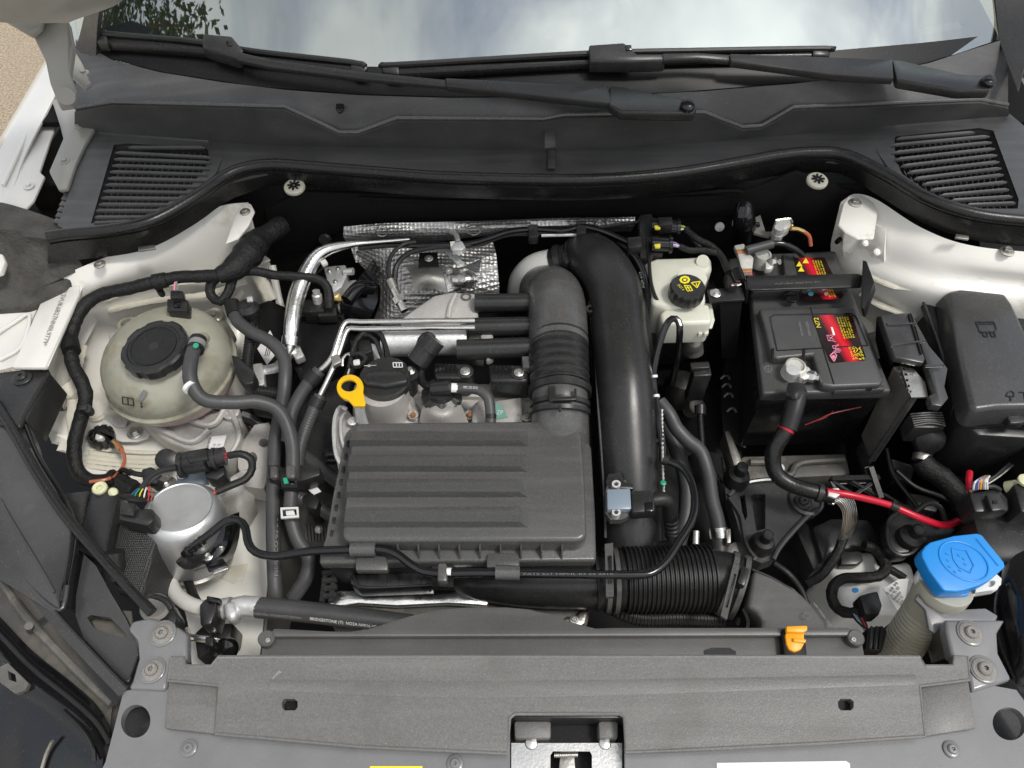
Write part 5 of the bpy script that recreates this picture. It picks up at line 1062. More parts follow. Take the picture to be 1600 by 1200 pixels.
obj('white_clip', prism([(500, 408), (508, 404), (512, 410), (504, 414)], 0.006, 0.0, 0.001), 'white_plastic', ev)
bl = thing('gaiter', 'glossy black folded rubber gaiter beside the dimpled heat shield', 'gaiter', (560, 460, -0.2))
obj('skin', loft([[(594, 392, -0.06), (605, 392, -0.07)], [(568, 425, -0.04), (592, 440, -0.06)], [(545, 455, -0.04), (590, 470, -0.07)], [(532, 480, -0.05), (580, 494, -0.08)], [(536, 505, -0.09), (575, 510, -0.10)]], n=12, th=0.006, across=24), 'plastic_gloss', bl)
obj('fold', tube([(542, 470, -0.035), (560, 450, -0.032), (582, 450, -0.045)], 22, n=12), 'plastic_gloss', bl)
# ------------------------------------------------------------------ heat shields
hs = thing('bulkhead_heat_shield', 'dimpled aluminium heat shield strip along the bulkhead', 'heat shield', (760, 365, -0.1))
top = [(537, 354), (600, 349), (680, 347), (760, 345), (860, 341), (940, 340), (992, 339)]
bot = [(547, 388), (600, 379), (680, 378), (760, 368), (860, 362), (940, 362), (986, 362)]
obj('sheet', loft([[UY(x, y, YF - 0.030) for x, y in top], [UY(x, (y + bot[i][1]) / 2, YF - 0.040 - 0.004 * (i % 2)) for i, (x, y) in enumerate(top)], [UY(x, y, YF - 0.036) for x, y in bot]], n=60, th=0.002, across=8), 'shield', hs)
for x, y in ((597, 362), (740, 360), (938, 352)): obj('embossed_ring', tube([UY(x + 10 * math.cos(a), y + 7 * math.sin(a), YF - 0.048) for a in [i * math.pi / 8 for i in range(17)]], r=0.0012, n=6, smooth=False), 'shield_flat', hs)
obj('lower_flap', loft([[UY(548, 386, YF - 0.04), UY(575, 384, YF - 0.04)], [UY(556, 410, YF - 0.06), UY(578, 408, YF - 0.06)]], n=10, th=0.002), 'shield', hs)
ex = thing('exhaust_heat_shield', 'crumpled dimpled aluminium shield over the exhaust behind the engine', 'heat shield', (680, 450, -0.2))
obj('wrap', loft([[(556, 392, -0.05), (600, 388, -0.03), (680, 380, -0.03), (770, 378, -0.03)], [(560, 410, -0.07), (610, 405, -0.04), (690, 398, -0.03), (775, 396, -0.035)], [(590, 440, -0.08), (625, 430, -0.05), (700, 425, -0.04), (778, 425, -0.05)], [(594, 470, -0.09), (630, 460, -0.065), (710, 455, -0.06), (780, 452, -0.07)], [(580, 510, -0.12), (620, 500, -0.10), (700, 480, -0.09), (778, 470, -0.09)]], n=50, th=0.002, across=30), 'shield', ex)
obj('bright_patch', loft([[(634, 416, -0.025), (665, 414, -0.022), (692, 414, -0.022)], [(644, 436, -0.028), (668, 432, -0.018), (694, 434, -0.020)], [(642, 460, -0.045), (664, 450, -0.035), (700, 458, -0.035)]], n=24, th=0.002, across=14), 'steel_dull', ex)
obj('bright_patch', loft([[(690, 416, -0.020), (718, 418, -0.016), (752, 404, -0.020)], [(694, 432, -0.018), (720, 436, -0.008), (748, 430, -0.016)], [(700, 456, -0.03), (722, 450, -0.025), (742, 452, -0.03)]], n=24, th=0.002, across=14), 'shield_flat', ex)
for x, y in ((702, 424), (727, 424)): obj('rivet_ring', lathe((x, y, -0.0135), (0, -0.2, 1), [(0.0055, -0.003), (0.0055, 0.001), (0.003, 0.001), (0.0025, -0.001)], 16), 'steel', ex)
obj('bracket', plate([(655, 395), (683, 394), (686, 415), (654, 416)], [ell(670, 404, 4, 4, 12)], 0.004, -0.018), 'void', ex); bolt(ex, (670, 404, -0.016), 7, m='steel_dull')
obj('strut', prism([(693, 390), (708, 390), (726, 412), (718, 416)], 0.004, -0.008, 0.001), 'alu_pale', ex)
mf = thing('manifold_cover', 'grey cast plate sloping up behind the steel pipes', 'manifold', (690, 480, -0.1))
obj('plate', prism([(622, 500), (646, 482), (678, 460), (704, 455), (745, 457), (748, 500), (700, 506)], 0.03, -0.008, 0.006, 3), 'alu_cast', mf)
obj('bolt_hole', lathe((728, 464, -0.008), (0, 0, 1), [(0.0085, -0.004), (0.0085, 0.001), (0.005, 0.001), (0.005, -0.002)], 18), 'plastic_dirty', mf)
obj('ridge', tube([(700, 498, -0.004), (704, 478, -0.003), (712, 460, -0.004)], 8, n=8), 'alu_cast', mf)
tg = thing('silver_cylinder', 'silver cylinder lying across the engine under the steel pipes', 'cylinder', (670, 535, -0.06))
obj('barrel', cylp((604, 535, -0.025), (730, 531, -0.025), 0.0225, 32, 0.004), 'alu_pale', tg)
obj('end_cap', cylp((598, 535, -0.025), (612, 534.6, -0.025), 0.0235, 32, 0.003), 'alu_pale', tg)
obj('end_bracket', prism([(728, 513), (762, 510), (766, 540), (756, 556), (738, 552)], 0.03, -0.008, 0.004), 'steel_dull', tg)
obj('yoke', prism([(748, 515), (770, 512), (772, 555), (760, 560)], 0.02, -0.002, 0.004), 'alu_cast', tg)
wb = thing('sensor_wiring', 'tangle of thin black wires and a plug left of the silver cylinder', 'wiring', (570, 545, -0.05))
obj('lead', tube([(552, 560, -0.01), (556, 535, 0.0), (572, 518, 0.004), (592, 520, 0.002), (602, 540, -0.01), (606, 562, -0.02)], 9, n=8, lump=.05), 'tape', wb)
obj('lead', tube([(545, 575, -0.01), (552, 545, 0.0), (565, 524, 0.002), (585, 530, 0.0), (598, 560, -0.015)], 7, n=8, lump=.05), 'tape', wb)
obj('lead', tube([(548, 555, 0.0), (562, 552, 0.004), (572, 560, 0.0), (560, 572, -0.005), (548, 568, -0.004)], 7, n=8), 'rubber', wb)
obj('plug', prism([(556, 534), (578, 528), (582, 548), (562, 556)], 0.03, -0.006, 0.003), 'plastic_black', wb)
obj('holder_fin', prism([(576, 534), (598, 540), (600, 565), (588, 568), (578, 555)], 0.02, -0.03, 0.003), 'alu_pale', wb)
obj('white_tab', prism([(551, 562), (562, 560), (563, 569), (552, 570)], 0.01, 0.0, 0.002), 'white_plastic', wb)
o2 = thing('oxygen_sensor', 'steel oxygen sensor with a looping black lead on the heat shield', 'sensor', (625, 480, -0.06))
obj('body', cylp((613, 447, -0.015), (632, 486, -0.03), 0.0065), 'steel', o2)
obj('hex', bev(lathe(U(624, 468, -0.023), U(632, 486, -0.03) - U(613, 447, -0.015), [(0.010, -0.005), (0.010, 0.006)], 6), 0.001), 'steel', o2)
obj('collar', cylp((610, 438, -0.012), (616, 452, -0.017), 0.0075), 'steel_dull', o2)
obj('lead', tube([(611, 440, -0.012), (607, 420, 0.0), (612, 398, 0.008), (630, 382, 0.01), (650, 378, 0.01)], 7, n=8), 'rubber', o2)
obj('lead', tube([(616, 440, -0.02), (620, 415, -0.01), (640, 395, 0.002), (680, 386, 0.008), (712, 384, 0.01)], 9, n=8), 'rubber', o2)
ch = thing('bulkhead_harness', 'thin black cable run with clips along the bulkhead heat shield', 'wiring harness', (830, 362, -0.02))
obj('run', tube([(640, 384, 0.006), (700, 382, 0.012), (735, 380, 0.016), (765, 372, 0.018), (795, 362, 0.02), (835, 358, 0.02), (880, 360, 0.02), (910, 354, 0.022), (945, 362, 0.022), (985, 380, 0.02), (1010, 388, 0.01)], 9, n=10), 'plastic_gloss', ch)
obj('run', tube([(560, 388, 0.002), (620, 384, 0.004), (700, 386, 0.008), (750, 382, 0.012), (790, 368, 0.014), (835, 365, 0.014), (905, 360, 0.016), (960, 352, 0.015), (1005, 346, 0.012)], 6, n=8), 'rubber', ch)
obj('white_sleeve', tube([(846, 368, 0.012), (900, 367, 0.012)], 5, n=8), 'alu_pale', ch)
obj('pale_clip', prism([(709, 378), (722, 376), (728, 386), (722, 390), (706, 390)], 0.012, 0.022, 0.002), 'alu_pale', ch)
obj('pale_clip', tube([(705, 362, -0.01), (712, 366, 0.0), (716, 378, 0.016)], 8, n=8), 'alu_pale', ch)
obj('white_clip', prism([(703, 377), (711, 376), (712, 383), (704, 384)], 0.01, 0.018, 0.001), 'white_plastic', ch)
for x, y in ((833, 358), (908, 352)): obj('clip', prism([(x - 8, y - 8), (x + 8, y - 9), (x + 8, y + 12), (x - 7, y + 13)], 0.016, 0.026, 0.003), 'plastic_black', ch)
# ------------------------------------------------------------------ airbox
ax_ = thing('airbox', 'large dark grey airbox with four raised ribs on its lid', 'air filter box', (720, 780, -0.16))
lidp = [(549, 680), (556, 660), (640, 658.5), (850, 656.5), (893, 662), (909, 676), (914, 760), (917, 838), (905, 845), (720, 845), (545, 845), (534, 840), (541, 760)]
obj('lid', prism(lidp, 0.032, 0.0, 0.008, 4), 'plastic_airbox', ax_)
obj('lid_flange', prism([(540, 676), (552, 662), (908, 662), (924, 700), (930, 800), (932, 876), (498, 880), (500, 864), (508, 840), (520, 770)], 0.020, -0.030, 0.004, 3), 'plastic_airbox', ax_)
obj('body', prism([(556, 690), (905, 690), (926, 800), (922, 884), (512, 886), (524, 790)], 0.10, -0.051, 0.006, taper=0.97), 'plastic_black', ax_)
for yt, yb, xl in ((674, 696, 547), (710, 736, 544), (748, 776, 541), (792, 823, 538)):
    b_ = bmesh.new(); ym = yb - 8
    vs = [b_.verts.new(U(*q)) for q in ((xl + 2, yt, 0.0003), (811, yt, 0.0003), (825, yt, 0.0003), (811, ym, 0.0125), (xl, ym, 0.0125), (825, yb + 1, 0.0002), (xl - 1, yb + 1, 0.0002))]
    a, b2, c, d, e, f_, g_ = vs
    for q in ((a, b2, d, e), (b2, c, f_, d), (e, d, f_, g_), (a, e, g_)): b_.faces.new(q)
    obj('rib', bev(b_, 0.0012, 2, 10), 'plastic_airbox', ax_)
for i in range(9):
    x = 619 + i * 32.3
    A_ = U(x, 846, -0.006); C_ = U(x, 874, -0.0297); C_.x = A_.x; obj('gusset', prism([A_, Vector((A_.x, A_.y + 0.004, -0.0297)), C_], 0, b=0.0004, seg=1, ext=Vector((0.0022, 0, 0))), 'plastic_airbox', ax_)
for i in range(8):
    y = 688 + i * 20; x = 541 - i * 3.6
    obj('side_notch', prism([(x, y), (x + 5, y - 1), (x + 3, y + 10), (x - 1, y + 8)], 0.004, -0.0275, 0.001), 'plastic_black', ax_)
for x0, x1, y0, y1 in ((555, 606, 868, 891), (760, 812, 863, 887)):
    k = obj('latch_clip', prism([(x0 + 2, y0), (x1 - 3, y0), (x1, y0 + 10), (x1, y1), (x0, y1), (x0, y0 + 10)], 0.014, -0.022, 0.003), 'plastic_airbox', ax_)
    obj('clip_tongue', prism([(x0 + 3, y1 - 5), (x1 - 3, y1 - 5), (x1 - 4, y1 + 3), (x0 + 4, y1 + 3)], 0.006, -0.030, 0.001), 'plastic_black', k)
obj('pipe_bracket', plate([(675, 884), (708, 884), (708, 917), (675, 917)], [[(682, 888), (702, 888), (702, 904), (682, 904)]], 0.012, -0.040), 'plastic_black', ax_)
obj('pipe_clip', prism([(684, 879), (698, 879), (699, 908), (683, 908)], 0.02, -0.006, 0.003), 'plastic_airbox', ax_)
obj('front_tray', prism([(545, 897), (676, 893), (676, 916), (560, 920), (548, 912)], 0.03, -0.072, 0.003), 'plastic_black', ax_)
for i in range(6): obj('tray_rib', prism([(572 + i * 17, 897), (574 + i * 17, 897), (574 + i * 17, 914), (572 + i * 17, 914)], 0.004, -0.0705, 0.0005), 'plastic_black', ax_)
obj('tray_rim', tube([(552, 894, -0.068), (556, 908, -0.068), (570, 918, -0.068), (675, 914, -0.068)], 4, n=8), 'plastic_black', ax_)
for i in range(4): obj('rung', bar((504, 896 + i * 12, -0.10), (526, 893 + i * 12, -0.10), 0.004, 0.004, 0.0008), 'plastic_black', ax_)
for x in (506, 520): obj('rail', bar((x + 3, 893, -0.103), (x - 3, 940, -0.103), 0.004, 0.006, 0.0008), 'plastic_black', ax_)
# outlet elbow with bellows and the three resonator pipes
ie = thing('intake_elbow', 'thick black intake elbow with bellows rising from the airbox', 'intake pipe', (875, 640, -0.06))
obj('foot', tube([(874, 735, -0.075), (875, 700, -0.052), (875, 664, -0.024), (875, 632, -0.006), (875, 600, 0.0)], 90, n=36, rs=[1.0, 1.03, 1.0, 0.96, 0.95]), 'plastic_airbox', ie)
obj('bellows', tube([(875, 606, -0.001), (874, 575, 0.004), (874, 530, 0.009)], 93, n=36, corr=(0.0125, 0.08)), 'plastic_black', ie)
obj('pipe', tube([(874, 545, 0.007), (873, 510, 0.011), (871, 478, 0.010), (867, 462, -0.004), (860, 456, -0.03), (850, 455, -0.06)], 86, n=36), 'plastic_airbox', ie)
for ya, yb, w_ in ((608, 618, 99), (630, 637, 94), (641, 647, 95)): obj('clamp_ring', tube([(875, ya, -0.002), (875, yb, -0.004)], w_, n=36, smooth=False), 'plastic_black', ie)
obj('clamp_tab', prism([(856, 602), (868, 602), (868, 620), (897, 618), (897, 606), (901, 606), (901, 624), (858, 626)], 0.006, 0.040, 0.0015), 'plastic_black', ie)
obj('clamp_peg', prism([(873, 632), (877, 632), (877, 640), (873, 640)], 0.006, 0.038, 0.001), 'plastic_black', ie)
obj('flange', prism([(826, 436), (834, 436), (836, 560), (826, 572)], 0.07, 0.012, 0.003), 'plastic_black', ie)
obj('flange_foot', prism([(815, 556), (828, 556), (829, 574), (817, 574)], 0.03, 0.01, 0.002), 'plastic_airbox', ie)
for xa, xb, ya, yb, w_ in ((742, 830, 474, 473, 30), (729, 830, 512, 510, 31), (714, 830, 547, 543, 33)):
    r_ = mm(w_, U(xa, ya, -0.004)) / 2
    obj('resonator_pipe', cylp((xa, ya, -0.002), (xb, yb, -0.002), r_, 32, 0.003), 'plastic_black', ie)
    obj('pipe_seam', bar((xa + 2, ya - w_ / 2 + 3, 0.004), (xb, yb - w_ / 2 + 3, 0.004), 0.002, 0.0015, 0.0004), 'plastic_black', ie)
# charge pipe
cg = thing('charge_pipe', 'long smooth black charge pipe running forward right of the airbox', 'pipe', (985, 850, -0.2))
obj('pipe', tube([(905, 408, -0.05), (918, 402, -0.02), (940, 418, 0.008), (960, 455, 0.012), (968, 520, 0.002), (975, 600, -0.012), (981, 700, -0.048), (985, 790, -0.085), (986, 880, -0.125)], 86, n=40), 'plastic_black', cg)
obj('seam_flange', loft([[(919, 470, 0.012), (926, 540, 0.0), (932, 620, -0.015), (938, 700, -0.04), (944, 790, -0.075), (946, 840, -0.10)], [(930, 470, 0.012), (937, 540, 0.0), (943, 620, -0.015), (949, 700, -0.04), (954, 790, -0.075), (954, 840, -0.10)]], n=30, th=0.006), 'plastic_black', cg)
obj('seam_edge', tube([(925, 476, 0.016), (930, 540, 0.005), (934, 620, -0.010), (940, 700, -0.036), (945, 790, -0.070), (946, 840, -0.09)], 5, n=8), 'plastic_airbox', cg)
obj('seam_flange', loft([[(985, 430, 0.02), (1004, 500, 0.01), (1014, 590, -0.008), (1019, 680, -0.04), (1021, 760, -0.07)], [(996, 430, 0.02), (1015, 500, 0.01), (1025, 590, -0.008), (1029, 680, -0.04), (1029, 760, -0.07)]], n=30, th=0.005), 'plastic_black', cg)
obj('ear', plate(ell(922, 482, 7, 6, 18), [ell(922, 482, 3, 3, 12)], 0.008, 0.018), 'plastic_black', cg)
obj('ear', plate(ell(1025, 683, 9, 8, 18), [ell(1025, 683, 3.5, 3, 12)], 0.02, -0.028), 'plastic_black', cg)
obj('coupler', tube([(868, 414, -0.045), (885, 408, -0.035), (905, 404, -0.03)], 54, n=28), 'rubber', cg)
for x, w_ in ((872, 60), (893, 62)): obj('clamp', tube([(x, 412 - (x - 872) * .25, -0.042 + (x - 872) * .0005), (x + 9, 409.5 - (x - 872) * .25, -0.038 + (x - 872) * .0005)], w_, n=28, smooth=False), 'plastic_black', cg)
obj('clamp_lock', prism([(876, 395), (908, 385), (912, 400), (884, 412)], 0.014, 0.0, 0.003), 'plastic_black', cg)
obj('turbo_neck', tube([(812, 462, -0.12), (822, 440, -0.09), (840, 424, -0.06), (864, 416, -0.05)], 54, n=24, rs=[0.8, 1, 1.05, 1]), 'white_plastic', cg)
mp = thing('pressure_map_sensor', 'blue-grey sensor with two screw holes on the front of the charge pipe', 'sensor', (965, 785, -0.08))
zz = -0.020
obj('base', plate([(946, 768), (950, 752), (978, 750), (984, 764), (982, 806), (972, 812), (954, 812), (945, 800)], [ell(963, 757, 4, 3.5, 12), ell(963, 800, 4, 3.5, 12)], 0.012, zz - 0.003), 'plastic_airbox', mp)
obj('body', prism([(948, 764), (985, 763), (987, 795), (949, 796)], 0.012, zz + 0.008, 0.002), 'blue_grey', mp)
for y in (756, 800): obj('screw_sleeve', plate(ell(963, y, 7, 6, 20), [ell(963, y, 3.8, 3.2, 14)], 0.01, zz + 0.006), 'alu_pale', mp)
obj('bracket', prism([(946, 752), (950, 740), (970, 737), (976, 752), (990, 756), (990, 764), (950, 762)], 0.01, zz - 0.002, 0.002), 'plastic_black', mp)
obj('plug', prism([(987, 766), (1022, 764), (1024, 798), (988, 801)], 0.022, zz + 0.010, 0.003), 'plastic_black', mp)
obj('plug_lock', prism([(1008, 784), (1020, 783), (1021, 798), (1009, 799)], 0.004, zz + 0.013, 0.001), 'plastic_gloss', mp)
obj('elbow', tube([(1020, 782, zz), (1036, 780, zz), (1046, 788, zz - 0.01), (1048, 806, zz - 0.03)], 24, n=14), 'rubber', mp)
obj('boot', tube([(1047, 800, zz - 0.026), (1050, 826, zz - 0.05), (1050, 840, zz - 0.06)], 24, n=14, corr=(0.007, 0.12)), 'rubber', mp)
obj('lead', tube([(1050, 838, zz - 0.05), (1046, 850, zz - 0.06), (1030, 852, zz - 0.07)], 14, n=10), 'rubber', mp)
# ------------------------------------------------------------------ intake hose at the front
il = thing('intake_hose', 'ribbed black intake hose with clamps between airbox and front snorkel', 'hose', (1040, 905, -0.16))
obj('inlet_cone', tube([(690, 908, -0.13), (740, 912, -0.11), (800, 914, -0.10), (870, 914, -0.095), (945, 912, -0.092)], 66, n=32, rs=[0.35, 0.75, 0.98, 1.1, 1.15]), 'plastic_black', il)
obj('cuff', tube([(928, 908, -0.090), (985, 905, -0.09)], 92, n=36, corr=(0.011, 0.04)), 'rubber', il)
obj('ribbed_section', tube([(976, 906, -0.09), (1040, 905, -0.09), (1110, 904, -0.09)], 103, n=40, corr=(0.0058, 0.065)), 'rubber', il)
obj('plain_end', tube([(1106, 904, -0.09), (1130, 908, -0.09), (1158, 918, -0.09)], 92, n=36), 'rubber', il)
for xa, w_ in ((944, 100), (957, 102)):
    obj('clamp', tube([(xa, 907, -0.09), (xa + 7, 907, -0.09)], w_, n=36, smooth=False), 'plastic_airbox', il)
obj('clamp_lock', plate([(945, 850), (958, 848), (959, 932), (947, 933)], [[(949, 868), (956, 868), (956, 912), (950, 912)]], 0.006, -0.040), 'plastic_airbox', il)
for xa in (1132, 1150): obj('clamp', tube([(xa, 909 + (xa - 1130) * .35, -0.09), (xa + 8, 912 + (xa - 1130) * .35, -0.09)], 103, n=36, smooth=False), 'plastic_airbox', il)
obj('clamp_lock', plate([(1146, 880), (1156, 884), (1136, 968), (1126, 962)], [[(1147, 896), (1151, 897), (1137, 950), (1133, 948)]], 0.006, -0.042), 'plastic_airbox', il)
obj('clamp_lock', prism([(1160, 884), (1172, 888), (1164, 916), (1152, 910)], 0.02, -0.040, 0.002), 'plastic_black', il)
sk = thing('air_snorkel', 'smooth grey-black air snorkel flaring forward from the hose clamp', 'air duct', (1230, 970, -0.16))
obj('duct', prism([(1178, 889), (1212, 902), (1242, 918), (1268, 942), (1290, 970), (1304, 1004), (1306, 1020), (1172, 1022), (1186, 992), (1191, 970), (1182, 955), (1168, 948)], 0.07, -0.048, 0.010, 4), 'plastic_shroud', sk)
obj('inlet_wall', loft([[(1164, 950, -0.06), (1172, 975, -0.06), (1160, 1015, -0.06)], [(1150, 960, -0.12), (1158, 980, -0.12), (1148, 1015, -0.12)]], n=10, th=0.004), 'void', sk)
obj('edge_seam', tube([(1176, 890, -0.049), (1212, 906, -0.049), (1254, 936, -0.051), (1288, 978, -0.059), (1304, 1014, -0.069)], 4, n=8), 'plastic_black', sk)
obj('mould_mark', join(*[tube([(1261 + 5 * math.cos(a), 962 + 5 * math.sin(a), -0.0415) for a in [i * math.pi / 6 for i in range(13)]], 1.3, n=5, smooth=False)]), 'relief_grey', sk)
lettering(sk, '>PP-TD20< 2Q0 129', (1268, 944, -0.056), (1303, 990, -0.066), 'print_grey', n=(0.3, 0, 1), hgt=0.004, lift=0.002)
tc2 = thing('timing_case', 'dirty dark timing case with a bright wavy flange in front of the airbox', 'engine case', (720, 960, -0.25))
obj('bright_flange', prism([(512, 936), (516, 928), (530, 922), (580, 922), (605, 926), (622, 922), (642, 922), (668, 928), (700, 926), (724, 922), (742, 924), (766, 936), (760, 946), (700, 942), (620, 946), (560, 942), (530, 947), (514, 946)], 0.012, -0.112, 0.0025, 2), 'alu_pipe', tc2)
obj('case_top', prism([(512, 938), (770, 938), (925, 935), (918, 976), (900, 984), (520, 984)], 0.08, -0.132, 0.006), 'plastic_dirty', tc2)
obj('right_corner', prism([(846, 966), (870, 968), (900, 962), (914, 950), (919, 955), (914, 974), (900, 982), (850, 980)], 0.012, -0.120, 0.004), 'steel_dull', tc2)
bolt(tc2, (897, 968, -0.118), 7, 'torx', 'steel_dull')
tag(obj('ribbed_conduit', tube([(955, 948, -0.12), (980, 960, -0.115), (1010, 966, -0.115), (1060, 965, -0.115), (1130, 968, -0.12)], 26, n=14, corr=(0.0045, 0.10)), 'rubber'), 'ribbed black cable conduit lying under the intake hose', 'cable conduit')

al = thing('alternator', 'dark alternator with a small yellow tag deep left of the airbox', 'alternator', (492, 800, -0.3))
obj('body', lathe((500, 812, -0.26), (0.1, -0.3, 1), [(0.045, 0), (0.048, 0.01), (0.048, 0.04), (0.04, 0.05), (0.012, 0.052)], 32), 'plastic_dirty', al)
obj('plug', prism([(484, 790), (500, 788), (502, 806), (486, 808)], 0.03, -0.17, 0.003), 'plastic_black', al)
obj('yellow_tag', prism([(488, 784), (496, 783), (497, 788), (489, 789)], 0.004, -0.165, 0.0008), 'wire_yellow', al)
obj('wire', tube([(478, 764, -0.15), (486, 774, -0.15), (492, 786, -0.165)], 3.5, n=6), 'rubber', al)
obj('stud', lathe((500, 828, -0.19), (0, -0.3, 1), [(0.006, 0), (0.006, 0.008), (0.003, 0.01)], 14), 'alu_pale', al)
obj('fins', join(*[bar((478 + i * 5, 822, -0.205), (480 + i * 5, 846, -0.215), 0.002, 0.006, 0.0005) for i in range(7)]), 'plastic_dirty', al)
mat('fuse_lid', (0.040, 0.040, 0.040), 0.26, bump=(900, 0.1), speck=0.4, var=0.15, rvar=0.05)
# ================================================================== right: inner wing
ir = thing('inner_wing', 'off-white painted inner wing behind the battery and fuse box on the right', 'inner wing', (1450, 420, -0.3), 'inner wings')
obj('upper_panel', loft([[(1316, 316, 0.048), (1335, 303, 0.05), (1370, 312, 0.052), (1440, 356, 0.058), (1520, 384, 0.06), (1660, 398, 0.06)], [(1306, 350, 0.02), (1335, 345, 0.03), (1390, 368, 0.035), (1450, 394, 0.04), (1530, 415, 0.04), (1660, 430, 0.04)], [(1298, 390, -0.04), (1340, 392, -0.012), (1395, 412, 0.004), (1460, 430, 0.012), (1540, 438, 0.015), (1660, 450, 0.015)], [(1312, 440, -0.07), (1350, 445, -0.045), (1400, 458, -0.028), (1460, 468, -0.016), (1540, 478, -0.012), (1660, 490, -0.012)], [(1330, 560, -0.22), (1370, 560, -0.20), (1420, 560, -0.18), (1470, 560, -0.16), (1540, 560, -0.14), (1660, 560, -0.12)]], n=50, th=0.003, across=40), 'paint_inner', ir)
obj('bolt_flange', prism([(1318, 318), (1326, 305), (1345, 303), (1366, 316), (1372, 332), (1366, 372), (1340, 372), (1322, 362), (1310, 350)], 0.005, 0.052, 0.003), 'paint_inner', ir)
bolt(ir, (1336, 317, 0.053), 10, m='steel_dull'); bolt(ir, (1573, 393, 0.061), 11, m='steel_dull')
obj('pocket', loft([[(1320, 350, 0.04), (1350, 345, 0.042), (1385, 356, 0.045)], [(1316, 380, 0.0), (1346, 380, 0.002), (1384, 400, 0.01)], [(1320, 410, -0.05), (1350, 412, -0.045), (1388, 428, -0.03)]], n=16, th=0.004, across=12), 'paint_inner', ir)
obj('stud_mark', lathe((1310, 376, 0.003), (0, -0.4, 1), [(0.004, -0.006), (0.004, 0.006)], 12), 'void', ir)
def seal2(pts, wpx): return obj('sealant_bead', tube(pts, wpx, n=8, lump=0.10, step=0.004, flat=0.5), 'sealant', ir)
seal2([(1352, 428, -0.026), (1385, 443, -0.018), (1410, 449, -0.016), (1450, 448, -0.004), (1470, 446, 0.002)], 13)
seal2([(1345, 458, -0.056), (1370, 474, -0.058), (1395, 484, -0.06), (1430, 494, -0.066)], 13)
seal2([(1320, 390, -0.03), (1330, 410, -0.04), (1338, 430, -0.06), (1345, 460, -0.08)], 18)
seal2([(1345, 480, -0.11), (1352, 500, -0.12), (1360, 520, -0.13)], 20)
seal2([(1312, 365, 0.01), (1316, 385, -0.01), (1330, 396, -0.02)], 7)
for x, y in ((1352, 380), (1370, 394), (1346, 405)): obj('weld_spot', lathe((x, y, 0.012 if y < 400 else -0.02), (0, -0.5, 1), [(0.006, -0.01), (0.006, 0.002), (0.003, 0.004)], 14), 'paint_inner', ir)
ls = thing('side_liner', 'black plastic side liner low on the right of the bay', 'liner', Vector((0.80, 0.5, -0.45)))
obj('wall', loft([[Vector((0.73, 0.02, -0.03)), Vector((0.74, 0.3, -0.06)), Vector((0.74, 0.6, -0.06)), Vector((0.80, 1.0, -0.02))], [Vector((0.66, 0.02, -0.45)), Vector((0.66, 0.3, -0.45)), Vector((0.66, 0.6, -0.45)), Vector((0.70, 1.0, -0.45))]], n=20, th=0.01), 'void', ls)
obj('top', loft([[Vector((0.73, -0.1, -0.03)), Vector((0.74, 0.3, -0.06)), Vector((0.74, 0.6, -0.06)), Vector((0.80, 1.0, -0.02))], [Vector((1.2, -0.1, -0.03)), Vector((1.2, 0.3, -0.05)), Vector((1.2, 0.6, -0.05)), Vector((1.2, 1.0, 0.0))]], n=20, th=0.01), 'void', ls)
# ------------------------------------------------------------------ brake fluid reservoir
bf = thing('brake_reservoir', 'milky brake fluid reservoir with a black cap printed in yellow', 'fluid reservoir', (1070, 500, -0.06))
obj('rear_tank', prism([(1005, 410), (1026, 402), (1064, 401), (1094, 399), (1112, 400), (1114, 420), (1100, 428), (1104, 472), (1046, 480), (1019, 474)], 0.07, 0.012, 0.008, 4), 'reservoir', bf)
obj('front_tank', prism([(1031, 489), (1048, 474), (1108, 474), (1113, 496), (1112, 504), (1036, 506)], 0.05, 0.004, 0.006, 4), 'reservoir', bf)
obj('weld_seam', prism([(1029, 490), (1046, 472), (1112, 474), (1117, 500), (1113, 512), (1038, 514), (1032, 504)], 0.004, -0.022, 0.001), 'reservoir', bf)
obj('lug', plate([(1091, 508), (1108, 508), (1107, 521), (1101, 522), (1101, 515), (1097, 515), (1097, 522), (1092, 522)], [], 0.006, -0.018), 'reservoir', bf)
obj('spout', cylp((1098, 412, -0.01), (1098, 408, 0.018), 0.010, b=0.003), 'reservoir', bf)
obj('neck', lathe(U(1076, 455, 0.0), (0, 0, 1), [(0.022, -0.01), (0.022, 0.03)], 28), 'reservoir', bf)
bc_ = U(1075, 447, 0.036)
bcap = obj('cap', lathe(bc_, (0, 0, 1), [(0.026, -0.022), (0.0265, -0.020), (0.0265, -0.003), (0.0245, 0.0), (0.005, 0.0004)], 80, scallop=(16, 0.03, (0, 1, 2))), 'plastic_black', bf)
zc = 0.0366
obj('warning_mark', prism(ell(1070, 437, 8.5, 6.2, 8), 0.0005, zc, 0), 'print_yellow', bcap)
obj('warning_mark', prism(ell(1070, 437, 4.6, 3.4, 16), 0.0003, zc + .0004, 0), 'print_black', bcap)
obj('warning_mark', prism(ell(1070, 437, 2.8, 2.0, 12), 0.0003, zc + .0007, 0), 'print_yellow', bcap)
obj('warning_mark', join(*line_mark(bcap, [(1080, 442), (1094, 440), (1089, 450)], 1.7, zc, closed=True), *line_mark(bcap, [(1088, 443), (1088, 447)], 1.5, zc)), 'print_yellow', bcap)
obj('warning_mark', join(*line_mark(bcap, [(1069, 446), (1078, 447), (1082, 454), (1074, 455)], 1.5, zc, closed=True), *line_mark(bcap, [(1073, 446.5), (1078, 454.5)], 1.5, zc), *line_mark(bcap, [(1071, 450), (1080, 450)], 1.2, zc)), 'print_yellow', bcap)
lettering(bcap, 'DOT 4', (1058, 446, zc), (1066, 454.5, zc), 'print_yellow', hgt=0.0045)
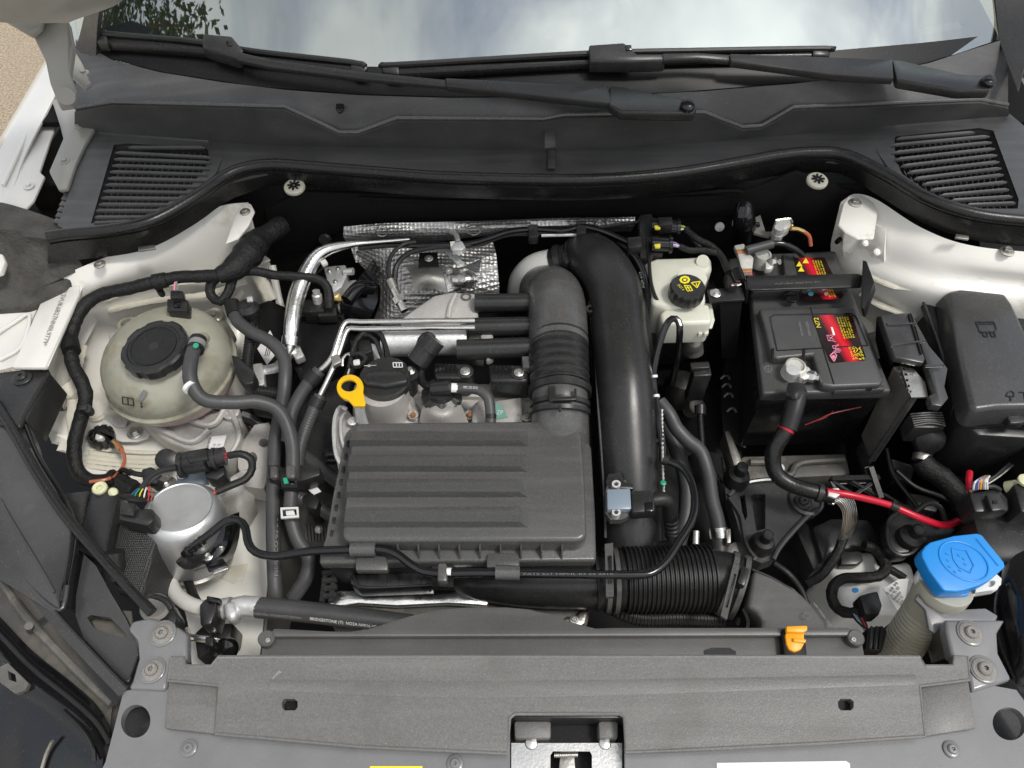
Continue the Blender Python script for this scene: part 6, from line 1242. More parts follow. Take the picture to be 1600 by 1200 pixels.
mc = thing('master_cylinder', 'grey casting and dark pump parts below the brake reservoir', 'brake cylinder', (1082, 540, -0.2))
obj('barrel', cylp((1080, 515, -0.06), (1084, 552, -0.10), 0.016, b=0.004), 'plastic_dirty', mc)
obj('dome', lathe(U(1083, 536, -0.075), (0, -0.3, 1), [(0.016, -0.02), (0.016, 0), (0.011, 0.008), (0.003, 0.01)], 24), 'plastic_dirty', mc)
obj('booster', lathe(U(1050, 500, -0.13), (0, -0.8, 0.3), [(0.09, -0.04), (0.09, 0), (0.06, 0.02), (0.02, 0.025)], 36), 'plastic_black', mc)
bl2 = thing('reservoir_bracket', 'flat black bracket with one silver bolt between reservoir and battery', 'bracket', (1135, 462, -0.02))
obj('plate', prism([(1106, 452), (1160, 448), (1164, 468), (1110, 471)], 0.005, 0.0, 0.001), 'plastic_black', bl2); bolt(bl2, (1118, 458, 0.002), 9, m='steel')
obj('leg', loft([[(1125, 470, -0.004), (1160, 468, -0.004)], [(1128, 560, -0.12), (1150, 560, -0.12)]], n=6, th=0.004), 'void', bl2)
# vacuum hose and wiring by the bulkhead
vh = thing('vacuum_hose', 'smooth black hose running along the right side of the charge pipe', 'hose', (1010, 520, -0.06))
obj('pipe', tube([(968, 380, 0.01), (990, 400, 0.012), (1004, 425, 0.012), (1010, 455, 0.008), (1010, 485, 0.0), (1007, 510, -0.005), (1008, 535, -0.012), (1012, 600, -0.03)], 15, n=12), 'plastic_gloss', vh)
obj('sleeve', tube([(1007, 506, -0.004), (1008, 524, -0.009)], 19, n=12, smooth=False), 'rubber_hose', vh)
lettering(vh, '5Q0 612', (1008, 450, 0.018), (1002, 425, 0.02), 'print_grey', hgt=0.004)
tag(obj('thin_line', tube([(1012, 372, 0.02), (1014, 405, 0.02), (1017, 440, 0.018), (1025, 466, 0.012), (1036, 480, 0.0)], 6, n=8), 'rubber'), 'thin black cable hanging down beside the brake reservoir', 'cable')
wc = thing('bulkhead_plugs', 'black plugs with yellow locks on the bulkhead above the reservoir', 'electrical plugs', (1030, 375, -0.05))
obj('bracket', prism([(998, 335), (1020, 332), (1022, 400), (1000, 402)], 0.03, 0.02, 0.004), 'plastic_black', wc)
for (xa, xb, ya, yb) in ((1018, 1058, 352, 356), (1018, 1046, 381, 382)):
    obj('body', cylp((xa, ya, 0.03), (xb, yb, 0.03), 0.012, b=0.002), 'plastic_gloss', wc)
    obj('collar', cylp((xb - 2, yb, 0.03), (xb + 3, yb, 0.03), 0.0145, b=0.001), 'plastic_gloss', wc)
    obj('yellow_lock', prism([(xa + 4, ya), (xa + 14, ya - 1), (xa + 14, ya + 5), (xa + 6, ya + 5)], 0.004, 0.044, 0.001), 'wire_yellow', wc)
obj('block', prism([(1028, 339), (1050, 338), (1052, 350), (1030, 352)], 0.02, 0.048, 0.002), 'plastic_black', wc)
obj('block', prism([(980, 370), (1002, 368), (1004, 385), (982, 387)], 0.03, 0.03, 0.003), 'plastic_black', wc)
obj('block', prism([(1016, 388), (1038, 388), (1036, 396), (1018, 396)], 0.02, 0.02, 0.002), 'plastic_black', wc)
for i, (m_, dy) in enumerate((('wire_yellow', -3), ('wire_green', 0), ('print_white', 3))): obj('wire', tube([(1060, 356 + dy, 0.03), (1068, 356 + dy * .7, 0.032), (1076, 360, 0.032)], 3, n=6), m_, wc)
for i, (m_, dy) in enumerate((('wire_violet', -2), ('print_white', 1), ('wire_violet', 3))): obj('wire', tube([(1048, 381 + dy, 0.03), (1056, 382 + dy, 0.031), (1064, 386, 0.03)], 3, n=6), m_, wc)
obj('loom', tube([(1070, 358, 0.03), (1090, 374, 0.028), (1112, 385, 0.025), (1128, 402, 0.022), (1138, 425, 0.02)], 11, n=10, lump=0.04), 'tape', wc)
obj('loom', tube([(1072, 356, 0.026), (1085, 376, 0.024), (1095, 388, 0.02)], 9, n=10, lump=0.04), 'tape', wc)
obj('loom', tube([(1062, 385, 0.03), (1078, 391, 0.028), (1100, 391, 0.026), (1122, 396, 0.022)], 10, n=10, lump=0.04), 'tape', wc)
# dark pump cylinder at the bulkhead
tag(obj('bulkhead_cylinder', join(tube([(1164, 384, -0.05), (1163, 360, -0.01), (1162, 336, 0.03), (1163, 324, 0.036)], 36, n=28, rs=[1, 1, 1, 0.8]), tube([(1160, 350, 0.005), (1185, 352, 0.0)], 10, n=10)), 'plastic_gloss'), 'glossy black cylinder standing against the bulkhead behind the battery', 'cylinder')
# ------------------------------------------------------------------ battery
bt = thing('car_battery', 'black car battery with red and yellow printed labels on its lid', 'battery', (1280, 610, -0.2))
lidq = [(1192, 615), (1394, 611), (1306, 391), (1166, 397)]
obj('case', prism([(1196, 611), (1389, 607), (1303, 394), (1170, 400)], 0.165, -0.044, 0.004, taper=0.97), 'battery_case', bt)
obj('lid', prism(lidq, 0.020, -0.026, 0.004, 3), 'battery_lid', bt)
fb = obj('front_block', prism([(1186, 482), (1336, 479), (1350, 512), (1381, 592), (1377, 601), (1303, 604), (1284, 601), (1271, 553), (1214, 560), (1206, 556), (1196, 515)], 0.018, -0.010, 0.004, 3), 'battery_lid', bt)
rb_ = obj('rear_block', prism([(1176, 455), (1327, 452), (1302, 393), (1222, 395), (1227, 428), (1172, 431)], 0.018, -0.012, 0.004, 3), 'battery_lid', bt)
def outline(parent, P, z, wpx=2.0, m='battery_case'): obj('groove', join(*line_mark(parent, P, wpx, z, closed=True, h=0.0006)), m, parent)
outline(fb, [(1203, 496), (1209, 492), (1330, 490), (1338, 496), (1349, 522), (1300, 526), (1206, 530)][:4] + [(1356, 540), (1214, 548)], -0.0098)
outline(rb_, [(1185, 458 - 14), (1190, 453 - 1), (1316, 450 - 1), (1312, 440), (1188, 436)], -0.0118)
obj('seam', bar((1266, 480, -0.0098), (1303, 600, -0.0098), 0.0016, 0.001, 0), 'void', fb)
obj('seam', bar((1240, 400, -0.0118), (1252, 452, -0.0118), 0.0016, 0.001, 0), 'void', rb_)
for x in (1207, 1256):
    obj('slot', prism([(x - 2, 545), (x + 3, 543), (x + 2, 560), (x - 1, 561)], 0.002, -0.0085, 0.0005), 'void', fb)
obj('vent_cap', lathe((1237, 464, -0.012), (0, 0, 1), [(0.011, -0.002), (0.011, 0.001), (0.009, 0.0016), (0.0085, 0.0006), (0.002, 0.0006)], 28), 'battery_case', rb_)
obj('vent_slot', bar((1230, 464, -0.0105), (1244, 464, -0.0105), 0.003, 0.001, 0.0003), 'void', rb_)
obj('front_lip', prism([(1303, 604), (1380, 601), (1384, 608), (1304, 611)], 0.012, -0.020, 0.002), 'battery_lid', bt)
obj('lip_plug', lathe((1357, 605, -0.019), (0, -1, 0.4), [(0.005, 0), (0.005, 0.003), (0.002, 0.0035)], 14), 'battery_case', bt)
lb = obj('label', prism([(1268, 496), (1271, 493), (1327, 491), (1332, 494), (1353, 558), (1351, 563), (1300, 567), (1296, 564)], 0.0006, -0.0094, 0), 'battery_label', fb)
zl = -0.0092
lettering(lb, 'N72', (1283, 512, zl), (1278, 496.5, zl), 'print_yellow', hgt=0.007)
lettering(lb, '风', (1306, 535, zl), (1302, 522, zl), 'magenta_print', hgt=0.011); lettering(lb, '帆', (1315, 551, zl), (1310, 538, zl), 'magenta_print', hgt=0.011)
obj('logo', join(*line_mark(lb, [(1297, 556), (1303, 550), (1307, 556), (1303, 565)], 1.8, zl, closed=True), prism([(1299, 557), (1303, 554), (1305, 557), (1303, 561)], 0.0004, zl + .0004, 0)), 'magenta_print', lb)
obj('white_dash', prism([(1298, 511), (1301, 511), (1305, 523), (1302, 524)], 0.0004, zl + .0002, 0), 'print_white', lb)
tl = ['免维护蓄电池 使用前', '注意事项 请勿倾斜', '安全第一 远离火源', '酸液危险 小心轻放', 'EN 12V 620A RC']
for i, s in enumerate(tl): lettering(lb, s, (1321 + i * 3.6, 530 - i * 0.5, zl), (1309 + i * 3.9, 496 - i * 0.3, zl), 'print_yellow', hgt=0.0024)
for i, s in enumerate(('6-QW-72', '72Ah', '12V', '620A')): lettering(lb, s, (1336 + i * 5.0, 562, zl), (1329 + i * 5.0, 542, zl), 'print_yellow', hgt=0.0036)
lb2 = obj('label', prism([(1240, 403), (1288, 402), (1318, 461), (1315, 466), (1260, 470), (1256, 467)], 0.0006, -0.0114, 0), 'battery_label', rb_)
zr = -0.0110
for x, y in ((1249, 413), (1252, 421), (1259, 408)): obj('warning_mark', prism([(x - 5, y + 3), (x + 5, y + 3), (x, y - 5)], 0.0004, zr, 0), 'print_yellow', lb2)
for x, y in ((1264, 451), (1267, 459)): obj('warning_mark', prism(ell(x, y, 4.2, 3.2, 14), 0.0004, zr, 0), 'print_cyan', lb2)
for x, y in ((1287, 451), (1291, 459)): obj('warning_mark', prism(ell(x, y, 3.2, 2.4, 12), 0.0004, zr, 0), 'print_white', lb2)
for i, s in enumerate(('警告 有爆炸危险', '防止短路', '远离儿童 严禁拆卸', '腐蚀液体')): lettering(lb2, s, (1279 + i * 4, 430, zr), (1271 + i * 4, 407, zr), 'print_yellow', hgt=0.0024)
for i, s in enumerate(('回收', '注意', '酸液')): lettering(lb2, s, (1298 + i * 4, 464, zr), (1292 + i * 4, 451, zr), 'print_yellow', hgt=0.0026)
for i, s in enumerate(('SJ2105UQKL', 'GS6V12235A')): lettering(fb, s, (1256 + i * 11, 525, -0.0092), (1251 + i * 11, 503, -0.0092), 'print_grey', hgt=0.004)
obj('polarity_mark', join(*line_mark(bt, ell(1200, 577, 6, 5, 14), 1.4, -0.0255, closed=True), *line_mark(bt, [(1196, 577), (1204, 577)], 1.4, -0.0255), *line_mark(bt, [(1200, 573), (1200, 581)], 1.4, -0.0255)), 'relief_grey', bt)
a0, a1 = U(1262, 656, -0.085), U(1312, 640, -0.07)
obj('case_swoosh', join(tube([(1258, 664, -0.11), (1280, 655, -0.10), (1300, 646, -0.092), (1345, 636, -0.09)], 2.2, n=6), tube([(1268, 660, -0.105), (1290, 652, -0.10), (1302, 642, -0.09)], 2.0, n=6)), 'red_dim', bt)
# battery clamps and cables
fc2 = thing('battery_clamp', 'grey lead clamp on the front battery post with a bolt', 'battery clamp', (1240, 585, -0.026), 'battery clamps')
obj('ring', lathe((1237, 584, -0.026), (0, 0, 1), [(0.0165, 0), (0.0155, 0.012), (0.0145, 0.020), (0.0125, 0.021), (0.012, 0.018), (0.004, 0.018)], 32), 'lead', fc2)
obj('post', lathe((1238, 580, -0.007), (0, 0, 1), [(0.010, -0.004), (0.0095, 0.003), (0.002, 0.0035)], 24), 'alu_pale', fc2)
obj('jaw', prism([(1247, 568), (1264, 572), (1270, 580), (1262, 592), (1250, 590)], 0.014, -0.008, 0.003), 'lead', fc2)
obj('clamp_bolt', cylp((1252, 592, -0.014), (1270, 586, -0.014), 0.006), 'steel', fc2)
obj('nut', bev(lathe(U(1267, 588, -0.013), Vector((0.8, -0.5, 0.35)), [(0.0085, -0.005), (0.0085, 0.005), (0.005, 0.008), (0.005, 0.012)], 6), 0.001), 'steel', fc2)
pc = thing('battery_cable', 'thick black battery cable dropping from the front clamp, one red ring', 'cable', (1230, 740, -0.15))
obj('boot', loft([[(1231, 599, -0.004), (1242, 597, 0.0), (1256, 600, -0.004)], [(1228, 614, -0.002), (1244, 612, 0.004), (1262, 614, -0.002)], [(1230, 624, -0.01), (1243, 624, 0.0), (1260, 624, -0.01)]], n=14, th=0.008, across=12), 'rubber', pc)
obj('sleeve', tube([(1245, 618, -0.012), (1240, 640, -0.020), (1231, 670, -0.035)], 30, n=20, rs=[1.05, 1, 0.95]), 'rubber', pc)
obj('red_ring', tube([(1230, 658, -0.021), (1227, 666, -0.025)], 14, n=12, smooth=False), 'red', pc) if 0 else None
obj('cable', tube([(1232, 666, -0.035), (1220, 684, -0.045), (1209, 705, -0.06), (1208, 726, -0.075), (1216, 744, -0.085), (1236, 757, -0.09), (1264, 766, -0.09), (1302, 775, -0.092)], 25, n=18), 'rubber_seal', pc)
obj('red_ring', tube([(1229, 669, -0.036), (1227, 672.5, -0.038)], 26, n=18, smooth=False), 'red_cable', pc)
obj('tie', tube([(1277, 769, -0.09), (1284, 771, -0.09)], 31, n=18, smooth=False), 'plastic_black', pc)
rc = thing('red_cable', 'bright red cable running from the thick black cable to the right', 'cable', (1400, 795, -0.13))
obj('cable', tube([(1292, 768, -0.08), (1330, 774, -0.08), (1380, 786, -0.09), (1400, 793, -0.095), (1432, 807, -0.10), (1462, 818, -0.11), (1482, 820, -0.115), (1496, 814, -0.12)], 11, n=12), 'red_cable', rc)
obj('joint', tube([(1391, 789, -0.092), (1402, 794, -0.095)], 14, n=12, smooth=False), 'plastic_black', rc)
obj('frayed_tape', prism([(1296, 764), (1310, 762), (1316, 770), (1306, 778), (1294, 774)], 0.004, -0.076, 0.001), 'white_plastic', rc)
bs = thing('braided_strap', 'braided bare metal earth strap hanging below the red cable', 'earth strap', (1320, 840, -0.2))
base_ = [(1302, 774, -0.10), (1318, 780, -0.10), (1327, 796, -0.11), (1327, 818, -0.13), (1318, 842, -0.16)]
sb_ = None
for i in range(9):
    o_ = (i - 4) * 2.7
    t_ = tube([(x + o_ * (0.3 if k == 0 else 0.95), y - o_ * (0.85 if k == 0 else 0.55 if k == 1 else 0.25), z + 0.008 - 0.0007 * (i - 4) ** 2) for k, (x, y, z) in enumerate(base_)], 2.5, n=8, lump=0.08)
    sb_ = t_ if sb_ is None else join(sb_, t_)
stuffpart('strands', sb_, 'steel', bs)
obj('gap_shade', tube([(x, y, z - 0.001) for x, y, z in base_], 18, n=12, flat=0.5), 'void', bs)  # black inner tube paints the shade between the strands
obj('lug', prism([(1292, 776), (1306, 772), (1312, 780), (1304, 788), (1294, 786)], 0.004, -0.105, 0.001), 'steel', bs)
rt = thing('battery_clamp', 'grey lead clamp with fuse plate on the rear battery post', 'battery clamp', (1185, 410, -0.02), 'battery clamps')
obj('fuse_plate', prism([(1147, 383), (1163, 380), (1168, 394), (1178, 402), (1175, 426), (1160, 427), (1153, 398)], 0.008, 0.012, 0.002), 'lead', rt)
for P in ([(1150, 390), (1166, 389), (1168, 394), (1152, 396)], [(1160, 420), (1175, 419), (1175, 425), (1161, 426)]): obj('copper_strip', prism(P, 0.002, 0.0135, 0.0006), 'copper', rt)
obj('ring', lathe((1187, 412, -0.02), (0, 0, 1), [(0.0165, 0), (0.015, 0.014), (0.013, 0.022), (0.011, 0.022), (0.0105, 0.019), (0.003, 0.019)], 28), 'lead', rt)
obj('jaw', prism([(1196, 404), (1208, 402), (1214, 410), (1206, 420), (1196, 420)], 0.012, 0.0, 0.003), 'lead', rt)
obj('nut', bev(lathe(U(1208, 410, 0.0), Vector((0.6, -0.5, 0.6)), [(0.0085, -0.006), (0.0085, 0.004), (0.005, 0.008), (0.005, 0.012)], 6), 0.001), 'steel', rt)
obj('red_edge', prism([(1176, 426), (1160, 428), (1160, 431), (1176, 430)], 0.003, 0.004, 0.0006), 'red', rt)
obj('grey_cable', tube([(1166, 392, 0.016), (1180, 388, 0.018), (1206, 381, 0.018)], 15, n=12, lump=0.05), 'rubber_hose', rt)
obj('black_cable', tube([(1204, 381, 0.018), (1222, 381, 0.018), (1244, 390, 0.01), (1255, 400, 0.0)], 10, n=12), 'plastic_gloss', rt)
obj('sensor_plug', prism([(1139, 404), (1152, 402), (1160, 430), (1152, 446), (1140, 444), (1136, 420)], 0.03, 0.018, 0.003), 'plastic_black', rt)
obj('plug_nose', cylp((1150, 422, 0.024), (1157, 440, 0.02), 0.009, b=0.002), 'plastic_gloss', rt)
for dx, m_ in ((0, 'print_white'), (4, 'red'), (8, 'print_white')): obj('wire', tube([(1142 + dx, 440, 0.016), (1144 + dx, 446, 0.016), (1152 + dx * .7, 444, 0.015)], 2.6, n=6), m_, rt)
eb = thing('earth_terminal', 'metal earth terminal with a copper wire on the bulkhead behind the battery', 'terminal', (1222, 360, -0.02))
obj('block', prism([(1211, 343), (1236, 341), (1237, 352), (1228, 358), (1214, 358)], 0.02, 0.03, 0.003), 'lead', eb)
obj('rim', tube([(1212, 344, 0.031), (1236, 342, 0.031), (1238, 352, 0.03)], 3, n=6), 'steel', eb)
obj('stud', cylp((1212, 376, 0.0), (1218, 355, 0.03), 0.0078, b=0.001), 'alu_pale', eb)
obj('stud_ring', cylp((1213, 370, 0.008), (1215, 364, 0.016), 0.0098, b=0.001), 'alu_pale', eb)
obj('brass_ferrule', tube([(1236, 357, 0.026), (1246, 358, 0.024), (1256, 362, 0.022)], 7, n=10), 'brass', eb)
obj('copper_wire', tube([(1254, 361, 0.022), (1264, 368, 0.016), (1267, 384, 0.0)], 6, n=8), 'copper_red', eb)
obj('paint_patch', prism([(1180, 340), (1188, 336), (1196, 362), (1206, 362), (1202, 370), (1178, 364)], 0.004, 0.0, 0), 'paint_beige', eb)
# hold-down strap
hs2 = thing('battery_strap', 'flat black steel strap lying across the battery lid', 'strap', (1255, 440, -0.01))
obj('bar', prism([(1166, 434), (1170, 431), (1340, 427), (1348, 430), (1346, 448), (1175, 453), (1168, 450)], 0.004, 0.012, 0.0015), 'plastic_black', hs2)
obj('left_leg', loft([[(1166, 434, 0.010), (1170, 452, 0.010)], [(1162, 452, -0.03), (1168, 474, -0.03)]], n=6, th=0.004), 'plastic_black', hs2)
obj('end_plate', prism([(1348, 406), (1354, 408), (1366, 440), (1350, 482), (1345, 480), (1346, 440)], 0.006, 0.030, 0.001, ext=Vector((0.010, 0, -0.02))), 'void', hs2)
lettering(hs2, 'FUTURA 3Q0 915 331', (1212, 446, 0.0125), (1282, 442.5, 0.0125), 'relief_grey', hgt=0.004)
# tray and gearbox mount
ty = thing('battery_tray', 'scuffed grey battery tray under the front of the battery', 'tray', (1240, 730, -0.26))
obj('floor', prism([(1160, 712), (1322, 708), (1330, 742), (1168, 750), (1150, 735)], 0.04, -0.205, 0.005), 'plastic_dirty', ty)
obj('rib', tube([(1172, 722, -0.20), (1205, 724, -0.20), (1215, 738, -0.2), (1235, 742, -0.2), (1250, 724, -0.20), (1318, 718, -0.20)], 11, n=8), 'plastic_dirty', ty)
obj('side_rail', prism([(1131, 672), (1140, 671), (1158, 712), (1164, 735), (1150, 738), (1142, 712)], 0.04, -0.18, 0.004), 'steel_dull', ty)
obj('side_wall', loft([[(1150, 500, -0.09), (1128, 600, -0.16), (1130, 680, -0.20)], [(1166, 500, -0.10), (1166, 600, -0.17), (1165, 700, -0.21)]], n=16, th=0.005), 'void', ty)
for i, (x, y) in enumerate(((1132, 590), (1134, 603), (1137, 618), (1142, 641))): obj('hook', tube([(x - 6, y + 2, -0.14), (x, y - 3, -0.135), (x + 6, y - 2, -0.14), (x + 8, y + 3, -0.145)], 4, n=6), 'plastic_airbox', ty)
obj('white_plug', lathe((1217, 732, -0.195), (0, -0.4, 1), [(0.008, 0), (0.008, 0.004), (0.005, 0.006)], 16), 'white_plastic', ty)
gm = thing('gearbox_mount', 'dark cast gearbox mount bracket with round rubber knobs below the battery', 'mount', (1200, 850, -0.26))
obj('casting', plate([(1138, 776), (1150, 762), (1176, 752), (1214, 748), (1262, 768), (1284, 778), (1282, 796), (1266, 802), (1222, 852), (1212, 872), (1190, 880), (1172, 872), (1160, 846), (1150, 810)], [[(1156, 775), (1164, 773), (1168, 806), (1162, 818)], [(1173, 775), (1180, 772), (1196, 772), (1196, 826), (1182, 830)]], 0.03, -0.155), 'plastic_grey', gm)
obj('pocket_floor', prism([(1150, 768), (1200, 765), (1200, 835), (1160, 830)], 0.006, -0.178, 0), 'plastic_grey', gm)
for P in ([(1140, 778), (1158, 806), (1166, 846), (1180, 872)], [(1282, 794), (1264, 804), (1222, 850), (1208, 874)], [(1138, 775), (1160, 756), (1214, 750), (1262, 768)]): obj('rib', tube([(x, y, -0.152) for x, y in P], 8, n=8), 'plastic_grey', gm)
obj('seat', lathe((1258, 785, -0.157), (0, 0, 1), [(0.025, 0), (0.025, 0.008), (0.021, 0.01), (0.020, 0.006), (0.004, 0.006)], 32), 'plastic_grey', gm); bolt(gm, (1255, 784, -0.148), 13, 'torx', 'plastic_black')
for x, y, s in ((1149, 752, 1), (1188, 854, 0.92)):
    obj('rubber_knob', lathe((x, y, -0.155), (0, 0, 1), [(0.019 * s, 0), (0.019 * s, 0.012 * s), (0.015 * s, 0.024 * s), (0.009 * s, 0.027 * s), (0.0085 * s, 0.045 * s), (0.006 * s, 0.047 * s)], 28), 'rubber', gm)
tw = thing('trusswork', 'thin black lattice tray rib behind the red cable', 'lattice', (1345, 770, -0.2))
obj('rail', bar((1298, 750, -0.16), (1372, 748, -0.16), 0.006, 0.012), 'plastic_black', tw); obj('rail', bar((1358, 730, -0.15), (1374, 778, -0.17), 0.006, 0.012), 'plastic_black', tw)
for a, q in (((1300, 752, -0.16), (1340, 778, -0.17)), ((1330, 752, -0.16), (1372, 776, -0.17)), ((1368, 752, -0.16), (1330, 776, -0.17)), ((1298, 752, -0.16), (1304, 764, -0.165))): obj('strut', bar(a, q, 0.003, 0.005), 'plastic_black', tw)
# hoses between charge pipe and battery
g1 = thing('coolant_hose', 'wavy grey hose between the charge pipe and the battery, ending in a clamp', 'hose', (1120, 830, -0.2), 'coolant hoses')
obj('pipe', tube([(1030, 628, -0.06), (1046, 648, -0.065), (1056, 668, -0.075), (1074, 688, -0.085), (1094, 705, -0.095), (1106, 740, -0.11), (1112, 780, -0.13), (1122, 820, -0.15), (1125, 870, -0.17)], 23, n=14), 'rubber_hose', g1)
obj('clamp', tube([(1122, 824, -0.150), (1124, 840, -0.157)], 30, n=16, smooth=False), 'steel', g1)
obj('clamp_ear', prism([(1136, 826), (1142, 826), (1142, 848), (1136, 848)], 0.01, -0.14, 0.001), 'steel_dull', g1)
obj('lower_hose', tube([(1036, 690, -0.09), (1058, 720, -0.10), (1070, 770, -0.12), (1062, 830, -0.15)], 28, n=14), 'rubber_hose', g1) if 0 else None
g3 = thing('coolant_hose', 'second grey hose deeper down beside the charge pipe', 'hose', (1070, 820, -0.22), 'coolant hoses')
obj('pipe', tube([(1040, 660, -0.12), (1056, 700, -0.13), (1072, 750, -0.14), (1072, 800, -0.16), (1060, 850, -0.18)], 24, n=14), 'rubber_hose', g3)
g2 = thing('vent_line', 'glossy black vent line arching from the reservoir along the charge pipe', 'pipe', (1030, 620, -0.05))
obj('tube', tube([(1050, 600, -0.09), (1058, 560, -0.04), (1062, 520, 0.02), (1060, 502, 0.032), (1050, 498, 0.034), (1040, 510, 0.03), (1028, 545, 0.015), (1021, 580, 0.0), (1022, 610, -0.012), (1028, 650, -0.02), (1034, 690, -0.03), (1036, 720, -0.04)], 11, n=10), 'plastic_gloss', g2)
for (x0, y0, z0, x1, y1, z1) in ((1021, 586, -0.002, 1021.3, 590, -0.004), (1024, 618, -0.014, 1024.8, 622, -0.015)): obj('white_band', tube([(x0, y0, z0), (x1, y1, z1)], 13, n=12, smooth=False), 'print_white', g2)
tag(obj('beaded_glint', tube([(1034, 640, -0.015), (1035, 700, -0.03), (1036, 745, -0.045), (1038, 790, -0.06)], 5, n=8, corr=(0.006, 0.3)), 'steel_dull'), 'beaded pale line imitating a reflection beside the charge pipe flange', 'line')  # added strip, drawn in place of a bright beaded reflection
tag(obj('green_dot', lathe((1036, 756, -0.045), (0, 0, 1), [(0.004, 0), (0.004, 0.003), (0.002, 0.004)], 12), 'wire_green'), 'tiny green paint spot beside the charge pipe', 'paint spot')
sw = thing('relay_box', 'upright black relay box with a ribbed lead below the reservoir', 'relay box', (1097, 620, -0.2))
obj('box', prism([(1082, 572), (1110, 570), (1113, 586), (1084, 588)], 0.07, -0.07, 0.003), 'plastic_black', sw)
obj('lid', prism([(1078, 566), (1108, 564), (1110, 574), (1080, 576)], 0.01, -0.062, 0.002), 'plastic_black', sw)
obj('lead_boot', cylp((1094, 634, -0.13), (1094, 648, -0.135), 0.009, b=0.001), 'plastic_black', sw)
obj('lead', tube([(1094, 648, -0.135), (1096, 680, -0.145), (1100, 710, -0.15), (1118, 742, -0.16), (1126, 756, -0.17)], 10, n=10, corr=(0.004, 0.12)), 'rubber', sw)
dp = thing('dark_gearbox', 'dark gearbox housing low between charge pipe and battery', 'gearbox', (1090, 700, -0.35))
obj('housing', prism([(1030, 520), (1150, 520), (1165, 760), (1150, 900), (1040, 900), (1000, 700)], 0.1, -0.24, 0.01), 'plastic_black', dp)
obj('lump', lathe((1060, 620, -0.22), (0, 0, 1), [(0.03, 0), (0.03, 0.03), (0.02, 0.05), (0.005, 0.055)], 24), 'plastic_black', dp)
obj('lump', lathe((1078, 640, -0.2), (0.2, -0.4, 1), [(0.014, 0), (0.014, 0.03), (0.011, 0.032)], 20), 'plastic_dirty', dp)
obj('shaft', cylp((1100, 720, -0.22), (1110, 860, -0.22), 0.03, b=0.004), 'plastic_black', dp)
obj('steel_glint', lathe((1150, 868, -0.2), (0, -0.5, 1), [(0.02, 0), (0.02, 0.01), (0.01, 0.016)], 20), 'steel_dull', dp)
tag(obj('short_pipe', tube([(1088, 830, -0.17), (1087, 850, -0.175)], 10, n=12), 'alu_pale'), 'short silver pipe stub behind the ribbed intake hose', 'pipe')
# ------------------------------------------------------------------ engine control unit carrier
ec = thing('control_unit_carrier', 'dark grey plastic carrier with a bare metal plate between battery and fuse box', 'carrier', (1420, 600, -0.15))
obj('top_panel', prism([(1376, 492), (1421, 487), (1446, 560), (1444, 567), (1398, 558)], 0.012, 0.006, 0.003), 'plastic_grey', ec)
obj('outer_arm', prism([(1423, 487), (1430, 500), (1452, 540), (1474, 566), (1481, 576), (1476, 604), (1482, 622), (1472, 634), (1456, 632), (1452, 618), (1462, 614), (1448, 567)], 0.014, 0.002, 0.003), 'plastic_grey', ec)
for a, q in (((1386, 507), (1430, 506)), ((1392, 540), (1446, 533)), ((1446, 572), (1474, 571))): obj('step', bar((*a, 0.007), (*q, 0.007), 0.002, 0.003, 0.0006), 'plastic_grey', ec)
obj('slot', prism([(1419, 490), (1422, 490), (1442, 552), (1439, 553)], 0.002, 0.0085, 0), 'void', ec)
mp2 = obj('metal_plate', plate([(1404, 563), (1416, 562), (1424, 572), (1446, 598), (1450, 620), (1424, 621)], [ell(1413 + i * 2.2, 576 + i * 9, 2.4, 2.2, 10) for i in range(5)], 0.003, -0.012), 'steel', ec)
obj('unit_side', loft([[(1396, 573, -0.02), (1424, 622, -0.02)], [(1346, 680, -0.16), (1358, 722, -0.17)]], n=12, th=0.01), 'plastic_dirty', ec)
obj('unit_rim', tube([(1424, 622, -0.018), (1392, 672, -0.09), (1358, 722, -0.165)], 7, n=8), 'plastic_grey', ec)
obj('fin', prism([(1346, 690), (1358, 722), (1364, 740), (1352, 700)], 0.03, -0.16, 0.002), 'plastic_black', ec)
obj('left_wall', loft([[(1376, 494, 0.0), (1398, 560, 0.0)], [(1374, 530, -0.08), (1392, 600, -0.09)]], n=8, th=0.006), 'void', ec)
pg = thing('harness_plug', 'ridged black harness plug with a round boot under the carrier', 'electrical plug', (1450, 690, -0.15))
obj('block', prism([(1421, 645), (1472, 643), (1478, 668), (1428, 668)], 0.04, -0.05, 0.003), 'plastic_black', pg)
for i in range(6): obj('ridge', tube([(1422 + i * 1.3, 647 + i * 3.6, -0.048), (1448 + i, 645 + i * 3.4 - (1 if i > 3 else 0), -0.045), (1472 + i * 1.1, 645 + i * 4, -0.048)], 2.6, n=6), 'plastic_airbox', pg)
obj('boot', lathe(U(1450, 684, -0.085), (-0.1, -0.7, 0.6), [(0.010, -0.02), (0.019, -0.012), (0.0235, 0.0), (0.021, 0.010), (0.012, 0.017), (0.003, 0.019)], 28), 'rubber', pg)
obj('lower_boot', tube([(1448, 690, -0.10), (1444, 705, -0.11), (1440, 716, -0.115)], 40, n=18, rs=[1, 0.7, 0.55]), 'rubber', pg)
obj('collar', tube([(1441, 710, -0.112), (1439, 720, -0.116)], 27, n=18, smooth=False), 'steel_dull', pg)
obj('harness', tube([(1438, 718, -0.115), (1450, 732, -0.12), (1472, 746, -0.12), (1492, 768, -0.125), (1504, 790, -0.135), (1508, 815, -0.16)], 33, n=14, lump=0.04), 'tape', pg)
obj('fixing', lathe((1424, 660, -0.09), (0, -0.5, 1), [(0.006, 0), (0.006, 0.006), (0.003, 0.008)], 12), 'alu_pale', pg)
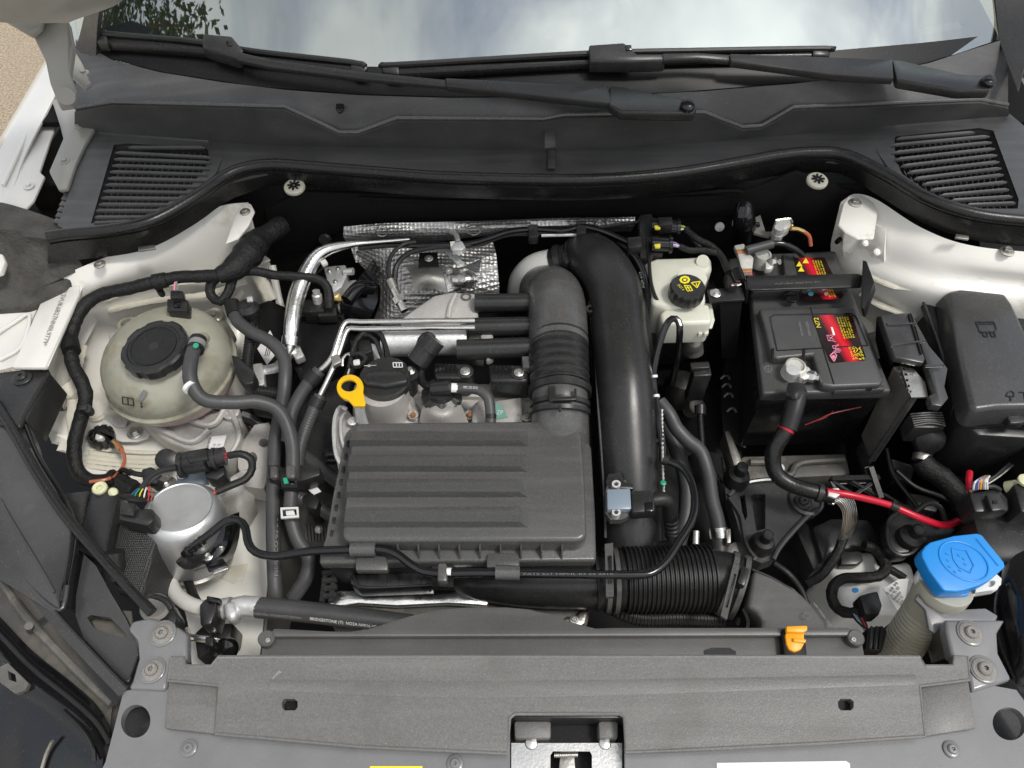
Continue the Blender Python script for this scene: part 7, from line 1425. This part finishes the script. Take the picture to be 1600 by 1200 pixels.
# ------------------------------------------------------------------ fuse box
fx = thing('fuse_box', 'big black fuse box with an embossed fuse symbol on its lid at the right edge', 'fuse box', (1540, 600, -0.15))
obj('lid', prism([(1481, 456), (1502, 450), (1540, 452), (1570, 457), (1582, 474), (1608, 530), (1662, 640), (1600, 634), (1560, 635), (1526, 640), (1515, 630), (1496, 545)], 0.036, 0.006, 0.006, 3, taper=1.09), 'fuse_lid', fx)
obj('flange', prism([(1440, 466), (1452, 452), (1470, 450), (1560, 452), (1596, 462), (1690, 640), (1700, 668), (1600, 658), (1520, 664), (1506, 658), (1492, 620)], 0.012, -0.030, 0.003), 'plastic_black', fx)
obj('rim_edge', tube([(1441, 467, -0.028), (1468, 540, -0.028), (1492, 620, -0.028), (1503, 652, -0.028), (1516, 662, -0.028), (1600, 657, -0.028), (1690, 668, -0.028)], 5, n=8), 'plastic_grey', fx)
obj('base', prism([(1446, 474), (1590, 474), (1690, 640), (1700, 690), (1530, 680), (1504, 660)], 0.12, -0.044, 0.006), 'plastic_black', fx)
obj('latch', prism([(1571, 640), (1600, 638), (1604, 660), (1578, 662)], 0.014, -0.012, 0.003), 'plastic_black', fx)
obj('latch_bar', prism([(1578, 656), (1600, 655), (1600, 660), (1579, 661)], 0.006, -0.008, 0.001), 'plastic_grey', fx)
obj('hinge', prism([(1500, 441), (1520, 440), (1522, 448), (1502, 449)], 0.02, 0.0, 0.002), 'plastic_black', fx)
obj('side_strap', tube([(1486, 590, -0.03), (1492, 630, -0.05), (1486, 664, -0.08)], 9, n=8), 'plastic_grey', fx)
fz = 0.0066
s1 = line_mark(fx, [(1524, 503), (1553, 503), (1557, 514), (1553, 519), (1531, 519), (1529, 512)], 2.0, fz, closed=True)
s2 = line_mark(fx, [(1527, 506), (1552, 506)], 1.4, fz); s3 = line_mark(fx, [(1534, 519), (1538, 526), (1543, 526), (1542, 519)], 2.0, fz); s4 = line_mark(fx, [(1547, 519), (1550, 526), (1556, 526), (1553, 519)], 2.0, fz)
obj('fuse_symbol', join(*s1, *s2, *s3, *s4), 'battery_case', fx)
s5 = line_mark(fx, [(1572, 619), (1575, 613), (1580, 611), (1584, 614), (1584, 620)], 1.6, fz, closed=True); s6 = line_mark(fx, [(1578, 619), (1580, 626), (1577, 626)], 1.6, fz)
obj('umbrella_symbol', join(*s5, *s6), 'battery_case', fx)
s7 = line_mark(fx, [(1592, 613), (1600, 613), (1602, 626)], 1.6, fz)
obj('side_symbol', join(*s7), 'battery_case', fx)
# ------------------------------------------------------------------ lower right corner
wp = thing('lamp_plug', 'square black plug with coloured wires at the right edge above the blue cap', 'electrical plug', (1550, 790, -0.13))
obj('plug', prism([(1514, 770), (1560, 762), (1576, 778), (1578, 798), (1524, 800)], 0.04, -0.05, 0.004), 'plastic_black', wp)
obj('lock', prism([(1541, 772), (1562, 770), (1572, 796), (1550, 798)], 0.008, -0.040, 0.002), 'plastic_black', wp)
obj('lock_slot', prism([(1551, 782), (1557, 781), (1559, 786), (1553, 787)], 0.002, -0.0385, 0), 'void', wp)
obj('seal', tube([(1513, 768, -0.05), (1530, 762, -0.046), (1552, 760, -0.046), (1562, 766, -0.05)], 8, n=8), 'rubber', wp)
for i, m_ in enumerate(('print_white', 'wire_blue', 'wire_violet', 'orange', 'print_grey', 'white_plastic', 'print_white')): obj('wire', tube([(1521 + i * 3.6, 764, -0.045), (1523 + i * 3.2, 754 - (i % 3), -0.035), (1532 + i * 1.8, 748, -0.04), (1540 + i, 744, -0.06)], 3.2, n=6), m_, wp)
obj('red_cable', tube([(1515, 738, -0.06), (1514, 752, -0.055), (1516, 768, -0.05)], 10, n=10), 'red_cable', wp)
obj('module', prism([(1520, 806), (1580, 802), (1640, 830), (1640, 880), (1560, 880), (1530, 845)], 0.08, -0.075, 0.006), 'plastic_black', wp)
cs = thing('crossbrace', 'slim grey metal brace slanting at the right edge under the fuse box', 'brace', (1570, 735, -0.15))
obj('brace', prism([(1528, 756), (1556, 740), (1600, 700), (1640, 670), (1640, 690), (1600, 712), (1560, 744), (1536, 762)], 0.012, -0.10, 0.002), 'plastic_grey', cs)
obj('edge', tube([(1534, 761, -0.098), (1560, 745, -0.098), (1600, 713, -0.098), (1640, 690, -0.098)], 4, n=8), 'steel_dull', cs)
ck2 = thing('cream_pin', 'cream plastic pin in a black holder at the right edge', 'pin', (1585, 765, -0.1))
obj('pin', cylp((1574, 762, -0.06), (1588, 760, -0.05), 0.009, b=0.003), 'cream_plastic', ck2)
obj('holder', prism([(1584, 756), (1640, 740), (1640, 800), (1596, 800)], 0.06, -0.04, 0.004), 'plastic_black', ck2)
obj('cap', lathe((1600, 752, -0.038), (0, 0, 1), [(0.009, 0), (0.009, 0.004), (0.005, 0.006)], 18), 'cream_plastic', ck2)
mr = thing('mount_plate', 'black mounting plate with a round knob behind the blue cap', 'bracket', (1420, 840, -0.22))
obj('plate', prism([(1386, 812), (1400, 800), (1396, 780), (1430, 790), (1470, 812), (1500, 826), (1484, 848), (1440, 846), (1424, 866), (1402, 868), (1386, 852)], 0.03, -0.15, 0.006, 3), 'plastic_black', mr)
obj('rim', tube([(1398, 782, -0.145), (1402, 800, -0.147), (1388, 814, -0.148), (1388, 850, -0.148), (1404, 866, -0.148), (1424, 864, -0.148), (1440, 846, -0.148)], 6, n=8), 'plastic_black', mr)
obj('rubber_knob', lathe((1418, 842, -0.15), (0.1, 0, 1), [(0.018, 0), (0.017, 0.012), (0.009, 0.018), (0.0085, 0.032), (0.0065, 0.034)], 24), 'rubber', mr)
obj('arch', tube([(1430, 800, -0.14), (1450, 786, -0.13), (1468, 792, -0.13), (1478, 815, -0.14)], 9, n=10), 'plastic_black', mr)
wm = thing('washer_tank', 'white plastic washer tank low in the right corner with black plug and harness', 'washer tank', (1360, 910, -0.35))
obj('tank', prism([(1294, 884), (1314, 862), (1366, 860), (1376, 884), (1424, 874), (1434, 906), (1412, 960), (1322, 958)], 0.12, -0.20, 0.010, 4), 'white_plastic', wm)
obj('plug', prism([(1314, 862), (1346, 860), (1350, 876), (1340, 882), (1314, 882)], 0.02, -0.18, 0.003), 'plastic_black', wm)
obj('tape_loop', tube([(1350, 852, -0.17), (1368, 858, -0.175), (1380, 872, -0.175), (1384, 888, -0.175), (1372, 900, -0.175), (1345, 903, -0.175), (1318, 904, -0.175), (1302, 916, -0.175), (1300, 935, -0.18), (1310, 952, -0.18), (1330, 958, -0.17), (1352, 952, -0.16)], 17, n=10, lump=0.07), 'tape', wm)
obj('tape_loop', tube([(1384, 886, -0.175), (1402, 896, -0.18), (1414, 904, -0.18)], 13, n=10, lump=0.07), 'tape', wm)
obj('tape_loop', tube([(1318, 840, -0.16), (1306, 868, -0.17), (1284, 898, -0.18), (1260, 912, -0.19)], 15, n=10, lump=0.05), 'tape', wm)
obj('blue_spot', prism(ell(1337, 922, 5, 4, 10), 0.001, -0.1985, 0), 'blue', wm)
obj('wire_clip', prism([(1342, 930), (1372, 922), (1380, 946), (1374, 962), (1352, 960)], 0.03, -0.14, 0.004), 'plastic_black', wm)
obj('info_label', prism([(1380, 920), (1404, 905), (1420, 904), (1412, 950), (1402, 954)], 0.001, -0.155, 0), 'white_plastic', wm)
for i in range(5): lettering(wm, ('5 68 99', '21 9S 00', 'Behälter', '30 V 12', '2Q0 955')[i], (1388 + i * 5, 930 + i * 4.4, -0.1545), (1404 + i * 2.4, 912 + i * 7, -0.1545), 'print_black', hgt=0.004)
obj('outer_plug', prism([(1356, 980), (1380, 976), (1388, 985), (1380, 1018), (1352, 1014)], 0.04, -0.10, 0.004), 'rubber', wm)
for i in range(3): obj('plug_rib', tube([(1362 + i * 8, 979, -0.098), (1358 + i * 8, 1014, -0.098)], 4, n=8), 'rubber', wm)
for i, m_ in enumerate(('rubber', 'wire_violet', 'wire_green', 'rubber', 'red', 'rubber')): obj('wire', tube([(1330 + i * 4, 958 + i * 2, -0.13), (1340 + i * 3, 972 + i * 2, -0.12), (1356, 984 + i * 4, -0.11)], 3.5, n=6), m_, wm)
obj('black_lead', tube([(1210, 880, -0.13), (1232, 896, -0.13), (1250, 918, -0.14), (1262, 944, -0.15)], 9, n=10), 'rubber', wm)
bx_ = thing('dark_box', 'dark plastic housing behind the metal strap', 'housing', (1300, 850, -0.3))
obj('housing', prism([(1268, 822), (1300, 808), (1360, 810), (1380, 850), (1300, 862), (1286, 880)], 0.1, -0.19, 0.008), 'plastic_black', bx_)
obj('cable_duct', prism([(1240, 820), (1262, 815), (1290, 880), (1272, 892)], 0.05, -0.2, 0.005), 'plastic_black', bx_)
wf = thing('washer_filler', 'bright blue washer fluid cap on a translucent ribbed filler neck', 'washer filler', (1410, 1010, -0.18))
obj('neck', tube([(1478, 914, -0.02), (1464, 934, -0.045), (1448, 952, -0.07)], 78, n=28, rs=[1.0, 0.98, 0.85]), 'washer_neck', wf)
obj('ribbed_neck', tube([(1450, 948, -0.068), (1432, 976, -0.10), (1410, 1008, -0.14), (1396, 1030, -0.165)], 62, n=28, corr=(0.0062, 0.05)), 'washer_neck', wf)
obj('collar', prism([(1432, 900), (1440, 884), (1530, 880), (1562, 900), (1566, 910), (1560, 922), (1524, 928), (1520, 938), (1470, 944), (1456, 936)], 0.016, -0.020, 0.004, 3), 'white_plastic', wf)
obj('collar_ear', plate([(1530, 896), (1556, 896), (1565, 904), (1564, 914), (1552, 922), (1524, 926)], [ell(1549, 912, 7, 4.5, 14, -0.5)], 0.006, -0.014), 'white_plastic', wf)
bz = 0.012
capP = [(1441, 870), (1440, 862), (1446, 853), (1454, 847), (1490, 837), (1526, 833), (1534, 835), (1569, 878), (1571, 885), (1566, 890), (1548, 906), (1530, 915), (1508, 922), (1494, 924), (1477, 923), (1472, 920), (1452, 892)]
bcp = obj('cap', prism(capP, 0.022, bz, 0.0045, 3), 'blue', wf)
obj('cap_rim', prism([(1442, 872), (1453, 894), (1472, 922), (1494, 926), (1515, 923), (1515, 930), (1490, 932), (1470, 928), (1446, 894), (1440, 880)], 0.006, -0.010, 0.002), 'blue', bcp)
obj('cap_ring', tube([(1506 + 38 * math.cos(a) + 6 * math.sin(a), 877 + 30 * math.sin(a) + 8 * math.cos(a), bz + 0.0002) for a in [i * math.pi / 20 for i in range(41)]], r=0.0013, n=8, smooth=False), 'blue', bcp)
obj('cap_slot', tube([(1526, 842, bz), (1560, 884, bz)], 4, n=8), 'blue', bcp)
sc_ = [(1486, 858), (1500, 872), (1519, 894), (1512, 870), (1505, 856)]
obj('washer_symbol', join(*[bar(U(*a, bz + .0004), U(*q, bz + .0004), 0.0015, 0.0012, 0) for a, q in zip(((1487, 856), (1490, 874), (1498, 886), (1516, 895), (1522, 884), (1510, 860)), ((1490, 874), (1498, 886), (1516, 895), (1522, 884), (1510, 860), (1487, 856)))], *[bar(U(x, y, bz + .0004), U(x + 4, y + 3, bz + .0004), 0.0015, 0.0012, 0) for x, y in ((1478, 864), (1479, 874), (1482, 884), (1490, 892), (1498, 890), (1496, 866), (1504, 872), (1506, 880))]), 'blue', bcp)
fr_ = thing('headlamp', 'black headlamp housing at the right edge below the blue cap', 'headlamp', (1590, 980, -0.1))
obj('housing', loft([[(1566, 890, -0.03), (1600, 860, -0.02), (1700, 840, 0.0)], [(1556, 960, -0.05), (1600, 930, -0.02), (1700, 900, 0.0)], [(1566, 1010, -0.05), (1610, 990, -0.02), (1700, 960, 0.0)], [(1586, 1066, -0.04), (1640, 1050, -0.02), (1720, 1040, 0.0)], [(1600, 1090, -0.05), (1660, 1090, -0.03), (1740, 1080, -0.02)]], n=20, th=0.006, across=20), 'plastic_gloss', fr_)
obj('edge', tube([(1562, 905, -0.03), (1554, 950, -0.045), (1562, 1005, -0.045), (1584, 1062, -0.03)], 6, n=8), 'plastic_gloss', fr_)
sv = thing('support_plate', 'crooked dark grey metal plate carrying the blue capped filler', 'bracket', (1500, 960, -0.05))
obj('plate', prism([(1434, 926), (1446, 944), (1470, 958), (1500, 952), (1540, 950), (1560, 962), (1556, 972), (1478, 970), (1462, 990), (1452, 984), (1446, 952), (1430, 936)], 0.006, -0.026, 0.002), 'paint_grey', sv)
obj('down_leg', loft([[(1476, 972, -0.03), (1490, 1026, -0.03)], [(1450, 990, -0.12), (1462, 1036, -0.12)]], n=8, th=0.005), 'plastic_black', sv)

ub = thing('under_bracket', 'dim black bracket plates below the fuse box beside the taped harness', 'bracket', (1490, 740, -0.25))
for P in ([(1466, 728, -0.17), (1510, 714, -0.16), (1512, 750, -0.18), (1488, 744, -0.18)], [(1518, 700, -0.15), (1548, 706, -0.15), (1538, 745, -0.18), (1520, 740, -0.18)], [(1392, 716, -0.18), (1430, 728, -0.18), (1424, 752, -0.2), (1398, 748, -0.2)], [(1420, 770, -0.2), (1470, 778, -0.2), (1464, 800, -0.2), (1416, 790, -0.2)]):
    obj('plate', prism(P, 0.02, b=0.002), 'plastic_black', ub)
for P in ([(1400, 735, -0.18), (1430, 760, -0.19), (1470, 775, -0.19), (1500, 790, -0.19)], [(1385, 700, -0.16), (1395, 740, -0.18), (1420, 775, -0.19), (1440, 800, -0.19)], [(1345, 760, -0.2), (1380, 772, -0.2), (1410, 790, -0.2)]): obj('lead', tube(P, 7, n=8, lump=0.04), 'rubber', ub)
